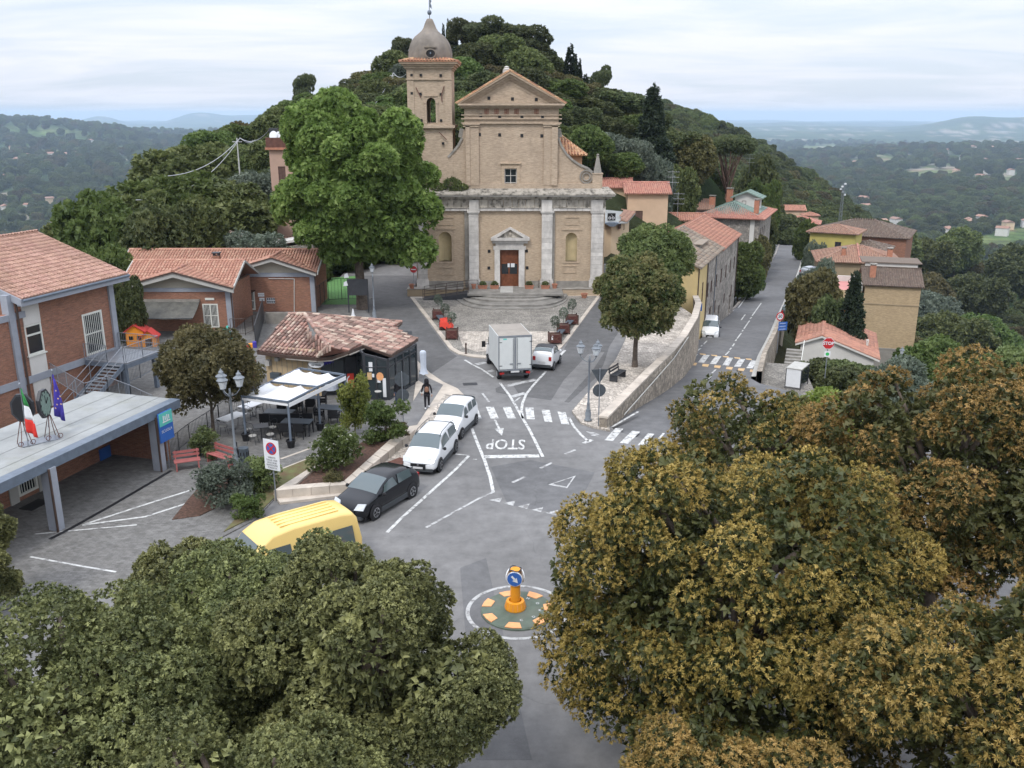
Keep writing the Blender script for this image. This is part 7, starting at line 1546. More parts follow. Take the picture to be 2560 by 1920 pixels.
for a in((-2.65,-2.35,-3.85,3.25),(2.05,2.35,-3.85,3.25),(-2.35,2.05,2.95,3.25)):mb=MB();mb.box(*a,-.01,.75);mb.obj('parapet',MT['white_plaster'],tp)
hp=house('hipped_house','wide house with faded pink hipped tile roof behind the tan apartment house','house',53.3,140.5,-12,R(-14),11.4,10,7.3,'beige','tile_pinkbrown','hip','x',.34,.6,tw=.32,tl=.5)
ridge_caps(hp,[(0,0,9.3),(.01,-5.6,7.2)],MT['tile_red'],.14);chimney(hp,None,-2.2,-3.2,7.6,8.9,.6,'terracotta','stone_gray');chimney(hp,None,4.4,-3.0,7.4,9.0,.7,'terracotta','stone_gray')
house('yellow_villa','yellow villa with shallow brown tile roof beside the bend of the road','house',65.0,183.0,-12,R(-30),8.6,7.6,6.2,'yellow2','tile_pinkbrown','hip','x',.28,.7,[('f',.6,1.8,2.6,4.4,{'frame':'shutter'})],tw=.4,tl=.6)
house('dark_roof_building','broad building with a large dark brown hipped roof beyond the yellow villa','house',76.5,199,-14,R(-28),19,15,6.0,'brick_red','tile_brown','hip','x',.34,.6,tw=.5,tl=.8)
house('dark_roof_building','small dark-roofed extension in front of the broad brown-roofed building','house',72.2,184,-14,R(-28),8,9,4.6,'brick_red','tile_brown','hip','y',.34,.5,tw=.5,tl=.8)
house('far_house','pink-roofed house at the top of the visible road, left of the yellow villa','house',96,305,-23,R(-20),12,10,5.2,'peach_pale','tile_red','hip','x',.34,.6,[('f',-1,0,1.6,2.8)],tw=.5,tl=.8)
house('far_house','brownish roofed house below the wooded ridge, farthest along the road','house',103,345,-24,R(-8),12,8,6.4,'peach','tile_orange','gable','x',.34,.6,tw=.5,tl=.8)
house('far_house','small orange-roofed annex beside the pink-roofed house','house',104.5,322,-23.5,R(-10),5,5,6.2,'peach','tile_orange','hip','x',.34,.6,tw=.5,tl=.8)
VH=Lnd(2437,752)
house('valley_house','small cream house with grey gabled roof standing alone in the valley trees','house',VH.x,VH.y,VH.z,R(25),12*VH.y/360,9,5.5*VH.y/360,'white_plaster','tile_old','gable','x',.5,.5,[('f',-3,-2,1.5,2.8),('f',2,3,1.5,2.8)],base=4,tw=.8,tl=1.2)
house('valley_house','low orange-roofed farmhouse among trees at the right edge of the view','house',196,400,gz(196,400)+.5,R(-15),16,8,3.4,'terracotta','tile_orange','gable','x',.3,.6,base=4,tw=.8,tl=1.2)
mb=MB()
yy=[y for y in ys if 62<y<112]
for y in yy:a=rx(y)+.38;z=zr(y);mb.v+=[(a,y,z-4.5),(a,y,z+.55),(a+.4,y,z+.55),(a+.4,y,z-4.5)]
for i in range(len(yy)-1):
 for k in range(3):mb.f.append((i*4+k,i*4+k+1,i*4+k+5,i*4+k+4))
tag(mb.obj('roadside_wall',MT['rubble']),'low stone parapet wall along the right side of the downhill road','wall')
ss=thing('garden_stairs','narrow stone stairs going down beside the right road wall','stairs',(rx(80)+1.35,76,zr(78)-2.9),RR+.02)
for k in range(12):mb=MB();mb.box(k*.55,k*.55+.57,-.7,.7,-.4,.1+k*.17);mb.obj('step',MT['stone_steps'],ss)
mb=MB();mb.beam((0,-.8,.9),(6.4,-.8,2.9),.05);mb.tube([(0,-.8,0),(0,-.8,.9)],.03,5);mb.tube([(3.2,-.8,.6),(3.2,-.8,1.9)],.03,5);mb.tube([(6.4,-.8,1.6),(6.4,-.8,2.9)],.03,5);mb.obj('handrail',MT['white_frame'],ss)
bs=thing('bus_shelter','small grey-roofed bus shelter with white end panel at the right kerb','shelter',(rx(66)+3.4,66.0,zr(66)-.9),RR-.2)
bs.scale=(.72,.72,.66)
mb=MB();mb.box(-1.5,1.5,-.8,.8,2.3,2.4);mb.obj('roof',MT['concrete_light'],bs)
mb=MB();mb.box(-1.45,-1.4,-.75,.75,.2,2.25);mb.obj('end_panel',MT['sign_white'],bs);mb=MB();mb.box(-1.3,1.4,-.76,-.73,.3,2.1);mb.obj('glass_panel',MT['glass'],bs)
for x,y in((-1.42,-.78),(1.42,-.78),(-1.42,.78),(1.42,.78)):mb=MB();mb.box(x-.04,x+.04,y-.04,y+.04,-.3,2.3);mb.obj('post',MT['metal_dark'],bs)
mb=MB();mb.prism([(rx(64)+.4,61),(rx(64)+4.5,62),(rx(70)+4.5,72),(rx(72)+.4,73)],zr(66)-2.2,zr(66)-.95);struct(mb.obj('pavement',MT['paving_warm']))
# pink house and porches behind the plane tree
ph=house('pink_house','tall narrow pink house with roof terrace and satellite dishes, half behind the plane tree','house',-23.9,108.0,-1,R(3),6.5,8,13.7,'pink','terracotta','flat',over=.35,wins=[('f',-2.4,-1.6,9.6,11.9,{'frame':'shutter','glass':'shutter'}),('f',-2.4,-1.6,5.8,7.9,{'frame':'shutter','glass':'shutter'})],base=3)
mb=MB();
for a in((-3.5,3.5,-4.3,-4.2),(-3.5,-3.4,-4.2,4),(3.4,3.5,-4.2,4)):mb.box(*a,13.95,15.0)
mb.obj('parapet',MT['rust'],ph)
for k,(x,r_)in enumerate(((-2.6,.5),(-2.0,.45))):mb=MB();mb.lathe(0,0,[(.02,0),(r_*.6,.05),(r_,.16)],14);o=mb.obj('satellite_dish',MT['sign_white'],ph);o.location=(x,-3.9,15.2);o.rotation_euler=(1.3,0,-.4)
mb=MB();mb.box(-3.2,-2.3,-3.6,-2.6,13.95,16.0);mb.obj('roof_hut',MT['metal_dark'],ph)
pc=thing('porch_house','low porch with beige posts and tiled lean-to roof left of the pink house','porch',(-28.8,104,-.5),R(3))
mb=MB();mb.box(-3,3,0,4,-2,.6+1.8);mb.obj('wall',MT['peach_pale'],pc);roof_plane(pc,[(-3.8,-2.2,3.1),(4,-2.2,3.1),(4,4,4.4),(-3.8,4,4.4)],MT['tile_pinkbrown'],.3,.5)
for x in(-3.3,-1.1,1.2,3.4):mb=MB();mb.box(x-.14,x+.14,-1.9,-1.6,-1.5,3.1);mb.obj('post',MT['peach_pale'],pc)
mb=MB();mb.box(-1.6,.2,-2.6,-1.6,.2,1.3);mb.obj('hot_tub' if 0 else 'rain_barrel',MT['bin_blue'],pc)
mb=MB();mb.beam(V(650,612,98),V(790,590,98),3.2,.25);tag(mb.obj('terrace_slab',MT['white_plaster']),'long pale terrace slab in front of the pink house','terrace')
mb=MB();mb.beam(V(650,622,97.5)-Vector((0,0,1.2)),V(790,605,97.5)-Vector((0,0,1.2)),2.4,2.4);tag(mb.obj('stone_base_wall',MT['rubble_grey']),'stone base wall under the pale terrace behind the wing roofs','wall')
def gazebo(label,p,w_,mat,rz=0.):
 t=thing('gazebo',label,'gazebo',p,rz)
 for x in(-1,1):
  for y in(-1,1):mb=MB();mb.box(x*w_*.4-.08,x*w_*.4+.08,y*w_*.4-.08,y*w_*.4+.08,-3,2.1);mb.obj('post',MT['wood_dark'],t)
 h_=w_/2+.25
 for(a,b)in(((-h_,-h_),(h_,-h_)),((h_,-h_),(h_,h_)),((h_,h_),(-h_,h_)),((-h_,h_),(-h_,-h_))):roof_plane(t,[(a[0],a[1],2.0),(b[0],b[1],2.0),(0,0,2.0+h_*.32)],MT[mat],.3,.45)
q=V(543,512,112);gazebo('open gazebo with orange tile roof among the trees on the left slope',(q.x,q.y,q.z-2.2),3.4,'tile_orange',.3)
q=V(575,590,92);gazebo('weathered grey-tiled gazebo half hidden behind the school wing',(q.x,q.y,q.z-2.2),3.6,'tile_old',.1)
# street lamps
def lamp_lantern(t,x,y,z,s=1.0):
 mb=MB();mb.T=Matrix.Translation((x,y,z))@Matrix.Scale(s,4)
 mb.lathe(0,0,[(.04,-.06),(.07,0),(.15,.02)],6);mb.lathe(0,0,[(.24,.38),(.26,.42),(.12,.52),(.10,.58),(.12,.60),(.05,.68),(.02,.76)],10);l=mb.obj('lantern',MT['lamp_grey'],t)
 mb=MB();mb.T=Matrix.Translation((x,y,z))@Matrix.Scale(s,4);mb.lathe(0,0,[(.13,.03),(.22,.37)],6);mb.obj('lantern_glass',MT['headlight'],l)
def street_lamp(label,p,h,arms,rz=0,s=1.0,group='grey cast-iron street lamps'):
 t=thing('street_lamp',label,'street lamp',p,rz,group)
 mb=MB();mb.lathe(0,0,[(.2,0),(.22,.08),(.15,.14),(.17,.5),(.12,.56),(.15,.62),(.10,.7),(.075,.95),(.1,1.0),(.06,1.06),(.05,h-.9),(.08,h-.86),(.05,h-.8),(.045,h-.6)],10);mb.obj('post',MT['lamp_grey'],t,smooth=True)
 for a in arms:
  c_,s_=math.cos(a),math.sin(a);mb=MB();mb.tube([(0,0,h-.9),(.12*c_,.12*s_,h-.95),(.32*c_,.32*s_,h-.85),(.5*c_,.5*s_,h-.62),(.5*c_,.5*s_,h-.5)],.022,6);mb.obj('arm',MT['lamp_grey'],t);lamp_lantern(t,.5*c_,.5*s_,h-.5,s)
 return t
street_lamp('tall grey three-lantern street lamp at the tip of the stone wall',G(1470,1052,.12),4.35,(math.pi*.95,-.9,.45),0)
street_lamp('grey street lamp with two glass lanterns beside the bench and bin',G(592,1168,.05),4.6,(2.6,-.1,4.4),0,1.05)
street_lamp('grey lamp post at the lane beside the plane tree trunk',G(936,795,.05),4.3,(math.pi*.5,),.2)
street_lamp('single white-hooded lamp below the tan apartment house',V(2235,930,88)+Vector((0,0,-1.2)),3.6,(-.3,))
# road signs
def disc(mb,r,z,y0,y1,n=20,rot=0):mb.pxz([(r*math.cos(2*math.pi*k/n+rot),z+r*math.sin(2*math.pi*k/n+rot))for k in range(n)],y0,y1)
def road_sign(label,p,rz,h,plates,name='road_sign',mat='metal_grey'):
 t=thing(name,label,'road sign',p,rz);mb=MB();mb.tube([(0,0,-.1),(0,0,h)],.032,6);mb.obj('post',MT[mat],t)
 for(kind,z,face)in plates:
  yf=-.05 if face else .05;s=-1 if face else 1
  def lay(k):return(s*(.045+.006*k),s*(.045+.006*(k+1)))if face else(.045+.006*k,.045+.006*(k+1))
  def put(fn,k,m_,nm,par):mb=MB();a,b=sorted(lay(k));fn(mb,a,b);return mb.obj(nm,MT[m_],par)
  if kind=='stop':
   o=put(lambda m,a,b:disc(m,.42,z,a,b,8,math.pi/8),0,'sign_back' if not face else 'sign_white','sign_plate',t)
   put(lambda m,a,b:disc(m,.395,z,a,b,8,math.pi/8),1,'sign_red','sign_face',o)
   if face:lettering('STOP',(0,-.065,z),.3,'sign_white',o,(math.pi/2,0,0),bold=.01)
  elif kind=='yield':
   T_=[(-.48,z+.28),(.48,z+.28),(0,z-.52)];o=put(lambda m,a,b:m.pxz(T_,a,b),0,'sign_back','sign_plate',t)
   put(lambda m,a,b:m.pxz([(x*.93,z-.0+(q-z)*.93)for x,q in T_],a,b),1,'sign_red','sign_face',o)
  elif kind=='round':
   o=put(lambda m,a,b:disc(m,.36,z,a,b),0,'sign_back','sign_plate',t);put(lambda m,a,b:disc(m,.34,z,a,b),1,'sign_blue','sign_face',o)
  elif kind=='noentry':
   o=put(lambda m,a,b:disc(m,.32,z,a,b),0,'sign_red','sign_plate',t);put(lambda m,a,b:m.box(-.22,.22,a,b,z-.05,z+.05),1,'sign_white','sign_bar',o)
  elif kind=='fifty':
   o=put(lambda m,a,b:disc(m,.38,z,a,b),0,'sign_red','sign_plate',t);put(lambda m,a,b:disc(m,.28,z,a,b),1,'sign_white','sign_face',o);lettering('50',(0,-.062,z),.4,'sign_black',o,(math.pi/2,0,0),bold=.012)
  elif kind=='crossing':
   o=put(lambda m,a,b:m.box(-.36,.36,a,b,z-.36,z+.36),0,'sign_blue','sign_plate',t);q=put(lambda m,a,b:m.pxz([(-.27,z-.25),(.27,z-.25),(0,z+.28)],a,b),1,'sign_white','sign_triangle',o)
   put(lambda m,a,b:(disc(m,.035,z+.09,a,b,8),m.pxz([(-.02,z+.05),(.03,z+.05),(.1,z-.2),(.06,z-.2),(0,z-.06),(-.08,z-.2),(-.12,z-.2)],a,b)),2,'sign_black','walking_figure',q)
  elif kind=='blueplates':
   for k in range(3):o=put(lambda m,a,b:m.box(-.1,.75,a,b,z-.14-k*.26,z+.09-k*.26),0,'sign_blue','direction_plate',t);put(lambda m,a,b:m.box(.0,.6,a,b,z-.05-k*.26,z-.02-k*.26),1,'sign_white','plate_text_line',o)
  elif kind=='parking':
   o=put(lambda m,a,b:m.box(-.42,.42,a,b,z-1.0,z+.42),0,'sign_white','sign_plate',t);q=put(lambda m,a,b:disc(m,.29,z,a,b),1,'sign_red','sign_ring',o);r_=put(lambda m,a,b:disc(m,.23,z,a,b),2,'sign_blue','sign_disc',o)
   put(lambda m,a,b:m.pxz([(-.19,z+.14),(-.14,z+.19),(.19,z-.14),(.14,z-.19)],a,b),3,'sign_red','red_bar',o);put(lambda m,a,b:m.pxz([(.19,z+.14),(.14,z+.19),(-.19,z-.14),(-.14,z-.19)],a,b),4,'sign_red','red_bar',o)
   for k,tx in enumerate(('SABATO','DALLE 14.00','ALLE 20.00','RIMOZIONE','FORZATA')):lettering(tx,(0,-.065,z-.42-k*.12),.11,'sign_black',o,(math.pi/2,0,0))
  elif kind=='smallgreen':put(lambda m,a,b:m.box(-.2,.2,a,b,z-.2,z+.2),0,'sign_white','sign_plate',t);put(lambda m,a,b:disc(m,.12,z,a,b),1,'sign_green','green_disc',t)
 return t
p=G(1496,1066,.1);road_sign('inverted triangle and round sign seen from behind, beside the wall tip lamp',p,.12,3.3,[('yield',2.95,False),('round',2.05,False)])
p=G(1009,1070,.12);road_sign('octagonal and round signs on one post seen from behind, by the bush at the pavement',p,.1,3.2,[('stop',2.75,False),('round',1.85,False)])
p=G(690,1250,.05);road_sign('white no-stopping sign with red and blue ring above the yellow van',p,-.45,2.9,[('parking',2.45,True)])
p=G(1034,712,.0);p.y=84.6;road_sign('small red no-entry sign beside the left corner of the church',(V(1034,676,84.6).x,84.6,0),0,2.9,[('noentry',2.55,True)])
p=Q(1928,880);road_sign('round 50 speed-limit sign above blue direction plates at the right kerb',(p.x+.5,p.y,p.z),.25,3.6,[('fifty',3.2,True),('blueplates',2.6,True)])
p=V(2066,905,60);p.z=V(2066,858,60).z;road_sign('red octagonal STOP sign in front of the orange-roofed house',(p.x,60,p.z-2.4),-.1,2.8,[('stop',2.4,True),('smallgreen',1.65,True)])
p=Q(1752,862);t=road_sign('square blue pedestrian-crossing sign on the yellow house wall by the round oak',(p.x-.5,p.y-.2,p.z),-.2,4.2,[('crossing',3.6,True)])
p=G(1165,884,.07);mb=MB();mb.lathe(0,0,[(.12,0),(.06,.04),(.05,.6),(.07,.62),(.07,.75),(.03,.78)],10);o=mb.obj('bollard',MT['metal_brown']);o.location=p;tag(o,'short brown iron bollard on the pale tip of the church square','bollard')
mb=MB();mb.prism([G(1092,890,.0)[:2],G(1100,900,.0)[:2],G(1130,899,.0)[:2],G(1110,890,.0)[:2]],0,.05)
for(zx_,zy_,w_,d_),lab in(((1015,222,.9,.55),'rectangular drain grate in the lane before the truck'),((330,968,1.3,.75),'rusty rectangular manhole plate beside the white hatchback')):
 q=G(*A4(zx_,zy_),.0);z=.115 if zy_>900 else .006;mb=MB();mb.rbox(0,0,0,.012,w_,d_,.15 if zy_<900 else .9);o=mb.obj('manhole_cover',MT['rust']if zy_>900 else MT['metal_dark']);o.location=(q.x,q.y,z);tag(o,lab,'drain cover')
 # roundabout island with keep-right bollard
isl=thing('traffic_island','round dark green raised traffic island with orange edge plates','traffic island',(ic.x,ic.y,0),0)
mb=MB();mb.lathe(0,0,[(1.27,0),(1.27,.05),(1.22,.09),(.02,.11)],40);mb.obj('island_base',MT['island_green'],isl,smooth=False)
for k in range(7):
 a0=2*math.pi*k/7-1.93;a1=a0+.46;mb=MB();r0,r1=.93,1.25
 pts=[(r*math.cos(a),r*math.sin(a))for r,a in((r0,a0+.03),(r1,a0),(r1,(a0+a1)/2),(r1,a1),(r0,a1-.03))]
 mb.prism(pts,.085,.115);mb.obj('edge_plate',MT['orange_pale'],isl)
for k,ch_ in enumerate('CDHOMA'):a=math.pi*1.55+k*.62;lettering(ch_,(.78*math.cos(a),.78*math.sin(a),.116),.16,'sign_white',isl,(0,0,a-math.pi/2+math.pi if 0 else a+math.pi/2))
kb=thing('keep_right_bollard','orange cylindrical bollard topped with round blue arrow signs','bollard',(ic.x-.08,ic.y+.05,.1),0)
mb=MB();mb.lathe(0,0,[(.36,.0),(.37,.04),(.31,.3),(.22,.32),(.2,.2)],20);mb.obj('collar',MT['orange'],kb)
for k in range(14):a=2*math.pi*k/14;mb=MB();mb.beam((.375*math.cos(a),.375*math.sin(a),.05),(.318*math.cos(a),.318*math.sin(a),.28),.012);mb.obj('collar_rib',MT['orange_pale'],kb)
mb=MB();mb.lathe(0,0,[(.17,.15),(.17,1.5)],16);mb.obj('column',MT['orange'],kb)
for k,a in enumerate((-.12,2.1,-2.2)):
 mb=MB();mb.T=Matrix.Rotation(a,4,'Z')@Matrix.Translation((0,-.2,1.22));disc(mb,.27,0,-.02,.02);o=mb.obj('sign_plate',MT['sign_white'],kb)
 mb=MB();mb.T=Matrix.Rotation(a,4,'Z')@Matrix.Translation((0,-.2,1.22));disc(mb,.25,0,-.03,-.0205);mb.obj('sign_face',MT['sign_blue'],o)
 mb=MB();mb.T=Matrix.Rotation(a,4,'Z')@Matrix.Translation((0,-.2,1.22))@Matrix.Rotation(.85,4,'Y');mb.box(-.15,.03,-.038,-.031,-.035,.035);mb.pxz([(.0,-.1),(.0,.1),(.17,0)],-.038,-.031);mb.obj('arrow',MT['sign_white'],o)
mb=MB();mb.tube([(.2*math.cos(a),.2*math.sin(a),1.5+.03*math.cos(3*a))for a in np.linspace(0,2*math.pi,16)],.02,5);mb.obj('top_ring',MT['metal_dark'],kb)
# planters on the square
def planter(label,p,rz):
 t=thing('planter',label,'planter',p,rz,'square brown planters with small olives on the church square');h,w_=.75,.42
 for s in(-1,1):
  mb=MB();mb.box(-w_,w_,s*w_-.02,s*w_+.02,.1,h-.04);mb.obj('side_panel',MT['wood_brown_table'],t);mb=MB();mb.box(s*w_-.02,s*w_+.02,-w_+.02,w_-.02,.1,h-.04);mb.obj('side_panel',MT['wood_brown_table'],t)
  mb=MB();mb.beam((-w_,s*w_-.03,.12),(w_,s*w_-.03,h-.08),.03,.05);mb.beam((w_,s*w_-.032,.12),(-w_,s*w_-.032,h-.08),.03,.05);mb.obj('cross_brace',MT['rust'],t)
  for q in(-1,1):mb=MB();mb.box(s*w_-.045,s*w_+.045,q*w_-.045,q*w_+.045,0,h+.06);mb.obj('corner_post',MT['wood_dark'],t)
 mb=MB();mb.box(-w_+.02,w_-.02,-w_+.02,w_-.02,.12,h-.1);mb.obj('soil',MT['soil'],t);return t
PLANTERS=[]
sc_=lambda zx,zy:(1080+.27125*zx,720+.27125*zy)
for i,(zx_,zy_,lab)in enumerate(((58,305,'brown square planter, farthest of the three on the left edge of the square'),(125,400,'brown planter draped with a bright red cloth on the left edge'),(185,488,'brown planter nearest the road on the left edge of the square'),(1290,352,'brown square planter, farthest of the three on the right edge of the square'),(1210,438,'middle brown planter on the right edge of the square'),(1132,528,'brown planter behind the small two-seat car'))):
 p=G(*sc_(zx_,zy_-22),.08);planter(lab,p,.0 if i<3 else .1);PLANTERS.append(p)
 if i==5:mb=MB();mb.box(-.36,-.16,-.47,-.455,.35,.65);o=mb.obj('notice',MT['sign_white'],None);o.location=p;tag(o,'white notice fixed to the front of the planter behind the small car','notice')
for a,b,lab in((0,1,'dark low bench board linking the two farther left planters'),(3,4,'dark bench board linking the two farther right planters'),(4,5,'dark bench board linking the two nearer right planters')):
 pa_,pb2=PLANTERS[a],PLANTERS[b];mb=MB();d=(pb2-pa_).normalized()*.5;mb.beam(pa_+d+Vector((0,0,.4)),pb2-d+Vector((0,0,.4)),.5,.07);tag(mb.obj('bench_board',MT['bin_blue']),lab,'bench')
mb=MB();n=14;p=PLANTERS[1]
for i in range(n+1):
 for j in range(n+1):
  x,y=-.42+1.05*i/n,-.62+.95*j/n;d_=max(abs(x)-.4,abs(y)-.42,0);mb.v.append((p.x+x,p.y+y,p.z+.84+.07*math.sin(9*x+4*y)+.05*math.cos(13*y-5*x)-min(.62,d_*3.2)))
for i in range(n):
 for j in range(n):mb.f.append((i*(n+1)+j,(i+1)*(n+1)+j,(i+1)*(n+1)+j+1,i*(n+1)+j+1))
tag(mb.obj('red_cloth',MT['red_cloth'],None,smooth=True),'crumpled bright red cloth thrown over the middle left planter','cloth')
POTS=[]
for i,(zx_,lab,w_)in enumerate(((840,'terracotta flower box left of the church door, farther one',.9),(948,'terracotta flower box immediately left of the church door',.85),(1262,'terracotta flower box immediately right of the church door',.85),(1408,'terracotta flower box right of the church door, farther one',.85))):
 x=c2(zx_,1190)[0];t=thing('flower_box',lab,'flower box',(x,YF-1.15,ZB),0,'terracotta flower boxes at the church door')
 mb=MB();a,b=w_/2,w_/2-.07;mb.add([(-b,-.16,0),(b,-.16,0),(b,.16,0),(-b,.16,0),(-a,-.22,.34),(a,-.22,.34),(a,.22,.34),(-a,.22,.34)],[(3,2,1,0),(0,1,5,4),(1,2,6,5),(2,3,7,6),(3,0,4,7),(4,5,6,7)]);mb.box(-a-.02,a+.02,-.24,-.2,.27,.35);mb.obj('box',MT['terracotta'],t);mb=MB();mb.box(-a+.05,a-.05,-.17,.17,.33,.36);mb.obj('soil',MT['soil'],t);POTS.append((x,YF-1.15,ZB+.36))
for x,y,z,r_,lab in((c2(758,1190)[0],YF-1.1,ZB,.22,'round terracotta pot left of the flower boxes by the short rail'),(c2(1495,1160)[0],YF-.9,ZB,.25,'round terracotta pot at the right end of the landing'),(c2(1753,1240)[0],YF-2.4,.08,.3,'round terracotta pot on the square below the right terrace'),(c2(195,1170)[0],YF-1.0,ZB,.26,'round terracotta pot on the far left end of the terrace')):
 t=thing('flower_pot',lab,'flower pot',(x,y,z),0);mb=MB();mb.lathe(0,0,[(r_*.7,0),(r_,.34),(r_*1.12,.34),(r_*1.12,.42),(r_*.9,.42),(r_*.85,.36)],14);mb.obj('pot',MT['terracotta'],t,smooth=False);mb=MB();mb.lathe(0,0,[(.02,.34),(r_*.9,.36),(.02,.38)],10);mb.obj('soil',MT['soil'],t)
q=G(883,790,.05);t=thing('white_cone','small white traffic cone standing at the kerb behind the bar roof','cone',q,0);mb=MB();mb.lathe(0,0,[(.2,0),(.2,.04),(.16,.05),(.05,.6),(.02,.62)],12);mb.obj('cone',MT['sign_white'],t)
q=G(893,790,.05);t=thing('notice_case','dark green notice case on posts in front of the plane tree trunk','notice board',(q.x,q.y+1.5,.05),0)
mb=MB();mb.box(-.9,.75,-.08,.08,1.5,2.9);mb.obj('case',MT['metal_dark'],t);mb=MB();mb.box(-1.0,-.9,-.05,.05,0,2.9);mb.box(.7,.8,-.05,.05,0,2.9);mb.obj('post',MT['metal_dark'],t)
for k,(x,z)in enumerate(((-1.3,2.3),(-1.2,3.0))):mb=MB();mb.pxz([(x,z),(x+.4,z+.05),(x+.3,z+.45),(x+.05,z+.35)],-.1,-.09);mb.obj('pinned_paper',MT['sign_white'],t)
# wooden poles and wires
def pole(label,px,py0,py1,Y,r=.11):
 a,b=V(px,py0,Y),V(px,py1,Y);t=thing('utility_pole',label,'utility pole',(b.x,Y,b.z-2),0,'pale utility poles on the hillside');H_=a.z-b.z+2;mb=MB();mb.tube([(0,0,0),(0,0,H_)],r,7,r*.7);mb.obj('pole',MT['pole'],t);mb=MB();mb.box(-.6,.6,-.05,.05,H_-.5,H_-.4);mb.obj('crossarm',MT['pole'],t);return a
w1=pole('utility pole on the left slope beside the olive trees',600,345,440,118);w2=pole('thinner utility pole farther back on the left slope',637,350,410,140,.09)
w3=pole('utility pole high on the hill left of the bell tower',984,182,235,175);w4=pole('topmost utility pole left of the bell tower, among trees',960,152,205,185)
w5=V(672,325,106);w6=V(1014,186,150);w0=V(420,440,95)
ww=thing('overhead_cables','thick overhead cables sagging from the hill poles past the pink house','cable',tuple(w1),0)
for a,b,sg_ in((w0,w1,1.),(w1,w5,.8),(w5,w3,5.),(w3,w6,.6),(w1,w2,.5),(V(340,500,90),w1,2.)):
 pts=[tuple(a+(b-a)*k/16-Vector((0,0,sg_*4*(k/16)*(1-k/16)))-w1)for k in range(17)];mb=MB();mb.tube(pts,.045,4);mb.obj('cable',MT['wire'],ww)
def antenna(label,q,h):
 t=thing('tv_antenna',label,'antenna',q,0);mb=MB();mb.tube([(0,0,0),(0,0,h)],.02,5);mb.obj('mast',MT['wire'],t)
 for k in range(3):mb=MB();mb.beam((-.7,0,h-.2-k*.7),(.9,0,h-.25-k*.7),.03);[mb.beam((x,-.35,h-.22-k*.7),(x,.35,h-.22-k*.7),.02)for x in np.linspace(-.6,.8,6)];mb.obj('aerial',MT['wire'],t)
antenna('television antenna on a tall mast above the peach roof',V(1680,480,126),2.9);antenna('thin television antenna beside the umbrella pine',V(1872,432,172),3.5);antenna('bare antenna mast between peach house and garden trees',V(1693,545,130),3.6)
q=V(2100,552,240);t=thing('telecom_mast','grey lattice telecom mast rising behind the dark brown roofs','mast',tuple(q),0)
mb=MB();hh=9.5
for k in range(4):a=math.pi/4+k*math.pi/2;mb.tube([(.5*math.cos(a),.5*math.sin(a),-4),(.22*math.cos(a),.22*math.sin(a),hh)],.045,4)
for i in range(10):
 z=-3+i*1.25
 for k in range(4):a=math.pi/4+k*math.pi/2;b=a+math.pi/2;mb.beam((.45*math.cos(a),.45*math.sin(a),z),(.42*math.cos(b),.42*math.sin(b),z+1.2),.03)
mb.obj('lattice',MT['metal_grey'],t)
for k in range(5):mb=MB();a=k*1.3;mb.lathe(.55*math.cos(a),.55*math.sin(a),[(.02,hh-3+k*.7),(.3,hh-3+k*.7),(.3,hh-2.6+k*.7),(.02,hh-2.6+k*.7)],8);mb.obj('antenna_dish',MT['sign_white'],t)
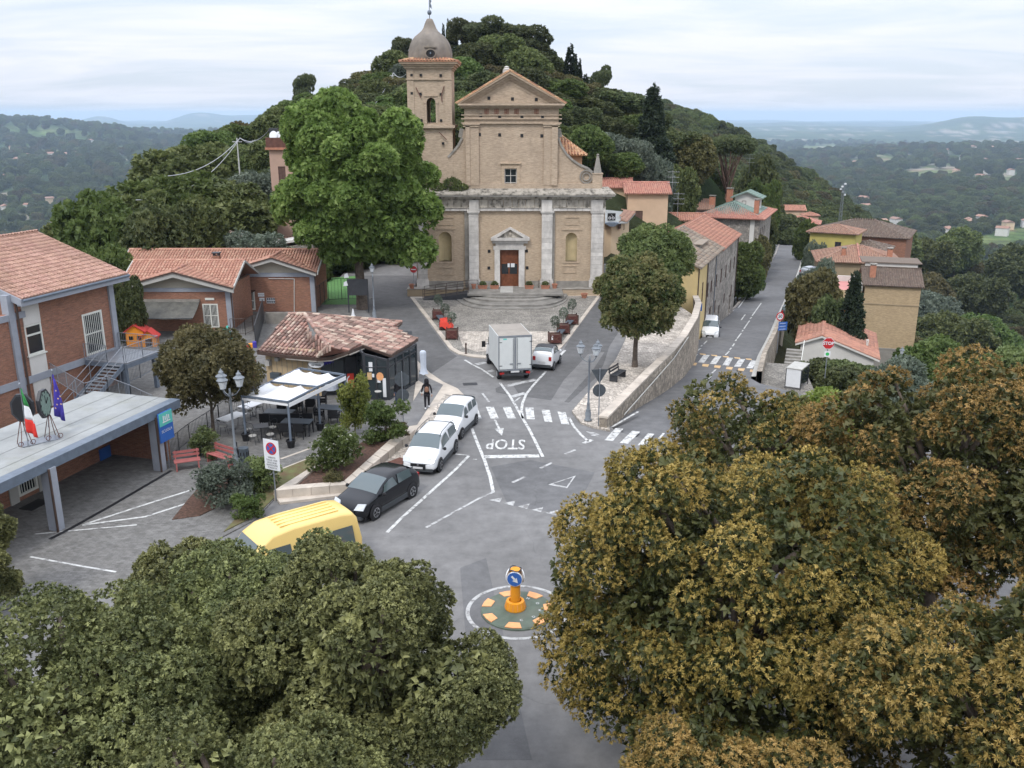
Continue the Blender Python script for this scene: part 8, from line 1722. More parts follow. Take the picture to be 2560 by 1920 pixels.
# foliage
def leafcloud(blobs,n,ln,k=5,asp=.45,seed=1,shell=(.78,1.06),up=-.6,spread=(.15,1.0),cull=.74,lenvar=.3,tri=True):
 rs=np.random.RandomState(seed);B=np.array(blobs,float);C,Rr=B[:,:3],B[:,3:6]
 ar=(Rr[:,0]*Rr[:,1]+Rr[:,1]*Rr[:,2]+Rr[:,0]*Rr[:,2]);P=[];Nn=[];got=0
 for _ in range(12):
  m=int((n-got)*1.8)+50;b=rs.choice(len(B),m,p=ar/ar.sum());d=rs.normal(size=(m,3));d/=np.linalg.norm(d,axis=1)[:,None]
  ok=d[:,2]>up+rs.uniform(-.4,.4,m);b,d=b[ok],d[ok];u=rs.uniform(*shell,len(d))[:,None];p=C[b]+Rr[b]*d*u
  q=np.full(len(p),9.)
  for i in range(0,len(p),4000):
   dd=(((p[i:i+4000,None]-C[None])/Rr[None])**2).sum(-1);dd[np.arange(len(dd)),b[i:i+4000]]=9;q[i:i+4000]=dd.min(1)
  ok=q>cull*cull;P.append(p[ok]);Nn.append((d/Rr[b])[ok]);got+=ok.sum()
  if got>=n:break
 P=np.concatenate(P)[:n];Nn=np.concatenate(Nn)[:n];Nn/=np.linalg.norm(Nn,axis=1)[:,None];n=len(P)
 Nn=Nn+rs.normal(size=(n,3))*.35;Nn/=np.linalg.norm(Nn,axis=1)[:,None]
 a=np.cross(Nn,rs.normal(size=(n,3)));a/=np.linalg.norm(a,axis=1)[:,None];b2=np.cross(Nn,a)
 ph=2*np.pi*(np.arange(k)/k)[None]+rs.uniform(0,6.3,(n,1))+rs.uniform(-.3,.3,(n,k));el=rs.uniform(*spread,(n,k))
 D=Nn[:,None]*np.sin(el*1.5)[...,None]+(a[:,None]*np.cos(ph)[...,None]+b2[:,None]*np.sin(ph)[...,None])*np.cos(el*1.5)[...,None]
 Ls=ln*rs.uniform(1-lenvar,1+lenvar,(n,k))[...,None];Wd=np.cross(D,Nn[:,None]+.3*rs.normal(size=(n,k,3)));Wd/=np.linalg.norm(Wd,axis=2)[...,None]+1e-9
 base=P[:,None];mid=base+D*Ls*.5;tip=base+D*Ls-np.array([0,0,1.])*Ls*.12
 if tri:return np.concatenate([P[:,None],base+D*Ls*.42+Wd*Ls*min(asp*1.1,.75),tip],1).reshape(-1,3),np.stack([np.broadcast_to((np.arange(n)*(1+2*k))[:,None],(n,k)),(np.arange(n)*(1+2*k))[:,None]+1+np.arange(k)[None],(np.arange(n)*(1+2*k))[:,None]+1+k+np.arange(k)[None]],-1).reshape(-1,3)
 V_=np.concatenate([P[:,None],(mid+Wd*Ls*asp*.5),tip,(mid-Wd*Ls*asp*.5)],1).reshape(-1,3)
 m=1+3*k;o=(np.arange(n)*m)[:,None];j=np.arange(k)[None]
 F_=np.stack([np.broadcast_to(o,(n,k)),o+1+j,o+1+k+j,o+1+2*k+j],-1).reshape(-1,4)
 return V_,F_
def leafmesh(name,parts,mat):
 V_,F_,o=[],[],0
 for v,f in parts:V_.append(v);F_.append(f+o);o+=len(v)
 V_=np.concatenate(V_);F_=np.concatenate(F_);me=bpy.data.meshes.new(name);me.vertices.add(len(V_));me.vertices.foreach_set('co',V_.astype(np.float32).ravel())
 me.loops.add(F_.size);me.loops.foreach_set('vertex_index',F_.ravel().astype(np.int32));me.polygons.add(len(F_));me.polygons.foreach_set('loop_start',(np.arange(len(F_))*F_.shape[1]).astype(np.int32));me.update(calc_edges=True);me.materials.append(MT[mat]);return me
def bigblobs(c,Rr,nb,br,seed,jit=.15,low=-.45):
 rs=np.random.RandomState(seed);out=[(*c,Rr[0]*.66,Rr[1]*.66,Rr[2]*.66)];g_=np.pi*(3-5**.5)
 for i in range(nb):
  z=1-(i+.5)/nb*(1-low);t=g_*i;q=np.sqrt(max(0,1-z*z));d=np.array([q*np.cos(t),q*np.sin(t),z])+rs.normal(size=3)*.09
  s=rs.uniform(.66,.86)*(1 if rs.rand()>.25 else 1.06);r_=br*rs.uniform(.75,1.35);out.append((*(np.array(c)+np.array(Rr)*d*s),r_,r_,r_*rs.uniform(.75,1.0)))
 return out
def trunk_mesh(h0,top,r0,tips,mat='bark',seed=0,lean=(0,0)):
 mb=MB();rs=random.Random(seed);p=[(lean[0]*t+.1*math.sin(3*t+seed)*r0*3,lean[1]*t,h0+(top-h0)*t)for t in(0,.15,.35,.6,.8,1)]
 mb.tube(p,r0,8,r0*.45);mb.tube([(p[0][0],p[0][1],h0-.2),p[0],p[1]],r0*1.4,8,r0*.95)
 for x,y,z in tips:
  s=rs.uniform(.45,.95);a=(lean[0]*s,lean[1]*s,h0+(top-h0)*s);m_=((a[0]+x)/2+rs.uniform(-.2,.2),(a[1]+y)/2,(a[2]*.45+z*.55)-.1);mb.tube([a,m_,(x,y,z)],r0*.42,6,r0*.1)
 me=mb.mesh('trunk');me.materials.append(MT[mat]);me.polygons.foreach_set('use_smooth',[True]*len(me.polygons));return me
def put_tree(name,label,loc,crown_me,trunk_me,rz=0,sc=1,group=None,cat='tree',crown_name='crown'):
 t=thing(name,label,cat,loc,rz,group);t.scale=(sc,)*3 if not hasattr(sc,'__len__')else sc
 o=bpy.data.objects.new(crown_name,crown_me);COL.objects.link(o);o.parent=t;o['kind']='stuff'
 if trunk_me:q=bpy.data.objects.new('trunk' if cat=='tree' else 'stem',trunk_me);COL.objects.link(q);q.parent=t
 return t
 # large foreground holm oaks
def fg_oak(label,c,Rr_,nb,br,n,ln,k,asp,mat,seed,low=-.8,gz0=0.,inner=True):
 c=np.array(c,float);Rr=[q*.83 for q in Rr_];lo=bigblobs((0,0,c[2]),Rr,nb//5+2,Rr[0]*.43,seed,low=low);co=[b[:3]+tuple(q*(.8 if i else 1)for q in b[3:])for i,b in enumerate(lo)];bl=[];rb=np.random.RandomState(seed+50)
 for b in lo[1:]:
  o_=np.array(b[:3])-np.array((0,0,c[2]-.5));o_/=np.linalg.norm(o_)
  for d in rb.normal(size=(17,3)):
   d/=np.linalg.norm(d)
   if d@o_>-.15:r_=b[3]*rb.uniform(.26,.46);bl.append((*(np.array(b[:3])+d*np.array(b[3:])*.78),r_,r_,r_*.9))
 tan=mat=='lf_tan';parts=[leafcloud(bl,int(n*(.85 if tan else 1.08)),ln,k,asp,seed,up=-.35,tri=True,shell=(.86,1.1)if tan else(.82,1.08))]
 if not tan:parts.append(leafcloud(co,int(n*.3),ln*2.0,5,.6,seed+5,up=-2,shell=(.85,1.1),cull=.6,tri=True))
 me=leafmesh('crown',parts,mat);tips=[b[:3]for b in bl[1::2]][:14];t=put_tree('holm_oak',label,(c[0],c[1],gz0),me,trunk_mesh(-.2,c[2]+Rr[2]*.35,.34,tips,seed=seed),group='large holm oaks in front')
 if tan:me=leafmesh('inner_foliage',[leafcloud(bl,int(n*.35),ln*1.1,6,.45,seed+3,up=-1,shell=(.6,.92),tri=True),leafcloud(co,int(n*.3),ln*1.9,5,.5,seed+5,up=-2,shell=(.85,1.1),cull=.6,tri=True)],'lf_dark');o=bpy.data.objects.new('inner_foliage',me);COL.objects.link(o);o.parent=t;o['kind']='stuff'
FG='lf_tan'
for a in(('huge holm oak with tan new growth filling the lower right of the view',(5.65,19.4,5.0),(4.5,4.3,4.3),95,.82,33000,.088,11,.24,FG,11),('tan-leaved holm oak at the right edge, top rising towards the houses',(12.6,24.6,6.0),(4.2,4.2,4.4),80,.85,20000,.10,9,.26,FG,12),('tan-leaved holm oak in the lower right corner of the view',(9.9,15.0,4.9),(3.5,3.2,3.4),62,.75,17000,.085,11,.24,FG,13),('holm oak spilling along the bottom edge right of the gap',(4.3,13.4,3.3),(2.75,2.5,2.5),44,.62,11000,.075,11,.24,FG,14),('smaller tan holm oak between road and the huge right one',(8.3,28.2,4.9),(3.8,3.3,3.5),50,.74,9500,.10,9,.26,FG,15),('green holm oak left of the gap, its crown nearest the roundabout',(-3.1,17.6,4.5),(2.9,2.7,3.2),56,.66,21500,.074,7,.5,'lf_green',21),('broad green holm oak in front of the yellow van',(-6.2,19.6,3.7),(3.3,2.7,2.7),60,.68,21000,.075,7,.5,'lf_green',22),('green holm oak filling the lower left corner of the view',(-9.4,16.6,3.6),(3.8,3.2,3.2),70,.7,21500,.074,7,.5,'lf_green',23),('green holm oak along the bottom edge left of the gap',(-4.9,13.4,3.2),(3.2,2.5,2.7),54,.62,17000,.065,7,.5,'lf_green',24),('green holm oak cut off by the left edge, below the canopy',(-17.9,27.2,2.5),(1.5,1.6,2.3),36,.5,4200,.11,6,.45,'lf_green',25),('sparse green holm oak just left of the yellow van',(-9.6,23.2,3.2),(1.9,1.7,1.9),36,.5,3800,.10,6,.42,'lf_green',26)):fg_oak(*a)
# plane tree and other named trees near the square
bl=bigblobs((0,0,10.6),(5.9,5.8,6.8),120,1.1,31,low=-.95)
bl+=[(-3.8,0,15.2,2.1,2,2.2),(-1.4,0,16.4,2.0,2,2.0),(3.9,-1,14.5,1.8,1.8,2.3),(5.6,-1,8.6,1.6,1.6,1.6),(5.0,-1.5,5.4,1.7,1.6,1.5),(-5.6,0,9,1.6,1.6,2)]
put_tree('plane_tree','large bright green plane tree standing left of the church',(-13.2,78.8,.05),leafmesh('crown',[leafcloud(bl,26000,.33,6,.9,31,tri=True),leafcloud([(0,0,10.2,4.9,4.8,5.8)],2600,.6,5,.8,32,up=-2,shell=(.75,1.0))],'lf_plane'),trunk_mesh(-.2,9,.5,[b[:3]for b in bl[1::4]],seed=3))
bl=bigblobs((0,0,4.75),(2.7,2.6,2.95),30,.85,41,low=-.8)
put_tree('holm_oak','round olive-green holm oak standing at the stone wall beside the lane',(8.35,59.2,.1),leafmesh('crown',[leafcloud(bl,9000,.17,6,.45,41),leafcloud(bl,900,.5,4,.6,42,shell=(.4,.7),cull=.1)],'lf_pinkish'),trunk_mesh(-.1,4,.2,[b[:3]for b in bl[1::4]],seed=4))
bl=bigblobs((0,0,4.6),(2.8,2.5,3.0),30,.9,43,low=-.8)
put_tree('holm_oak','darker holm oak behind the round one, in front of the house row',(12.4,77.5,.0),leafmesh('crown',[leafcloud(bl,6500,.2,5,.45,43),leafcloud(bl,900,.5,4,.6,44,shell=(.4,.7),cull=.1)],'lf_mid'),trunk_mesh(-.1,4,.2,[b[:3]for b in bl[1::4]],seed=5))
bl=bigblobs((0,0,3.6),(2.35,2.2,2.2),26,.75,45,low=-.8)
put_tree('small_tree','small brownish-green tree between the school stairs and the terrace',(-15.9,45.6,.05),leafmesh('crown',[leafcloud(bl,5200,.17,5,.45,45),leafcloud(bl,500,.4,4,.6,46,shell=(.4,.7),cull=.1)],'lf_brown'),trunk_mesh(-.1,3,.11,[b[:3]for b in bl[1::4]],seed=6))
bl=bigblobs((0,0,4.0),(2.3,2.2,2.6),22,.8,47,low=-.8)
put_tree('small_tree','bright yellow-green tree behind the big tan oaks, near the bus shelter',(13.6,38.5,-2.2),leafmesh('crown',[leafcloud(bl,5200,.2,5,.4,47),leafcloud(bl,500,.5,4,.6,48,shell=(.4,.7),cull=.1)],'lf_yellow'),trunk_mesh(-.1,4,.15,[b[:3]for b in bl[1::4]],seed=7))
put_tree('olive_tree','silvery olive tree between the yellow-green tree and the right oaks',(20.6,46.5,-3.2),leafmesh('crown',[leafcloud(bl,4800,.2,5,.3,49),leafcloud(bl,500,.5,4,.5,50,shell=(.4,.7),cull=.1)],'lf_olive'),trunk_mesh(-.1,4,.15,[b[:3]for b in bl[1::4]],seed=8),sc=1.05)
# shrubs
def shrub(label,px,pyb,z,w_,h,mat,n,ln,seed,extra=None,name='shrub',k=5):
 p=G(px,pyb,z);rq=random.Random(seed);bl=[(rq.uniform(-1,1)*w_*.36,rq.uniform(-1,1)*w_*.3,h*rq.uniform(.15,.88),w_*rq.uniform(.1,.2),w_*rq.uniform(.1,.2),h*rq.uniform(.08,.18))for _ in range(22)]
 pr=[leafcloud(bl,n,ln,k,.45,seed,up=-1,shell=(.4,1.25),cull=.3)];t=put_tree(name,label,(p.x,p.y,z),leafmesh('foliage',pr,mat),trunk_mesh(-.1,h*.5,.04,[b[:3]for b in bl[1::4]],seed=seed),cat='shrub',crown_name='foliage')
 if extra:me=leafmesh('blossom',[leafcloud(bl,extra,.07,4,.8,seed+9,shell=(.95,1.1),up=-.2)],'lf_flower');o=bpy.data.objects.new('blossom',me);COL.objects.link(o);o.parent=t;o['kind']='stuff'
 return t
shrub('pale green shrub with small white flower heads in the mulch bed',838,1170,.35,2.5,2.2,'lf_bright',2600,.12,61,130)
shrub('tall narrow yellowish shrub in front of the bar porch',888,1078,.35,1.6,3.2,'lf_yellow',2600,.12,62)
shrub('fresh green bushy shrub beside the octagonal sign post',965,1105,.35,2.3,2.2,'lf_bright',2600,.12,63)
shrub('small reddish shrub at the upper end of the planter wall',1003,1092,.35,.9,.8,'lf_brown',500,.09,64)
shrub('grey-green shrub left of the no-stopping sign',560,1262,.05,2.9,2.0,'lf_olive',2600,.11,65)
shrub('dark leafy shrub behind the no-stopping sign',655,1222,.05,1.9,1.5,'lf_mid',1500,.12,66)
shrub('low bright green shrub under the grey-green one',620,1290,.05,1.5,.9,'lf_bright',900,.1,67)
shrub('dark green rounded shrub at the foot of the small brownish tree',508,1143,.05,1.7,1.5,'lf_oak',1700,.1,68)
shrub('reddish low shrub at the lower corner of the mulch bed',835,1205,.38,1.0,.6,'lf_brown',600,.07,69)
p=c2(560,290);bl=[(0,0,.4,.8,.4,.7),(.5,0,.2,.9,.4,.35),(-1.4,0,.2,.6,.4,.4)];o=bpy.data.objects.new('wall_plant',leafmesh('wall_plant',[leafcloud(bl,700,.16,5,.5,71)],'lf_mid'));COL.objects.link(o);o.location=(p[0],YF-.1,zT+.3);tag(o,'wild plant growing on the church cornice beside the bell tower','plant')
for i,(x,y,z)in enumerate(POTS):o=bpy.data.objects.new('potted_plant',leafmesh('potted_plant',[leafcloud([(0,0,.12,.28,.16,.2)],130,.1,5,.5,80+i)],'lf_mid'));COL.objects.link(o);o.location=(x,y,z);tag(o,['low green plant in the flower box farthest left of the door','low green plant in the flower box immediately left of the door','low green plant in the flower box immediately right of the door','low green plant in the flower box farthest right of the door'][i],'plant','plants in the flower boxes')
om=leafmesh('potted_olive',[leafcloud([(0,0,1.05,.32,.32,.4),(.1,0,.8,.25,.25,.3)],260,.09,5,.3,90)],'lf_olive');ot_=trunk_mesh(0,.9,.02,[(0,0,1.1)],seed=9)
for i,p in enumerate(PLANTERS):put_tree('potted_olive',['small olive in the farthest left planter','small olive in the planter with the red cloth','small olive in the nearest left planter','small olive in the farthest right planter','small olive in the middle right planter','small olive in the planter behind the small car'][i],(p.x,p.y,p.z+.6),om,ot_,rz=i,group='young olives in planters',cat='plant')
# hillside trees: a few crowns of each kind, copied
KM={}
def proto(kind,seed):
 if(kind,seed)in KM:return KM[kind,seed]
 mat={'oak':'lf_oak','bright':'lf_bright','mid':'lf_mid','olive':'lf_olive','brown':'lf_brown','pine':'lf_pine','cypress':'lf_cypress','conifer':'lf_cypress','umbrella':'lf_pine'}[kind];tr=None
 if kind in('oak','bright','mid','olive','brown'):
  bl=bigblobs((0,0,5.9),(3.9,3.7,3.9),30,1.25,seed+100,low=-.7);tr=trunk_mesh(-1.5,6,.22,[b[:3]for b in bl[1::4]],seed=seed)
  pr=[leafcloud(bl,2900,.46 if kind!='olive' else .4,5,.55 if kind!='olive' else .35,seed),leafcloud([(0,0,5.7,3.1,3.0,3.2)],420,.8,5,.6,seed+1,up=-2,shell=(.8,1.05))]
 elif kind=='cypress':
  bl=[(0,0,z,r_,r_,1.0)for z,r_ in((1,.75),(2.2,.95),(3.4,1.02),(4.6,1.0),(5.8,.88),(7,.68),(8.2,.45),(9.2,.22))];tr=trunk_mesh(-1.5,7,.14,[],seed=seed);pr=[leafcloud(bl,2200,.36,4,.5,seed,up=-1.5,spread=(.6,1.05),cull=.6)]
 elif kind=='conifer':
  rs=random.Random(seed);bl=[]
  for i in range(34):t=i/33;z=1.2+8.4*t;r_=3.0*(1-t)**.8*rs.uniform(.6,1.05);a=i*2.4;bl.append((r_*.6*math.cos(a),r_*.6*math.sin(a),z-.2*r_,.35+r_*.42,.35+r_*.42,.42))
  bl+=[(0,0,2.5,1.2,1.2,1.8),(0,0,5,.9,.9,2),(0,0,7.8,.45,.45,1.6)];tr=trunk_mesh(-1.5,8.5,.2,[],seed=seed);pr=[leafcloud(bl,4200,.4,5,.4,seed,cull=.5)]
 elif kind=='pine':
  rs=random.Random(seed);bl=[(rs.uniform(-2.2,2.2),rs.uniform(-2.2,2.2),rs.uniform(5.2,9.2),rs.uniform(.9,1.5),rs.uniform(.9,1.5),rs.uniform(.6,.95))for _ in range(15)];tr=trunk_mesh(-1.5,8,.22,[b[:3]for b in bl],'bark_pink',seed);pr=[leafcloud(bl,2600,.36,6,.35,seed,cull=.6)]
 else:
  rs=random.Random(seed);bl=[(rs.uniform(.2,1)*3.4*math.cos(a),rs.uniform(.2,1)*3.4*math.sin(a),8.5+rs.uniform(-.3,.5),1.5,1.5,.75)for a in np.linspace(0,6.28*3,22)];tr=trunk_mesh(-1.5,5.5,.3,[(b[0],b[1],b[2]-.3)for b in bl],'bark_pink',seed,lean=(0,0));pr=[leafcloud(bl,4200,.36,6,.3,seed,up=-.4,cull=.6)]
 KM[kind,seed]=(leafmesh('crown',pr,mat),tr);return KM[kind,seed]
BW={'oak':8.6,'bright':8.6,'mid':8.6,'olive':8.6,'brown':8.6,'cypress':2.1,'conifer':6.6,'pine':6.2,'umbrella':9.4}
NMS={'oak':'oak_tree','bright':'broadleaf_tree','mid':'broadleaf_tree','olive':'olive_tree','brown':'oak_tree','cypress':'cypress','conifer':'conifer','pine':'pine_tree','umbrella':'umbrella_pine'}
TREES=[]
def tree_at(px,pyt,Y,kind,wd,label,seed=1,group=None,ground=None):
 tp=V(px,pyt,Y);z0=gz(tp.x,Y)if ground is None else ground;h=max(2.0,tp.z-z0)
 if px>2200 and ground is None:
  while h>1.15*wd and Y<900:wd*=1.02;Y*=1.02;tp=V(px,pyt,Y);z0=gz(tp.x,Y);h=max(2.0,tp.z-z0)
 me,tr=proto(kind,seed);s=wd/BW[kind]
 TREES.append((tp.x,Y,wd));return put_tree(NMS[kind],label,(tp.x,Y,z0),me,tr,rz=px%6,sc=(s,s,h/9.8),group=group)
for a in[(1426,116,185,'cypress',2.6,'tallest cypress of the group on the skyline right of the church gable',1),(1437,140,186,'cypress',2.0,'slim cypress touching the tallest one on its right',2),(1449,152,187,'cypress',1.5,'narrow cypress third in the skyline group',1),(1464,190,186,'cypress',1.9,'short separate cypress at the right end of the skyline group',2),(1119,56,200,'cypress',1.3,'thin cypress tip just right of the bell tower dome',1),(1108,68,202,'cypress',1.2,'second thin cypress tip beside the dome',2),(1132,80,196,'cypress',3.2,'broad dark cypress right of the bell tower',1),(1145,120,180,'cypress',3.5,'dark cypress low between bell tower and gable',2),(1498,164,190,'pine',4.6,'lone small pine with open crown on the skyline right of the cypresses',1),(1178,52,192,'pine',9,'leftmost tall pine of the hilltop clump behind the gable',2),(1232,46,188,'pine',10,'highest broad pine on the hilltop behind the gable',1),(1292,60,186,'pine',10,'tall dark pine right of the highest one on the hilltop',3),(1330,88,188,'pine',7.5,'pine at the right shoulder of the hilltop clump',2),(1372,132,190,'oak',6,'rounded tree at the lower right end of the hilltop clump',1),(1250,90,180,'mid',10,'greenish round tree low in the hilltop clump',2),(1190,110,178,'oak',9,'dark round tree behind the left gable slope',2),(1320,130,176,'oak',9,'dark round tree behind the right gable slope',3),(1005,92,196,'pine',5.5,'dark pine just left of the bell tower dome',3),(985,130,188,'mid',8,'green tree left of the bell tower cornice',1),(758,184,198,'pine',4.2,'lone slender pine standing out on the left skyline',3),(1634,222,150,'conifer',10.5,'tall dark fir with ragged tip above the peach house',1),(1826,338,170,'umbrella',11.5,'large umbrella pine behind the white cabin',1),(1772,352,172,'umbrella',9,'thinner umbrella pine overlapping the large one on its left',2),(1545,232,165,'oak',9,'dark oak on the slope below the skyline cypresses',1),(1505,235,172,'brown',8,'brownish oak beneath the lone pine',2),(1590,290,158,'bright',7,'fresh green tree left of the tall dark fir',1),(1700,330,160,'oak',9,'dark oak right of the tall fir',2),(1740,345,158,'brown',8,'brown-green oak between fir and umbrella pine',1),(1400,200,160,'bright',9,'bright green tree right of the gable corner',2),(1450,240,160,'mid',9,'mid-green tree below the skyline cypresses',3),(1520,335,138,'olive',7,'silvery olive tree above the church volute',1),(1585,350,136,'olive',7,'olive tree behind the church obelisk',2),(1640,395,140,'olive',6.5,'olive tree left of the tv antenna',1),(1480,320,130,'bright',6,'bright bush-like tree just behind the volute',3),(1560,385,132,'bright',6,'fresh green tree just above the peach roof',1),(1700,420,145,'mid',6,'green tree right of the peach roof',2),(1760,425,175,'oak',8,'dark oak behind the white cabin',3),(1900,400,195,'oak',9,'dark oak right of the umbrella pine',1),(1905,455,178,'bright',7.2,'tall fresh green tree right of the green-roofed house',2),(1912,520,168,'mid',5.2,'green tree between the green-roofed house and the road',3),(1897,596,150,'brown',4.4,'brown-green bushy tree beside the road bend',3),(1853,612,121,'bright',6.0,'bright green tree at the far end of the house row',1),(1875,650,124,'bright',4.4,'lower bright green tree at the verge past the house row',3),(468,375,122,'mid',14,'large rounded green tree on the left slope below the poles',1),(520,330,150,'bright',9,'bright tree on the left spur behind the large rounded one',2),(640,430,116,'olive',8,'big silvery olive left of the pink house',2),(585,455,112,'olive',6,'smaller olive left of the big silvery one',1),(420,452,98,'bright',13,'wide flat-topped green tree behind the wing roofs',1),(560,470,100,'mid',11,'dark green tree around the orange-tiled gazebo',3),(250,500,86,'bright',9,'bright green tree behind the left school roof corner',3),(330,500,92,'mid',9,'mid-green tree between the two school roofs',1),(170,560,90,'mid',7,'green tree just above the left school roof ridge',2),(265,620,74,'bright',4.5,'fresh green bushy tree right beside the school roof edge',2),(400,520,84,'oak',7,'dark tree rising behind the front wing gable',2),(480,510,88,'mid',7,'green tree behind the middle of the wing roof',3),(312,705,66,'oak',2.6,'dark narrow tree between school wall and wing',1),(2046,690,96,'brown',6.2,'dense brown-green tree left of the tan apartment house',1),(2140,690,91,'conifer',5.6,'dark green spruce in front of the tan apartment house',2),(2022,682,112,'olive',3.4,'small olive beside the roadside parapet',1),(2085,745,93,'oak',4.5,'dark bush-like tree above the orange roof',2),(2042,606,152,'olive',4,'olive tree below the yellow villa',2),(2016,556,200,'bright',5,'bright tree at the bend of the road left of the yellow villa',3),(2062,652,128,'olive',4,'olive in front of the hipped house',1),(2330,735,118,'olive',8,'olive tree right of the tan apartment house',1),(2390,790,100,'mid',8,'green tree right of the tan house base',2),(2340,860,84,'bright',7,'bright tree below the tan house, behind the oaks',1),(2470,800,110,'bright',9,'bright green tree at the right edge above the oaks',3),(2530,880,80,'mid',8,'green tree at the right edge just above the tan oak',1),(2320,690,140,'brown',9,'brownish tree behind the tan house corner',2),(2450,690,190,'oak',12,'dark oak group on the slope right of the tan house',2),(2540,620,230,'oak',13,'large dark tree at the right edge near the pale field',3),(2250,580,240,'mid',13,'rounded green tree beyond the hipped house',1),(2330,600,260,'mid',13,'green tree left of the pale meadow',2),(2400,575,330,'mid',16,'large rounded tree standing before the pale field',3),]:tree_at(a[0],a[1],a[2],a[3],a[4],a[5],a[6])
# scattered trees of the slopes
def blocked(x,y,pad=0):
 if-13-pad<x<13 and y<117:return True
 if-20<x<9 and y<99:return True
 if x>-36 and x<-12 and y<86:return True
 if-35<x<-24 and 97<y<114:return True
 if 8<x<29 and 100<y<136:return True
 if y<262 and lx(min(y,240))-4.5<x<rx(min(y,240))+3.5:return True
 if 9<x<30 and 80<y<118:return True
 if 26<x<50 and 146<y<172:return True
 if 24<x<60 and y<103 and y>76:return True
 if 36<x<62 and 103<y<150:return True
 if 56<x<98 and 174<y<296:return True
 return False
rs=np.random.RandomState(5);cnt=0;kinds={'L':('mid','bright','oak','olive','brown'),'R':('oak','mid','brown','olive','bright')}
GL={'mid':'mid-green broadleaf tree, one of several on the ','bright':'fresh green tree, one of several on the ','oak':'dark oak, one of several on the ','olive':'silvery olive tree, one of several on the ','brown':'brownish oak, one of several on the '}
for _ in range(9000):
 if cnt>=215:break
 az=rs.uniform(-31,31);d=math.sqrt(rs.uniform(80**2,265**2));x,y=d*math.sin(R(az)),d*math.cos(R(az))
 if blocked(x,y):continue
 wd=rs.uniform(5,8.5)*(1+(d>180)*.2)
 if any((x-a)**2+(y-b)**2<((wd+c)*.36)**2 for a,b,c in TREES):continue
 if d>190 and az<-16:continue
 f=vnoise(np.array([x/28]),np.array([y/28]),71)[0];ks=kinds['L' if az<5 else 'R'];kind=ks[int(min(4,max(0,f*5+rs.uniform(-.9,.9))))]
 z0=gz(x,y);me,tr=proto(kind,1+cnt%3);s=wd/8.6;hs_=s*rs.uniform(.68,.92);dep_=y*CP+(CAM_H-z0)*SP;px_=1280+FPX*x/dep_;yt=960-FPX*(y*SP+(z0+9.6*hs_-CAM_H)*CP)/dep_
 if 380<px_<1950 and yt<np.interp(px_,[380,480,560,650,750,850,950,1010,1100,1180,1340,1380,1425,1500,1560,1640,1950],[400,378,330,288,238,200,150,112,75,60,95,150,228,240,265,330,430]):continue
 TREES.append((x,y,wd));cnt+=1
 rg=('left slope behind the school wing' if az<-14 else 'hill left of the bell tower' if az<-6 else 'hilltop behind the church')if az<2.5 else('hill right of the church gable' if az<9 else 'slope above the peach and stone houses' if az<15.5 else 'slope below the right-hand houses' if d>140 else 'gardens right of the road');put_tree(NMS[kind],GL[kind]+rg,(x,y,z0-.3),me,tr,rz=rs.uniform(0,6),sc=(s,s,hs_),group=kind+' trees of the '+rg)
CH=[(172,356,1.6),(VH.x,VH.y,2)];r_=np.random.RandomState(17)
for _ in range(4000):
 if len(CH)>=130:break
 az=r_.uniform(-31,-9)if r_.rand()<.45 else r_.uniform(17,31);d=r_.uniform(800,4800);x,y=d*math.sin(R(az)),d*math.cos(R(az))
 if vnoise(np.array([x/300]),np.array([y/260]),77)[0]>.58:CH.append((x,y,1+d/3500))
 # forest and undergrowth too many to count
def scatter(name,pts,scl,inst_me,label):
 pts=np.array(pts);me=bpy.data.meshes.new(name);me.vertices.add(len(pts));me.vertices.foreach_set('co',pts.astype(np.float32).ravel())
 a=me.attributes.new('scl','FLOAT_VECTOR','POINT');a.data.foreach_set('vector',np.array(scl,np.float32).ravel());r_=me.attributes.new('rot','FLOAT_VECTOR','POINT')
 rr=np.zeros((len(pts),3),np.float32);rr[:,2]=np.random.RandomState(3).uniform(0,6.28,len(pts));r_.data.foreach_set('vector',rr.ravel());me.update()
 o=bpy.data.objects.new(name,me);COL.objects.link(o);o['kind']='stuff';o['label']=label;o['category']=name.replace('_',' ')
 src=next(q for q in bpy.data.objects if q.data==inst_me)
 g=bpy.data.node_groups.new(name,'GeometryNodeTree');g.interface.new_socket('Geometry',in_out='INPUT',socket_type='NodeSocketGeometry');g.interface.new_socket('Geometry',in_out='OUTPUT',socket_type='NodeSocketGeometry')
 i_=g.nodes.new('NodeGroupInput');u=g.nodes.new('NodeGroupOutput');ip=g.nodes.new('GeometryNodeInstanceOnPoints');oi=g.nodes.new('GeometryNodeObjectInfo');oi.inputs[0].default_value=src;oi.transform_space='ORIGINAL'
 na=g.nodes.new('GeometryNodeInputNamedAttribute');na.data_type='FLOAT_VECTOR';na.inputs[0].default_value='scl';nb=g.nodes.new('GeometryNodeInputNamedAttribute');nb.data_type='FLOAT_VECTOR';nb.inputs[0].default_value='rot'
 g.links.new(i_.outputs[0],ip.inputs['Points']);g.links.new(oi.outputs['Geometry'],ip.inputs['Instance']);g.links.new(na.outputs[0],ip.inputs['Scale']);g.links.new(nb.outputs[0],ip.inputs['Rotation']);g.links.new(ip.outputs[0],u.inputs[0])
 m=o.modifiers.new('scatter','NODES');m.node_group=g;return o
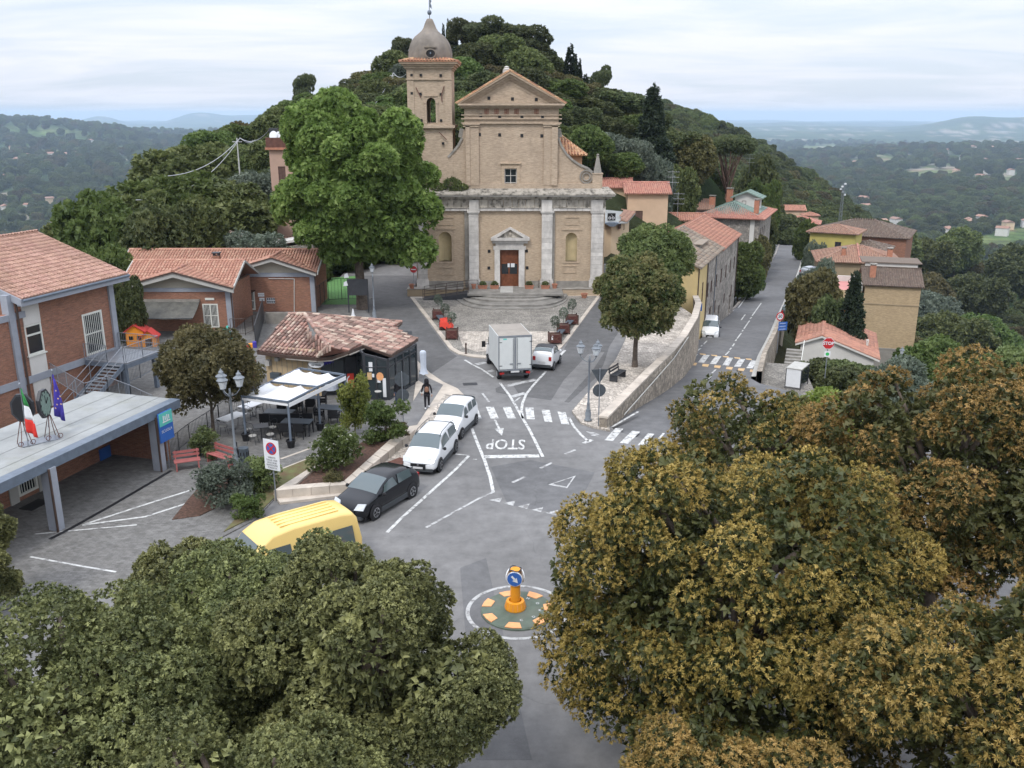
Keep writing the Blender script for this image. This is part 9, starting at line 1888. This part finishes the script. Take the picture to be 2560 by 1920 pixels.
def sample(n,d0,d1,a0,a1,size,seed,keep=None):
 r_=np.random.RandomState(seed);az=np.radians(r_.uniform(a0,a1,n));d=d0*(d1/d0)**r_.uniform(0,1,n);x,y=d*np.sin(az),d*np.cos(az);ok=woods(x,y)>r_.uniform(.15,.85,n)
 if keep is not None:ok&=keep(x,y,d,np.degrees(az))
 for hx_,hy_,hs in CH:ok&=(x-hx_)**2+(y-hy_)**2>(15*hs)**2
 x,y,d=x[ok],y[ok],d[ok];z=land(x,y);s=size(d)*r_.uniform(.7,1.35,len(d));return np.stack([x,y,z-s*.9],-1),np.stack([s,s,s*r_.uniform(.7,1.0,len(s))],-1)
for i,(kind,sd)in enumerate((('oak',1),('mid',2),('brown',1),('oak',3),('mid',3),('oak',2))):
 P_f,S_f=sample(11000,240,8500,-37,37,lambda d:np.clip(.0009*d+.55,.75,3.6),100+i,(lambda x,y,d,a:(np.abs(a-((i*37)%11))>-1)&~((d<262)&(a>14)&(a<24))))
 kn=vnoise(P_f[:,0]/90,P_f[:,1]/90,81);lo,hi=((0,.5),(.4,.75),(.35,.62),(0,.6),(.55,1),(.3,1))[i];m=(kn>=lo)&(kn<=hi)
 scatter('forest',P_f[m],S_f[m],proto(kind,sd)[0],['dark oak wood on the far slopes and valley','mid-green wood in the valley beyond','brownish oak wood on the ridge and valley','dense dark wood covering the right ridge','lighter green woods between the far fields','scattered dark trees of the valley'][i])
P_u,S_u=[],[]
rs=np.random.RandomState(9)
for _ in range(5200):
 az=rs.uniform(-33,33);d=math.sqrt(rs.uniform(72**2,300**2));x,y=d*math.sin(R(az)),d*math.cos(R(az))
 if blocked(x,y):continue
 s=rs.uniform(.26,.50)*(1+d/400);P_u.append((x,y,0));S_u.append((s,s,s*.8))
P_u=np.array(P_u);P_u[:,2]=land(P_u[:,0],P_u[:,1])-.6;S_u=np.array(S_u)
for j,(kind,sd)in enumerate((('mid',1),('bright',2),('oak',1),('brown',2))):
 kn=vnoise(P_u[:,0]/22,P_u[:,1]/22,91);m=(np.floor(kn*3.99).astype(int)==j);scatter('undergrowth',P_u[m],S_u[m],proto(kind,sd)[0],['mid-green bushes covering the slopes','fresh green bushes covering the slopes','dark bushes covering the slopes','brownish bushes covering the slopes'][j])
 # houses scattered far off in the valley
hm=MB();hm.box(-6,6,-4.5,4.5,-4,5);hm=hm.mesh('wall');hm.materials.append(MT['peach_pale']);hw2=MB();hw2 .box(-6,6,-4.5,4.5,-4,5);hw2=hw2 .mesh('wall');hw2 .materials.append(MT['white_plaster'])
hr=MB();hr.add([(-6.6,-5.1,4.9),(6.6,-5.1,4.9),(6.6,5.1,4.9),(-6.6,5.1,4.9),(-6.6,0,7),(6.6,0,7)],[(0,1,5,4),(2,3,4,5),(1,2,5),(3,0,4),(3,2,1,0)]);hr=hr.mesh('roof');hr.materials.append(MT['tile_pinkbrown'])
for nh,(x,y,q)in enumerate(CH[2:]):
 t=thing('country_house','pale country house with pinkish roof scattered far off in the valley','house',(x,y,gz(x,y)+2+q*2),nh*1.7,'country houses scattered in the far valley');t.scale=(q,)*3
 for nm,me in(('wall',hm if nh%2 else hw2),('roof',hr)):o=bpy.data.objects.new(nm,me);COL.objects.link(o);o.parent=t
 # vehicles
def car(name,label,cat,paint,L_,W,H_,hood=.95,cowl=1.05,a_w=.95,a_r=.65,tail=.2,belt=.92,noselen=.9,wb=(.8,.78),wr=.32,clad=None,roofm=None,rails=False,hatch=True,zb=.22,n_side=2,grille='black',headw=.42,plate_f=True,square=0.):
 """front at +x; glasshouse from the windscreen foot to the tail"""
 t=thing(name,label,cat,(0,0,0));w=W/2;xf=L_/2;rwid=.80+.1*square
 xs=[(xf-.02,.50,.50,.80),(xf-.12,hood-.22,hood-.2,.90),(xf-.38,hood-.10,hood-.05,.97),(xf-noselen,belt-.04,cowl,1.0),(xf-noselen-a_w*.5,belt,(cowl+H_)/2+.02,1.0),(xf-noselen-a_w,belt+.02,H_-.05,1.0),(xf-noselen-a_w-.55,belt+.03,H_,1.0),(-xf+a_r+.55,belt+.05,H_-.01,1.0),(-xf+a_r,belt+.06,H_-.06,1.0),(-xf+tail+.1,belt+.06,belt+.34 if hatch else belt+.1,.97),(-xf+tail*.5,belt,belt+.08,.95),(-xf,.55,.6,.88)]
 rings=[]
 for i,(x,bz,tz,ws)in enumerate(xs):
  gl=3<=i<=9;ins=min(1.,max(0.,(tz-bz)/(H_-belt)))if gl else 0;wt=w*ws*(1-(1-rwid)*ins)*(.97 if not gl else 1);e=0 if 0<i<len(xs)-1 else .05
  zb_=zb+(.1 if i in(0,11)else 0);zm=zb_+(bz-zb_)*.5
  rings.append([(x,w*ws*.9,zb_),(x,w*ws*.985,zb_+.12),(x,w*ws,zm),(x,w*ws*.965,bz),(x,wt*.93,tz-.03 if gl else tz-.02),(x,wt*.6,tz+.01),(x,0,tz+.02)])
 vs=[];fs=[]
 for r_ in rings:vs+=r_+[(x,-y,z)for x,y,z in r_[-2::-1]]
 m=13
 for i in range(len(rings)-1):
  for k in range(m-1):fs.append((i*m+k,i*m+k+1,(i+1)*m+k+1,(i+1)*m+k))
  fs.append((i*m+m-1,i*m,(i+1)*m,(i+1)*m+m-1))
 fs+=[tuple(reversed(range(m))),tuple(range((len(rings)-1)*m,len(rings)*m))]
 mb=MB();mb.add(vs,[f[::-1]for f in fs]);b=mb.obj('body',MT[paint],t,smooth=True);md=b.modifiers.new('s','SUBSURF');md.levels=2;md.render_levels=2
 def P(x,k):
  i=next((j for j in range(len(xs)-1)if xs[j+1][0]<=x<=xs[j][0]),0);u=(xs[i][0]-x)/(xs[i][0]-xs[i+1][0]);k0=int(k);f=k-k0
  q=[Vector(rings[j][k0]).lerp(Vector(rings[j][min(6,k0+1)]),f)for j in(i,i+1)];return q[0].lerp(q[1],u)
 def patch(nm,x0,x1,k0,k1,mat,side=1,off=.014,nx=5,nk=3,full=False,taper=0.):
  mb=MB();ks=[k0+(k1-k0)*j/nk for j in range(nk+1)];
  for i in range(nx+1):
   for j,k in enumerate(ks):
    sh=taper*(k-k0)/(k1-k0);x=(x0-sh)+((x1+sh)-(x0-sh))*i/nx;p=P(x,k);c=Vector((x*.25 if full else x,0,(belt+.1)if not full else H_*.25));n_=(p-c);n_.x=n_.x*.3 if not full else(x-(x0+x1)/2)*.2;
    if not full:n_=Vector((0,1,.35))
    else:n_=Vector(((1 if x0>0 else-1)*.9,0,.6))
    p=p+n_.normalized()*off;mb.v.append((p.x,p.y*side,p.z))
  if full:
   h_=len(mb.v);nn=nk+1;vv=[(x,-y,z)for x,y,z in mb.v];mb.v+=vv
   for i in range(nx):
    for j in range(nk):mb.f.append((i*nn+j,i*nn+j+1,(i+1)*nn+j+1,(i+1)*nn+j));mb.f.append((h_+i*nn+j,h_+(i+1)*nn+j,h_+(i+1)*nn+j+1,h_+i*nn+j+1))
  else:
   nn=nk+1
   for i in range(nx):
    for j in range(nk):q=(i*nn+j,i*nn+j+1,(i+1)*nn+j+1,(i+1)*nn+j);mb.f.append(q if side>0 else q[::-1])
  return mb.obj(nm,MT[mat],t,smooth=True)
 x_w=xf-noselen
 patch('windscreen',x_w-.06,x_w-a_w+.06,4.02,6,'glass_car',full=True,off=.035)
 patch('rear_window',-xf+a_r-.04,-xf+tail+.16,4.1,6,'glass_car',full=True,off=.03)
 g0,g1=x_w-a_w*.42,-xf+a_r*.9
 for s in(-1,1):
  for k in range(n_side):a=g0+(g1-g0)*k/n_side;b2=g0+(g1-g0)*(k+1)/n_side;patch('side_window',a-(.05 if k else .0),b2+(.03),3.14,3.84,'glass_car',s,taper=.18 if k==0 else .05)
  p=P(x_w-.3,3);mb=MB();mb.lathe(0,0,[(.02,0),(.075,.02),(.085,.08),(.06,.14),(.02,.15)],8);o=mb.obj('wing_mirror',MT[paint if paint=='car_silver' else('black' if clad else paint)],t);o.location=(p.x,s*(w+.1),belt+.02);mb=MB();mb.beam((0,-s*.12,.05),(0,0,.06),.04);mb.obj('mirror_arm',MT['black'],o)
  p=P(xf-.16,2.7);mb=MB();mb.add([(0,-.0,.0),(-.02,headw*.5,.02),(-.28,headw*.62,.12),(-.24,.0+.1,.13)],[(0,1,2,3)]);
  mb=MB();yy=w*.88;mb.add([(xf-.045,s*(yy-headw),.60),(xf-.13,s*yy,.62),(xf-.33,s*(yy+.035),hood-.10),(xf-.22,s*(yy-headw+.1),hood-.13)],[(0,1,2,3)if s>0 else(3,2,1,0)]);o=mb.obj('headlight',MT['headlight'],t);o.location=(.02,0,.015);md=o.modifiers.new('t','SOLIDIFY');md.thickness=.05;md.offset=0
  mb=MB();mb.box(-xf-.015,-xf+.12,s*w*.72-.09,s*w*.72+.09,belt-.25,belt+.02);mb.obj('tail_light',MT['taillight'],t)
  for x in(xf-wb[0],-xf+wb[1]):
   mb=MB();mb.T=Matrix.Translation((x,s*(w+.004),wr))@Matrix.Rotation(math.pi/2,4,'X');n=20;mb.lathe(0,0,[(wr+.055,-.012),(wr+.055,.012)],n);mb.obj('wheel_arch',MT['black' if paint!='car_white' or clad else 'bumper'],t)
   wh=MB();wh.T=Matrix.Translation((x,s*(w-.07),wr))@Matrix.Rotation(math.pi/2,4,'X');wh.lathe(0,0,[(wr-.05,-.105),(wr,-.08),(wr,.08),(wr-.05,.105)],24);o=wh.obj('tyre',MT['rubber'],t)
   rm=MB();rm.T=Matrix.Translation((x,s*(w+.038),wr))@Matrix.Rotation(math.pi/2,4,'X');r0=wr*.64;rm.lathe(0,0,[(r0,-.004),(r0*.9,.006),(.05,.002)],20);q=rm.obj('rim',MT['alloy'],o)
   for k in range(5):a=2*math.pi*k/5;sp_=MB();sp_.T=Matrix.Translation((x,s*(w+.05),wr))@Matrix.Rotation(a,4,'Y');sp_.add([(-.03,0,.05),(.03,0,.05),(.075,0,r0*.82),(-.075,0,r0*.82)],[(0,1,2,3)]);ho=sp_.obj('rim_gap',MT['black'],o)
  if clad:mb=MB();mb.box(-xf+wb[1]+wr,xf-wb[0]-wr,s*w-.015*s if s<0 else w-.03,s*w+.03 if s<0 else w+.015,zb-.02,zb+.2);mb.obj('sill_cladding',MT['bumper'],t)
  if rails:mb=MB();mb.tube([(x_w-a_w*.75,s*w*.72,H_-.1),(x_w-a_w-.15,s*w*.72,H_+.03),(-xf+a_r+.3,s*w*.72,H_+.03),(-xf+a_r-.1,s*w*.72,H_-.06)],.02,5);mb.obj('roof_rail',MT['bumper'],t)
 mb=MB();mb.box(-xf+.25,xf-.25,-w*.86,w*.86,.13,.4);mb.obj('underbody_shade',MT['black'],t)  # black underbody box, added to deepen the shade beneath the car
 mb=MB();mb.box(xf-.07,xf+.02,-w*.42,w*.42,.34,.60);mb.obj('grille',MT[grille],t)
 mb=MB();mb.box(xf-.2,xf+.0,-w*.80,w*.80,zb,.36);mb.obj('front_bumper',MT['bumper' if clad or paint=='car_black' else paint],t)
 mb=MB();mb.box(-xf-.02,-xf+.2,-w*.80,w*.80,zb,.42);mb.obj('rear_bumper',MT['bumper'],t)
 if plate_f:mb=MB();mb.box(xf+.015,xf+.03,-.24,.24,.36,.46);mb.obj('number_plate',MT['plate'],t)
 mb=MB();mb.box(-xf-.035,-xf-.021,-.24,.24,.55,.66);mb.obj('number_plate',MT['plate'],t)
 mb=MB();mb.lathe(0,0,[(.05,0),(.05,.012)],12);o=mb.obj('badge',MT['alloy'],t);o.location=(xf+.02,0,.56);o.rotation_euler=(0,math.pi/2,0)
 if roofm:patch('soft_top',x_w-a_w-.02,-xf+a_r+.0,4.0,6,roofm,full=True,off=.03)
 return t
def park(t,fw,rw_,W,L_,wb,z=0.,fn=G,left=True):
 a=fn(*fw)if fn is not G else G(*fw,z);b=fn(*rw_)if fn is not G else G(*rw_,z);d=Vector((a.x-b.x,a.y-b.y)).normalized();nl=Vector((-d.y,d.x))*(1 if left else-1)
 mid=(Vector((a.x,a.y))+Vector((b.x,b.y)))/2-nl*(W/2-.1);off=(wb[0]-wb[1])/2;c=mid+d*off;zz=z if fn is G else zr(c.y);t.location=(c.x,c.y,zz);t.rotation_euler=(0,0,math.atan2(d.y,d.x));return t
park(car('parked_car','white small hatchback with grey bumper and boxy tail, nearest the zebra crossing','car','car_white',3.6,1.62,1.66,hood=.98,cowl=1.08,a_w=.75,a_r=.42,tail=.07,belt=.98,noselen=.82,wb=(.62,.6),wr=.29,clad='bumper',n_side=3,square=.8),(1152,1095),(1185,1062),1.62,3.6,(.62,.6))
park(car('parked_car','white small SUV with black grille and roof rails, between the other two cars','car','car_white',4.1,1.75,1.62,hood=.95,cowl=1.05,a_w=.85,a_r=.42,tail=.16,wb=(.78,.72),wr=.33,clad='bumper',rails=True,n_side=2),(1098,1176),(1134,1132),1.75,4.1,(.78,.72))
park(car('parked_car','glossy black crossover parked behind the yellow van','car','car_black',4.2,1.80,1.54,hood=.97,cowl=1.03,a_w=1.0,a_r=.75,tail=.2,noselen=1.0,wb=(.82,.76),wr=.34,clad='bumper',plate_f=False),(946,1292),(1018,1249),1.80,4.2,(.82,.76))
pe=Q(1786,843);t=car('oncoming_car','white SUV driving towards the crossing beside the stone houses','car','car_white',4.1,1.77,1.66,hood=1.05,cowl=1.12,a_w=.8,a_r=.4,tail=.16,belt=.98,noselen=.9,wb=(.8,.75),wr=.34,clad='bumper');t.location=(pe.x,pe.y+2,zr(pe.y+2));t.rotation_euler=(0,math.atan(.09),-math.pi/2-.22)
ps=G(1363,925);t=car('parked_car','tiny silver-white two-seater with black soft top beside the box truck','car','car_white',2.5,1.52,1.54,hood=.95,cowl=1.05,a_w=.55,a_r=.55,tail=.05,belt=.95,noselen=.5,wb=(.4,.34),wr=.29,roofm='metal_dark',n_side=1,square=.3);t.location=(ps.x+.12,ps.y+1.05,0);t.rotation_euler=(0,0,math.pi/2-.28)
q=V(1978,770,104);t=car('parked_car','dark parked car at the foot of the garden stairs below the road wall','car','car_green',4.1,1.7,1.5,wb=(.8,.75));t.location=(q.x,q.y,q.z-.9);t.rotation_euler=(0,0,1.1)
q=V(2033,676,137);t=car('parked_car','silver parked car in the yard beside the hipped pink-roofed house','car','car_silver',4.2,1.75,1.5,wb=(.8,.75));t.location=(q.x,q.y,q.z-.8);t.rotation_euler=(0,0,.5)
RL,RR_=G(1243,952,0),G(1332,950,0);bc_=G(1289,955,0);ra_=math.pi/2+.20
tk=thing('box_truck','white box truck seen from behind at the tip of the church square','truck',(bc_.x,bc_.y,0),ra_)
bw,bl_,z0,z1=1.09,3.55,.78,3.02
mb=MB();mb.box(.15,bl_,-bw,bw,z0,z1);mb.obj('cargo_box',MT['truck_white'],tk)
mb=MB();mb.box(.17,bl_-.02,-bw+.04,bw-.04,z1,z1+.012);mb.obj('box_roof',MT['truck_roof'],tk)
mb=MB()
for y in(-bw,bw-.05):mb.box(.12,.149,y,y+.05,z0-.05,z1+.02);
mb.box(.12,.149,-bw+.05,bw-.05,z1-.1,z1+.02);mb.box(.12,.149,-bw+.05,bw-.05,z0-.05,z0+.04);mb.box(.12,.149,-.05,.05,z0+.04,z1-.1);mb.obj('door_frame',MT['metal_grey'],tk)
for s in(-1,1):
 mb=MB();mb.box(.11,.149,s*.56-.45,s*.56+.45,z0+.08,z1-.14);d_=mb.obj('rear_door',MT['truck_white'],tk)
 mb=MB();mb.tube([(.09,s*.13,z0+.1),(.09,s*.13,z1-.15)],.016,5);mb.beam((.08,s*.13,z0+.42),(.08,s*.36,z0+.42),.04);mb.obj('locking_bar',MT['metal_grey'],d_)
 for z in(z0+.3,z1-.4):mb=MB();mb.box(.095,.11,s*.98-.13,s*.98+.05,z-.02,z+.02);mb.obj('hinge',MT['metal_dark'],d_)
 mb=MB();mb.box(.16,.2,s*.85-.14,s*.85+.14,.48,.62);mb.obj('tail_light',MT['taillight'],tk)
mb=MB();mb.box(.108,.11,-.62 if 0 else .55,.78,z1-.24,z1-.15);mb.obj('green_sticker',MT['toy_teal'],tk)
mb=MB();mb.beam((.2,-.85,.45),(.2,.85,.45),.1,.12);mb.box(.3,5.2,-.38,-.28,.5,.72);mb.box(.3,5.2,.28,.38,.5,.72);mb.obj('chassis',MT['metal_dark'],tk)
mb=MB();mb.box(.14,.17,-.28,.28,.6,.72);mb.obj('number_plate',MT['plate'],tk)
mb=MB();mb.pyz([(-.95,.5),(.95,.5),(.95,1.35),(.78,2.1),(-.78,2.1),(-.95,1.35)],bl_+.05,bl_+1.3);mb.pyz([(-.95,.5),(.95,.5),(.9,1.3),(-.9,1.3)],bl_+1.3,bl_+2.0);mb.obj('cab',MT['car_white'],tk)
mb=MB();mb.add([(bl_+1.31,-.72,1.95),(bl_+1.31,.72,1.95),(bl_+1.75,.85,1.32),(bl_+1.75,-.85,1.32)],[(0,1,2,3)]);mb.obj('windscreen',MT['glass_car'],tk)
for s in(-1,1):
 mb=MB();mb.box(bl_+.3,bl_+1.2,s*.93-.02,s*.93+.02,1.38,1.9);mb.obj('side_window',MT['glass_car'],tk)
 mb=MB();mb.box(bl_+1.0,bl_+1.12,s*1.28-.12,s*1.28+.12,1.25,1.65);m_=mb.obj('wing_mirror',MT['black'],tk);mb=MB();mb.beam((bl_+1.05,s*.95,1.45),(bl_+1.05,s*1.2,1.45),.04);mb.obj('mirror_arm',MT['black'],m_)
 for x in(.95,bl_+1.25):wh=MB();wh.T=Matrix.Translation((x,s*.9,.35))@Matrix.Rotation(math.pi/2,4,'X');wh.lathe(0,0,[(.3,-.14),(.35,-.11),(.35,.11),(.3,.14)],22);o=wh.obj('tyre',MT['rubber'],tk);r_=MB();r_.T=Matrix.Translation((x,s*1.045,.35))@Matrix.Rotation(math.pi/2,4,'X');r_.lathe(0,0,[(.2,-.006),(.05,.006)],16);r_.obj('rim',MT['alloy'],o)
 mb=MB();mb.box(.55,1.35,s*.9-.16,s*.9+.16,.72,.775);mb.obj('mudguard',MT['black'],tk)
vp0=G(845,1225,2.45);vr=math.atan2(-.62,-.79)
vn=thing('yellow_van','pale yellow minibus with raised roof, mostly hidden behind the green oaks','van',(0,0,0),vr)
c_=G(757,1277,2.5);vn.location=(c_.x-.5,c_.y-.8,0)
prof=[(-2.6,.4),(2.6,.4),(2.72,.75),(2.62,1.1),(1.95,1.35),(1.25,2.2),(.8,2.46),(.0,2.54),(-1.9,2.52),(-2.35,2.44),(-2.52,2.2),(-2.62,1.4)]
mb=MB();W2=[.93,.93,.93,.95,.93,.84,.78,.76,.76,.76,.80,.93];n=len(prof)
vs=[(x,0,z)for x,z in prof];rows=[]
for f in(-1,-.85,-.4,.4,.85,1):rows.append([(x*(1 if abs(f)<.95 else .985),w_*f*1.05,z-(.09 if abs(f)>.95 else(.025 if abs(f)>.8 else 0))*(z>1.9))for(x,z),w_ in zip(prof,W2)])
for r_ in rows:mb.v+=r_
for i in range(len(rows)-1):
 for k in range(n):mb.f.append((i*n+k,(i+1)*n+k,(i+1)*n+(k+1)%n,i*n+(k+1)%n))
mb.f+=[tuple(range(n)),tuple(reversed(range(5*n,6*n)))];o=mb.obj('body',MT['van_yellow'],vn,smooth=True);md=o.modifiers.new('b','BEVEL');md.width=.05;md.segments=2;md.limit_method='ANGLE'
for s in(-1,1):
 for a,b2 in((-2.3,-1.2),(-1.1,.05),(.15,1.1)):mb=MB();y=.965 if 1 else 0;mb.add([(a,s*1.0,1.25),(b2,s*1.0,1.25),(b2-.08,s*.905,1.98),(a+.06,s*.905,1.98)],[(0,1,2,3)if s<0 else(3,2,1,0)]);q=mb.obj('side_window',MT['glass_car'],vn);md=q.modifiers.new('t','SOLIDIFY');md.thickness=.02
 for x in(-1.7,1.75):wh=MB();wh.T=Matrix.Translation((x,s*.86,.34))@Matrix.Rotation(math.pi/2,4,'X');wh.lathe(0,0,[(.3,-.12),(.34,-.1),(.34,.1),(.3,.12)],20);wh.obj('tyre',MT['rubber'],vn)
mb=MB();mb.add([(1.98,-.8,1.38),(1.98,.8,1.38),(1.31,.7,2.17),(1.31,-.7,2.17)],[(0,1,2,3)]);q=mb.obj('windscreen',MT['glass_car'],vn);md=q.modifiers.new('t','SOLIDIFY');md.thickness=.03
mb=MB();mb.add([(-2.645,-.75,1.3),(-2.645,.75,1.3),(-2.55,.66,2.12),(-2.55,-.66,2.12)],[(3,2,1,0)]);q=mb.obj('rear_window',MT['glass_car'],vn);md=q.modifiers.new('t','SOLIDIFY');md.thickness=.03
for y in(-.5,-.25,0,.25,.5):mb=MB();mb.box(-1.9,.4,y-.02,y+.02,2.52,2.555);mb.obj('roof_rib',MT['van_yellow'],vn)
# people
def skin_body(name,joints,edges,mat,parent,lv=2):
 me=bpy.data.meshes.new(name);me.from_pydata([j[:3]for j in joints],edges,[]);o=bpy.data.objects.new(name,me);COL.objects.link(o);o.parent=parent
 m=o.modifiers.new('skin','SKIN');
 if not me.skin_vertices:bpy.context.view_layer.objects.active=o
 for i,j in enumerate(joints):me.skin_vertices[0].data[i].radius=(j[3],j[4]if len(j)>4 else j[3]);me.skin_vertices[0].data[i].use_root=(i==0)
 s=o.modifiers.new('sub','SUBSURF');s.levels=lv;s.render_levels=lv;me.materials.append(MT[mat]);return o
def person(label,loc,rz,top,legs,stride=.16,pack=True,hood=True):
 t=thing('person',label,'person',loc,rz);s=stride
 J=[(0,0,.92,.15,.11),(0,.0,1.12,.14,.10),(0,.01,1.32,.17,.11),(0,.02,1.45,.11,.085),(0,.03,1.52,.05,.05),(0,.045,1.60,.085,.095),(0,.05,1.69,.075,.085),(-.19,.01,1.41,.06),(-.27,-.04+s*.4,1.15,.05),(-.29,.06+s*.6,.93,.038),(.19,.01,1.41,.06),(.27,-.04-s*.3,1.15,.05),(.29,-.02-s*.4,.92,.038),(-.09,0,.86,.095),(-.10,-s*.5+.06,.50,.065),(-.10,-s*1.3,.12,.045),(.09,0,.86,.095),(.10,s*.8,.50,.065),(.10,s*.9,.12,.045)]
 E=[(0,1),(1,2),(2,3),(3,4),(4,5),(5,6),(3,7),(7,8),(8,9),(3,10),(10,11),(11,12),(0,13),(13,14),(14,15),(0,16),(16,17),(17,18)]
 skin_body('body',J,E,top,t)
 JL=[(0,0,.90,.16,.12),(-.09,0,.84,.105),(-.10,-s*.5+.06,.50,.075),(-.10,-s*1.3,.13,.055),(.09,0,.84,.105),(.10,s*.8,.50,.075),(.10,s*.9,.13,.055)];skin_body('trousers',JL,[(0,1),(1,2),(2,3),(0,4),(4,5),(5,6)],legs,t)
 for x,y in((-.10,-s*1.3),(.10,s*.9)):skin_body('shoe',[(x,y-.05,.06,.05,.045),(x,y+.08,.055,.05,.04),(x,y+.17,.045,.04,.03)],[(0,1),(1,2)],'sign_white',t)
 for sx,hx,hy,hz in((-1,-.29,.08+s*.65,.86),(1,.29,-.02-s*.42,.85)):
  J=[(hx,hy,hz,.034,.02),(hx,hy+.01,hz-.07,.036,.017)];E=[(0,1)]
  for k,(dx,l_)in enumerate(((-.026,.065),(-.009,.075),(.009,.072),(.026,.055))):J+=[(hx+dx*.5,hy+.02+dx*.6,hz-.1,.011),(hx+dx*.5,hy+.03+dx*.8,hz-.1-l_*.6,.009),(hx+dx*.4-sx*.008,hy+.045+dx*.8,hz-.1-l_,.008)];b=2+3*k;E+=[(1,b),(b,b+1),(b+1,b+2)]
  J+=[(hx-sx*.01,hy+.04,hz-.03,.012),(hx-sx*.02,hy+.06,hz-.07,.010)];E+=[(0,14),(14,15)];skin_body('hand',J,E,'skin',t,1)
 mb=MB();mb.lathe(0,0,[(.02,-.12),(.06,-.09),(.078,0),(.07,.07),(.02,.115)],12);f=mb.obj('face',MT['skin'],t,smooth=True);f.location=(0,.085,1.64);
 mb=MB();mb.beam((0,.155,1.66),(0,.185,1.62),.022);mb.obj('nose',MT['skin'],f).location=(0,-.085,-1.64)
 for x in(-.03,.03):mb=MB();mb.box(x-.012,x+.012,.155,.163,1.65,1.66);mb.obj('eye',MT['black'],f).location=(0,-.085,-1.64)
 mb=MB();mb.box(-.025,.025,.152,.160,1.575,1.585);mb.obj('mouth',MT['sign_red'],f).location=(0,-.085,-1.64)
 if hood:mb=MB();mb.lathe(0,0,[(.03,-.2),(.135,-.16),(.135,0),(.125,.09),(.08,.15),(.02,.165)],14);o=mb.obj('hood',MT[top],t,smooth=True);o.location=(0,.02,1.64)
 else:mb=MB();mb.lathe(0,0,[(.05,-.14),(.11,-.06),(.115,.04),(.08,.11),(.02,.125)],12);o=mb.obj('hair',MT['wood_dark'],t,smooth=True);o.location=(0,.015,1.66)
 if pack:skin_body('backpack',[(0,-.17,1.02,.13,.08),(0,-.18,1.2,.15,.09),(0,-.15,1.38,.11,.06)],[(0,1),(1,2)],'backpack',t)
 return t
person('person in black hooded jacket with patterned backpack walking away beside the parasol',G(1068,1021,.12),.08,'cloth_black','cloth_black')
person('person in dark jacket and blue jeans half hidden behind the two sign backs',G(997,1019,.12),2.7,'cloth_black','jeans',.08,False,False)
# air
HZ=MB();HZ.box(-36000,36000,-400,36000,-420,96);m=bpy.data.materials.new('haze_air');m.use_nodes=True;t=m.node_tree;t.nodes.clear();o_=N(t,'ShaderNodeOutputMaterial');pv=N(t,'ShaderNodeVolumePrincipled');pv.inputs['Color'].default_value=(.62,.79,1,1);pv.inputs['Density'].default_value=.000065;pv.inputs['Anisotropy'].default_value=.0;L(t,pv.outputs[0],o_.inputs['Volume'])
hz=HZ.obj('haze',m);hz['kind']='stuff'
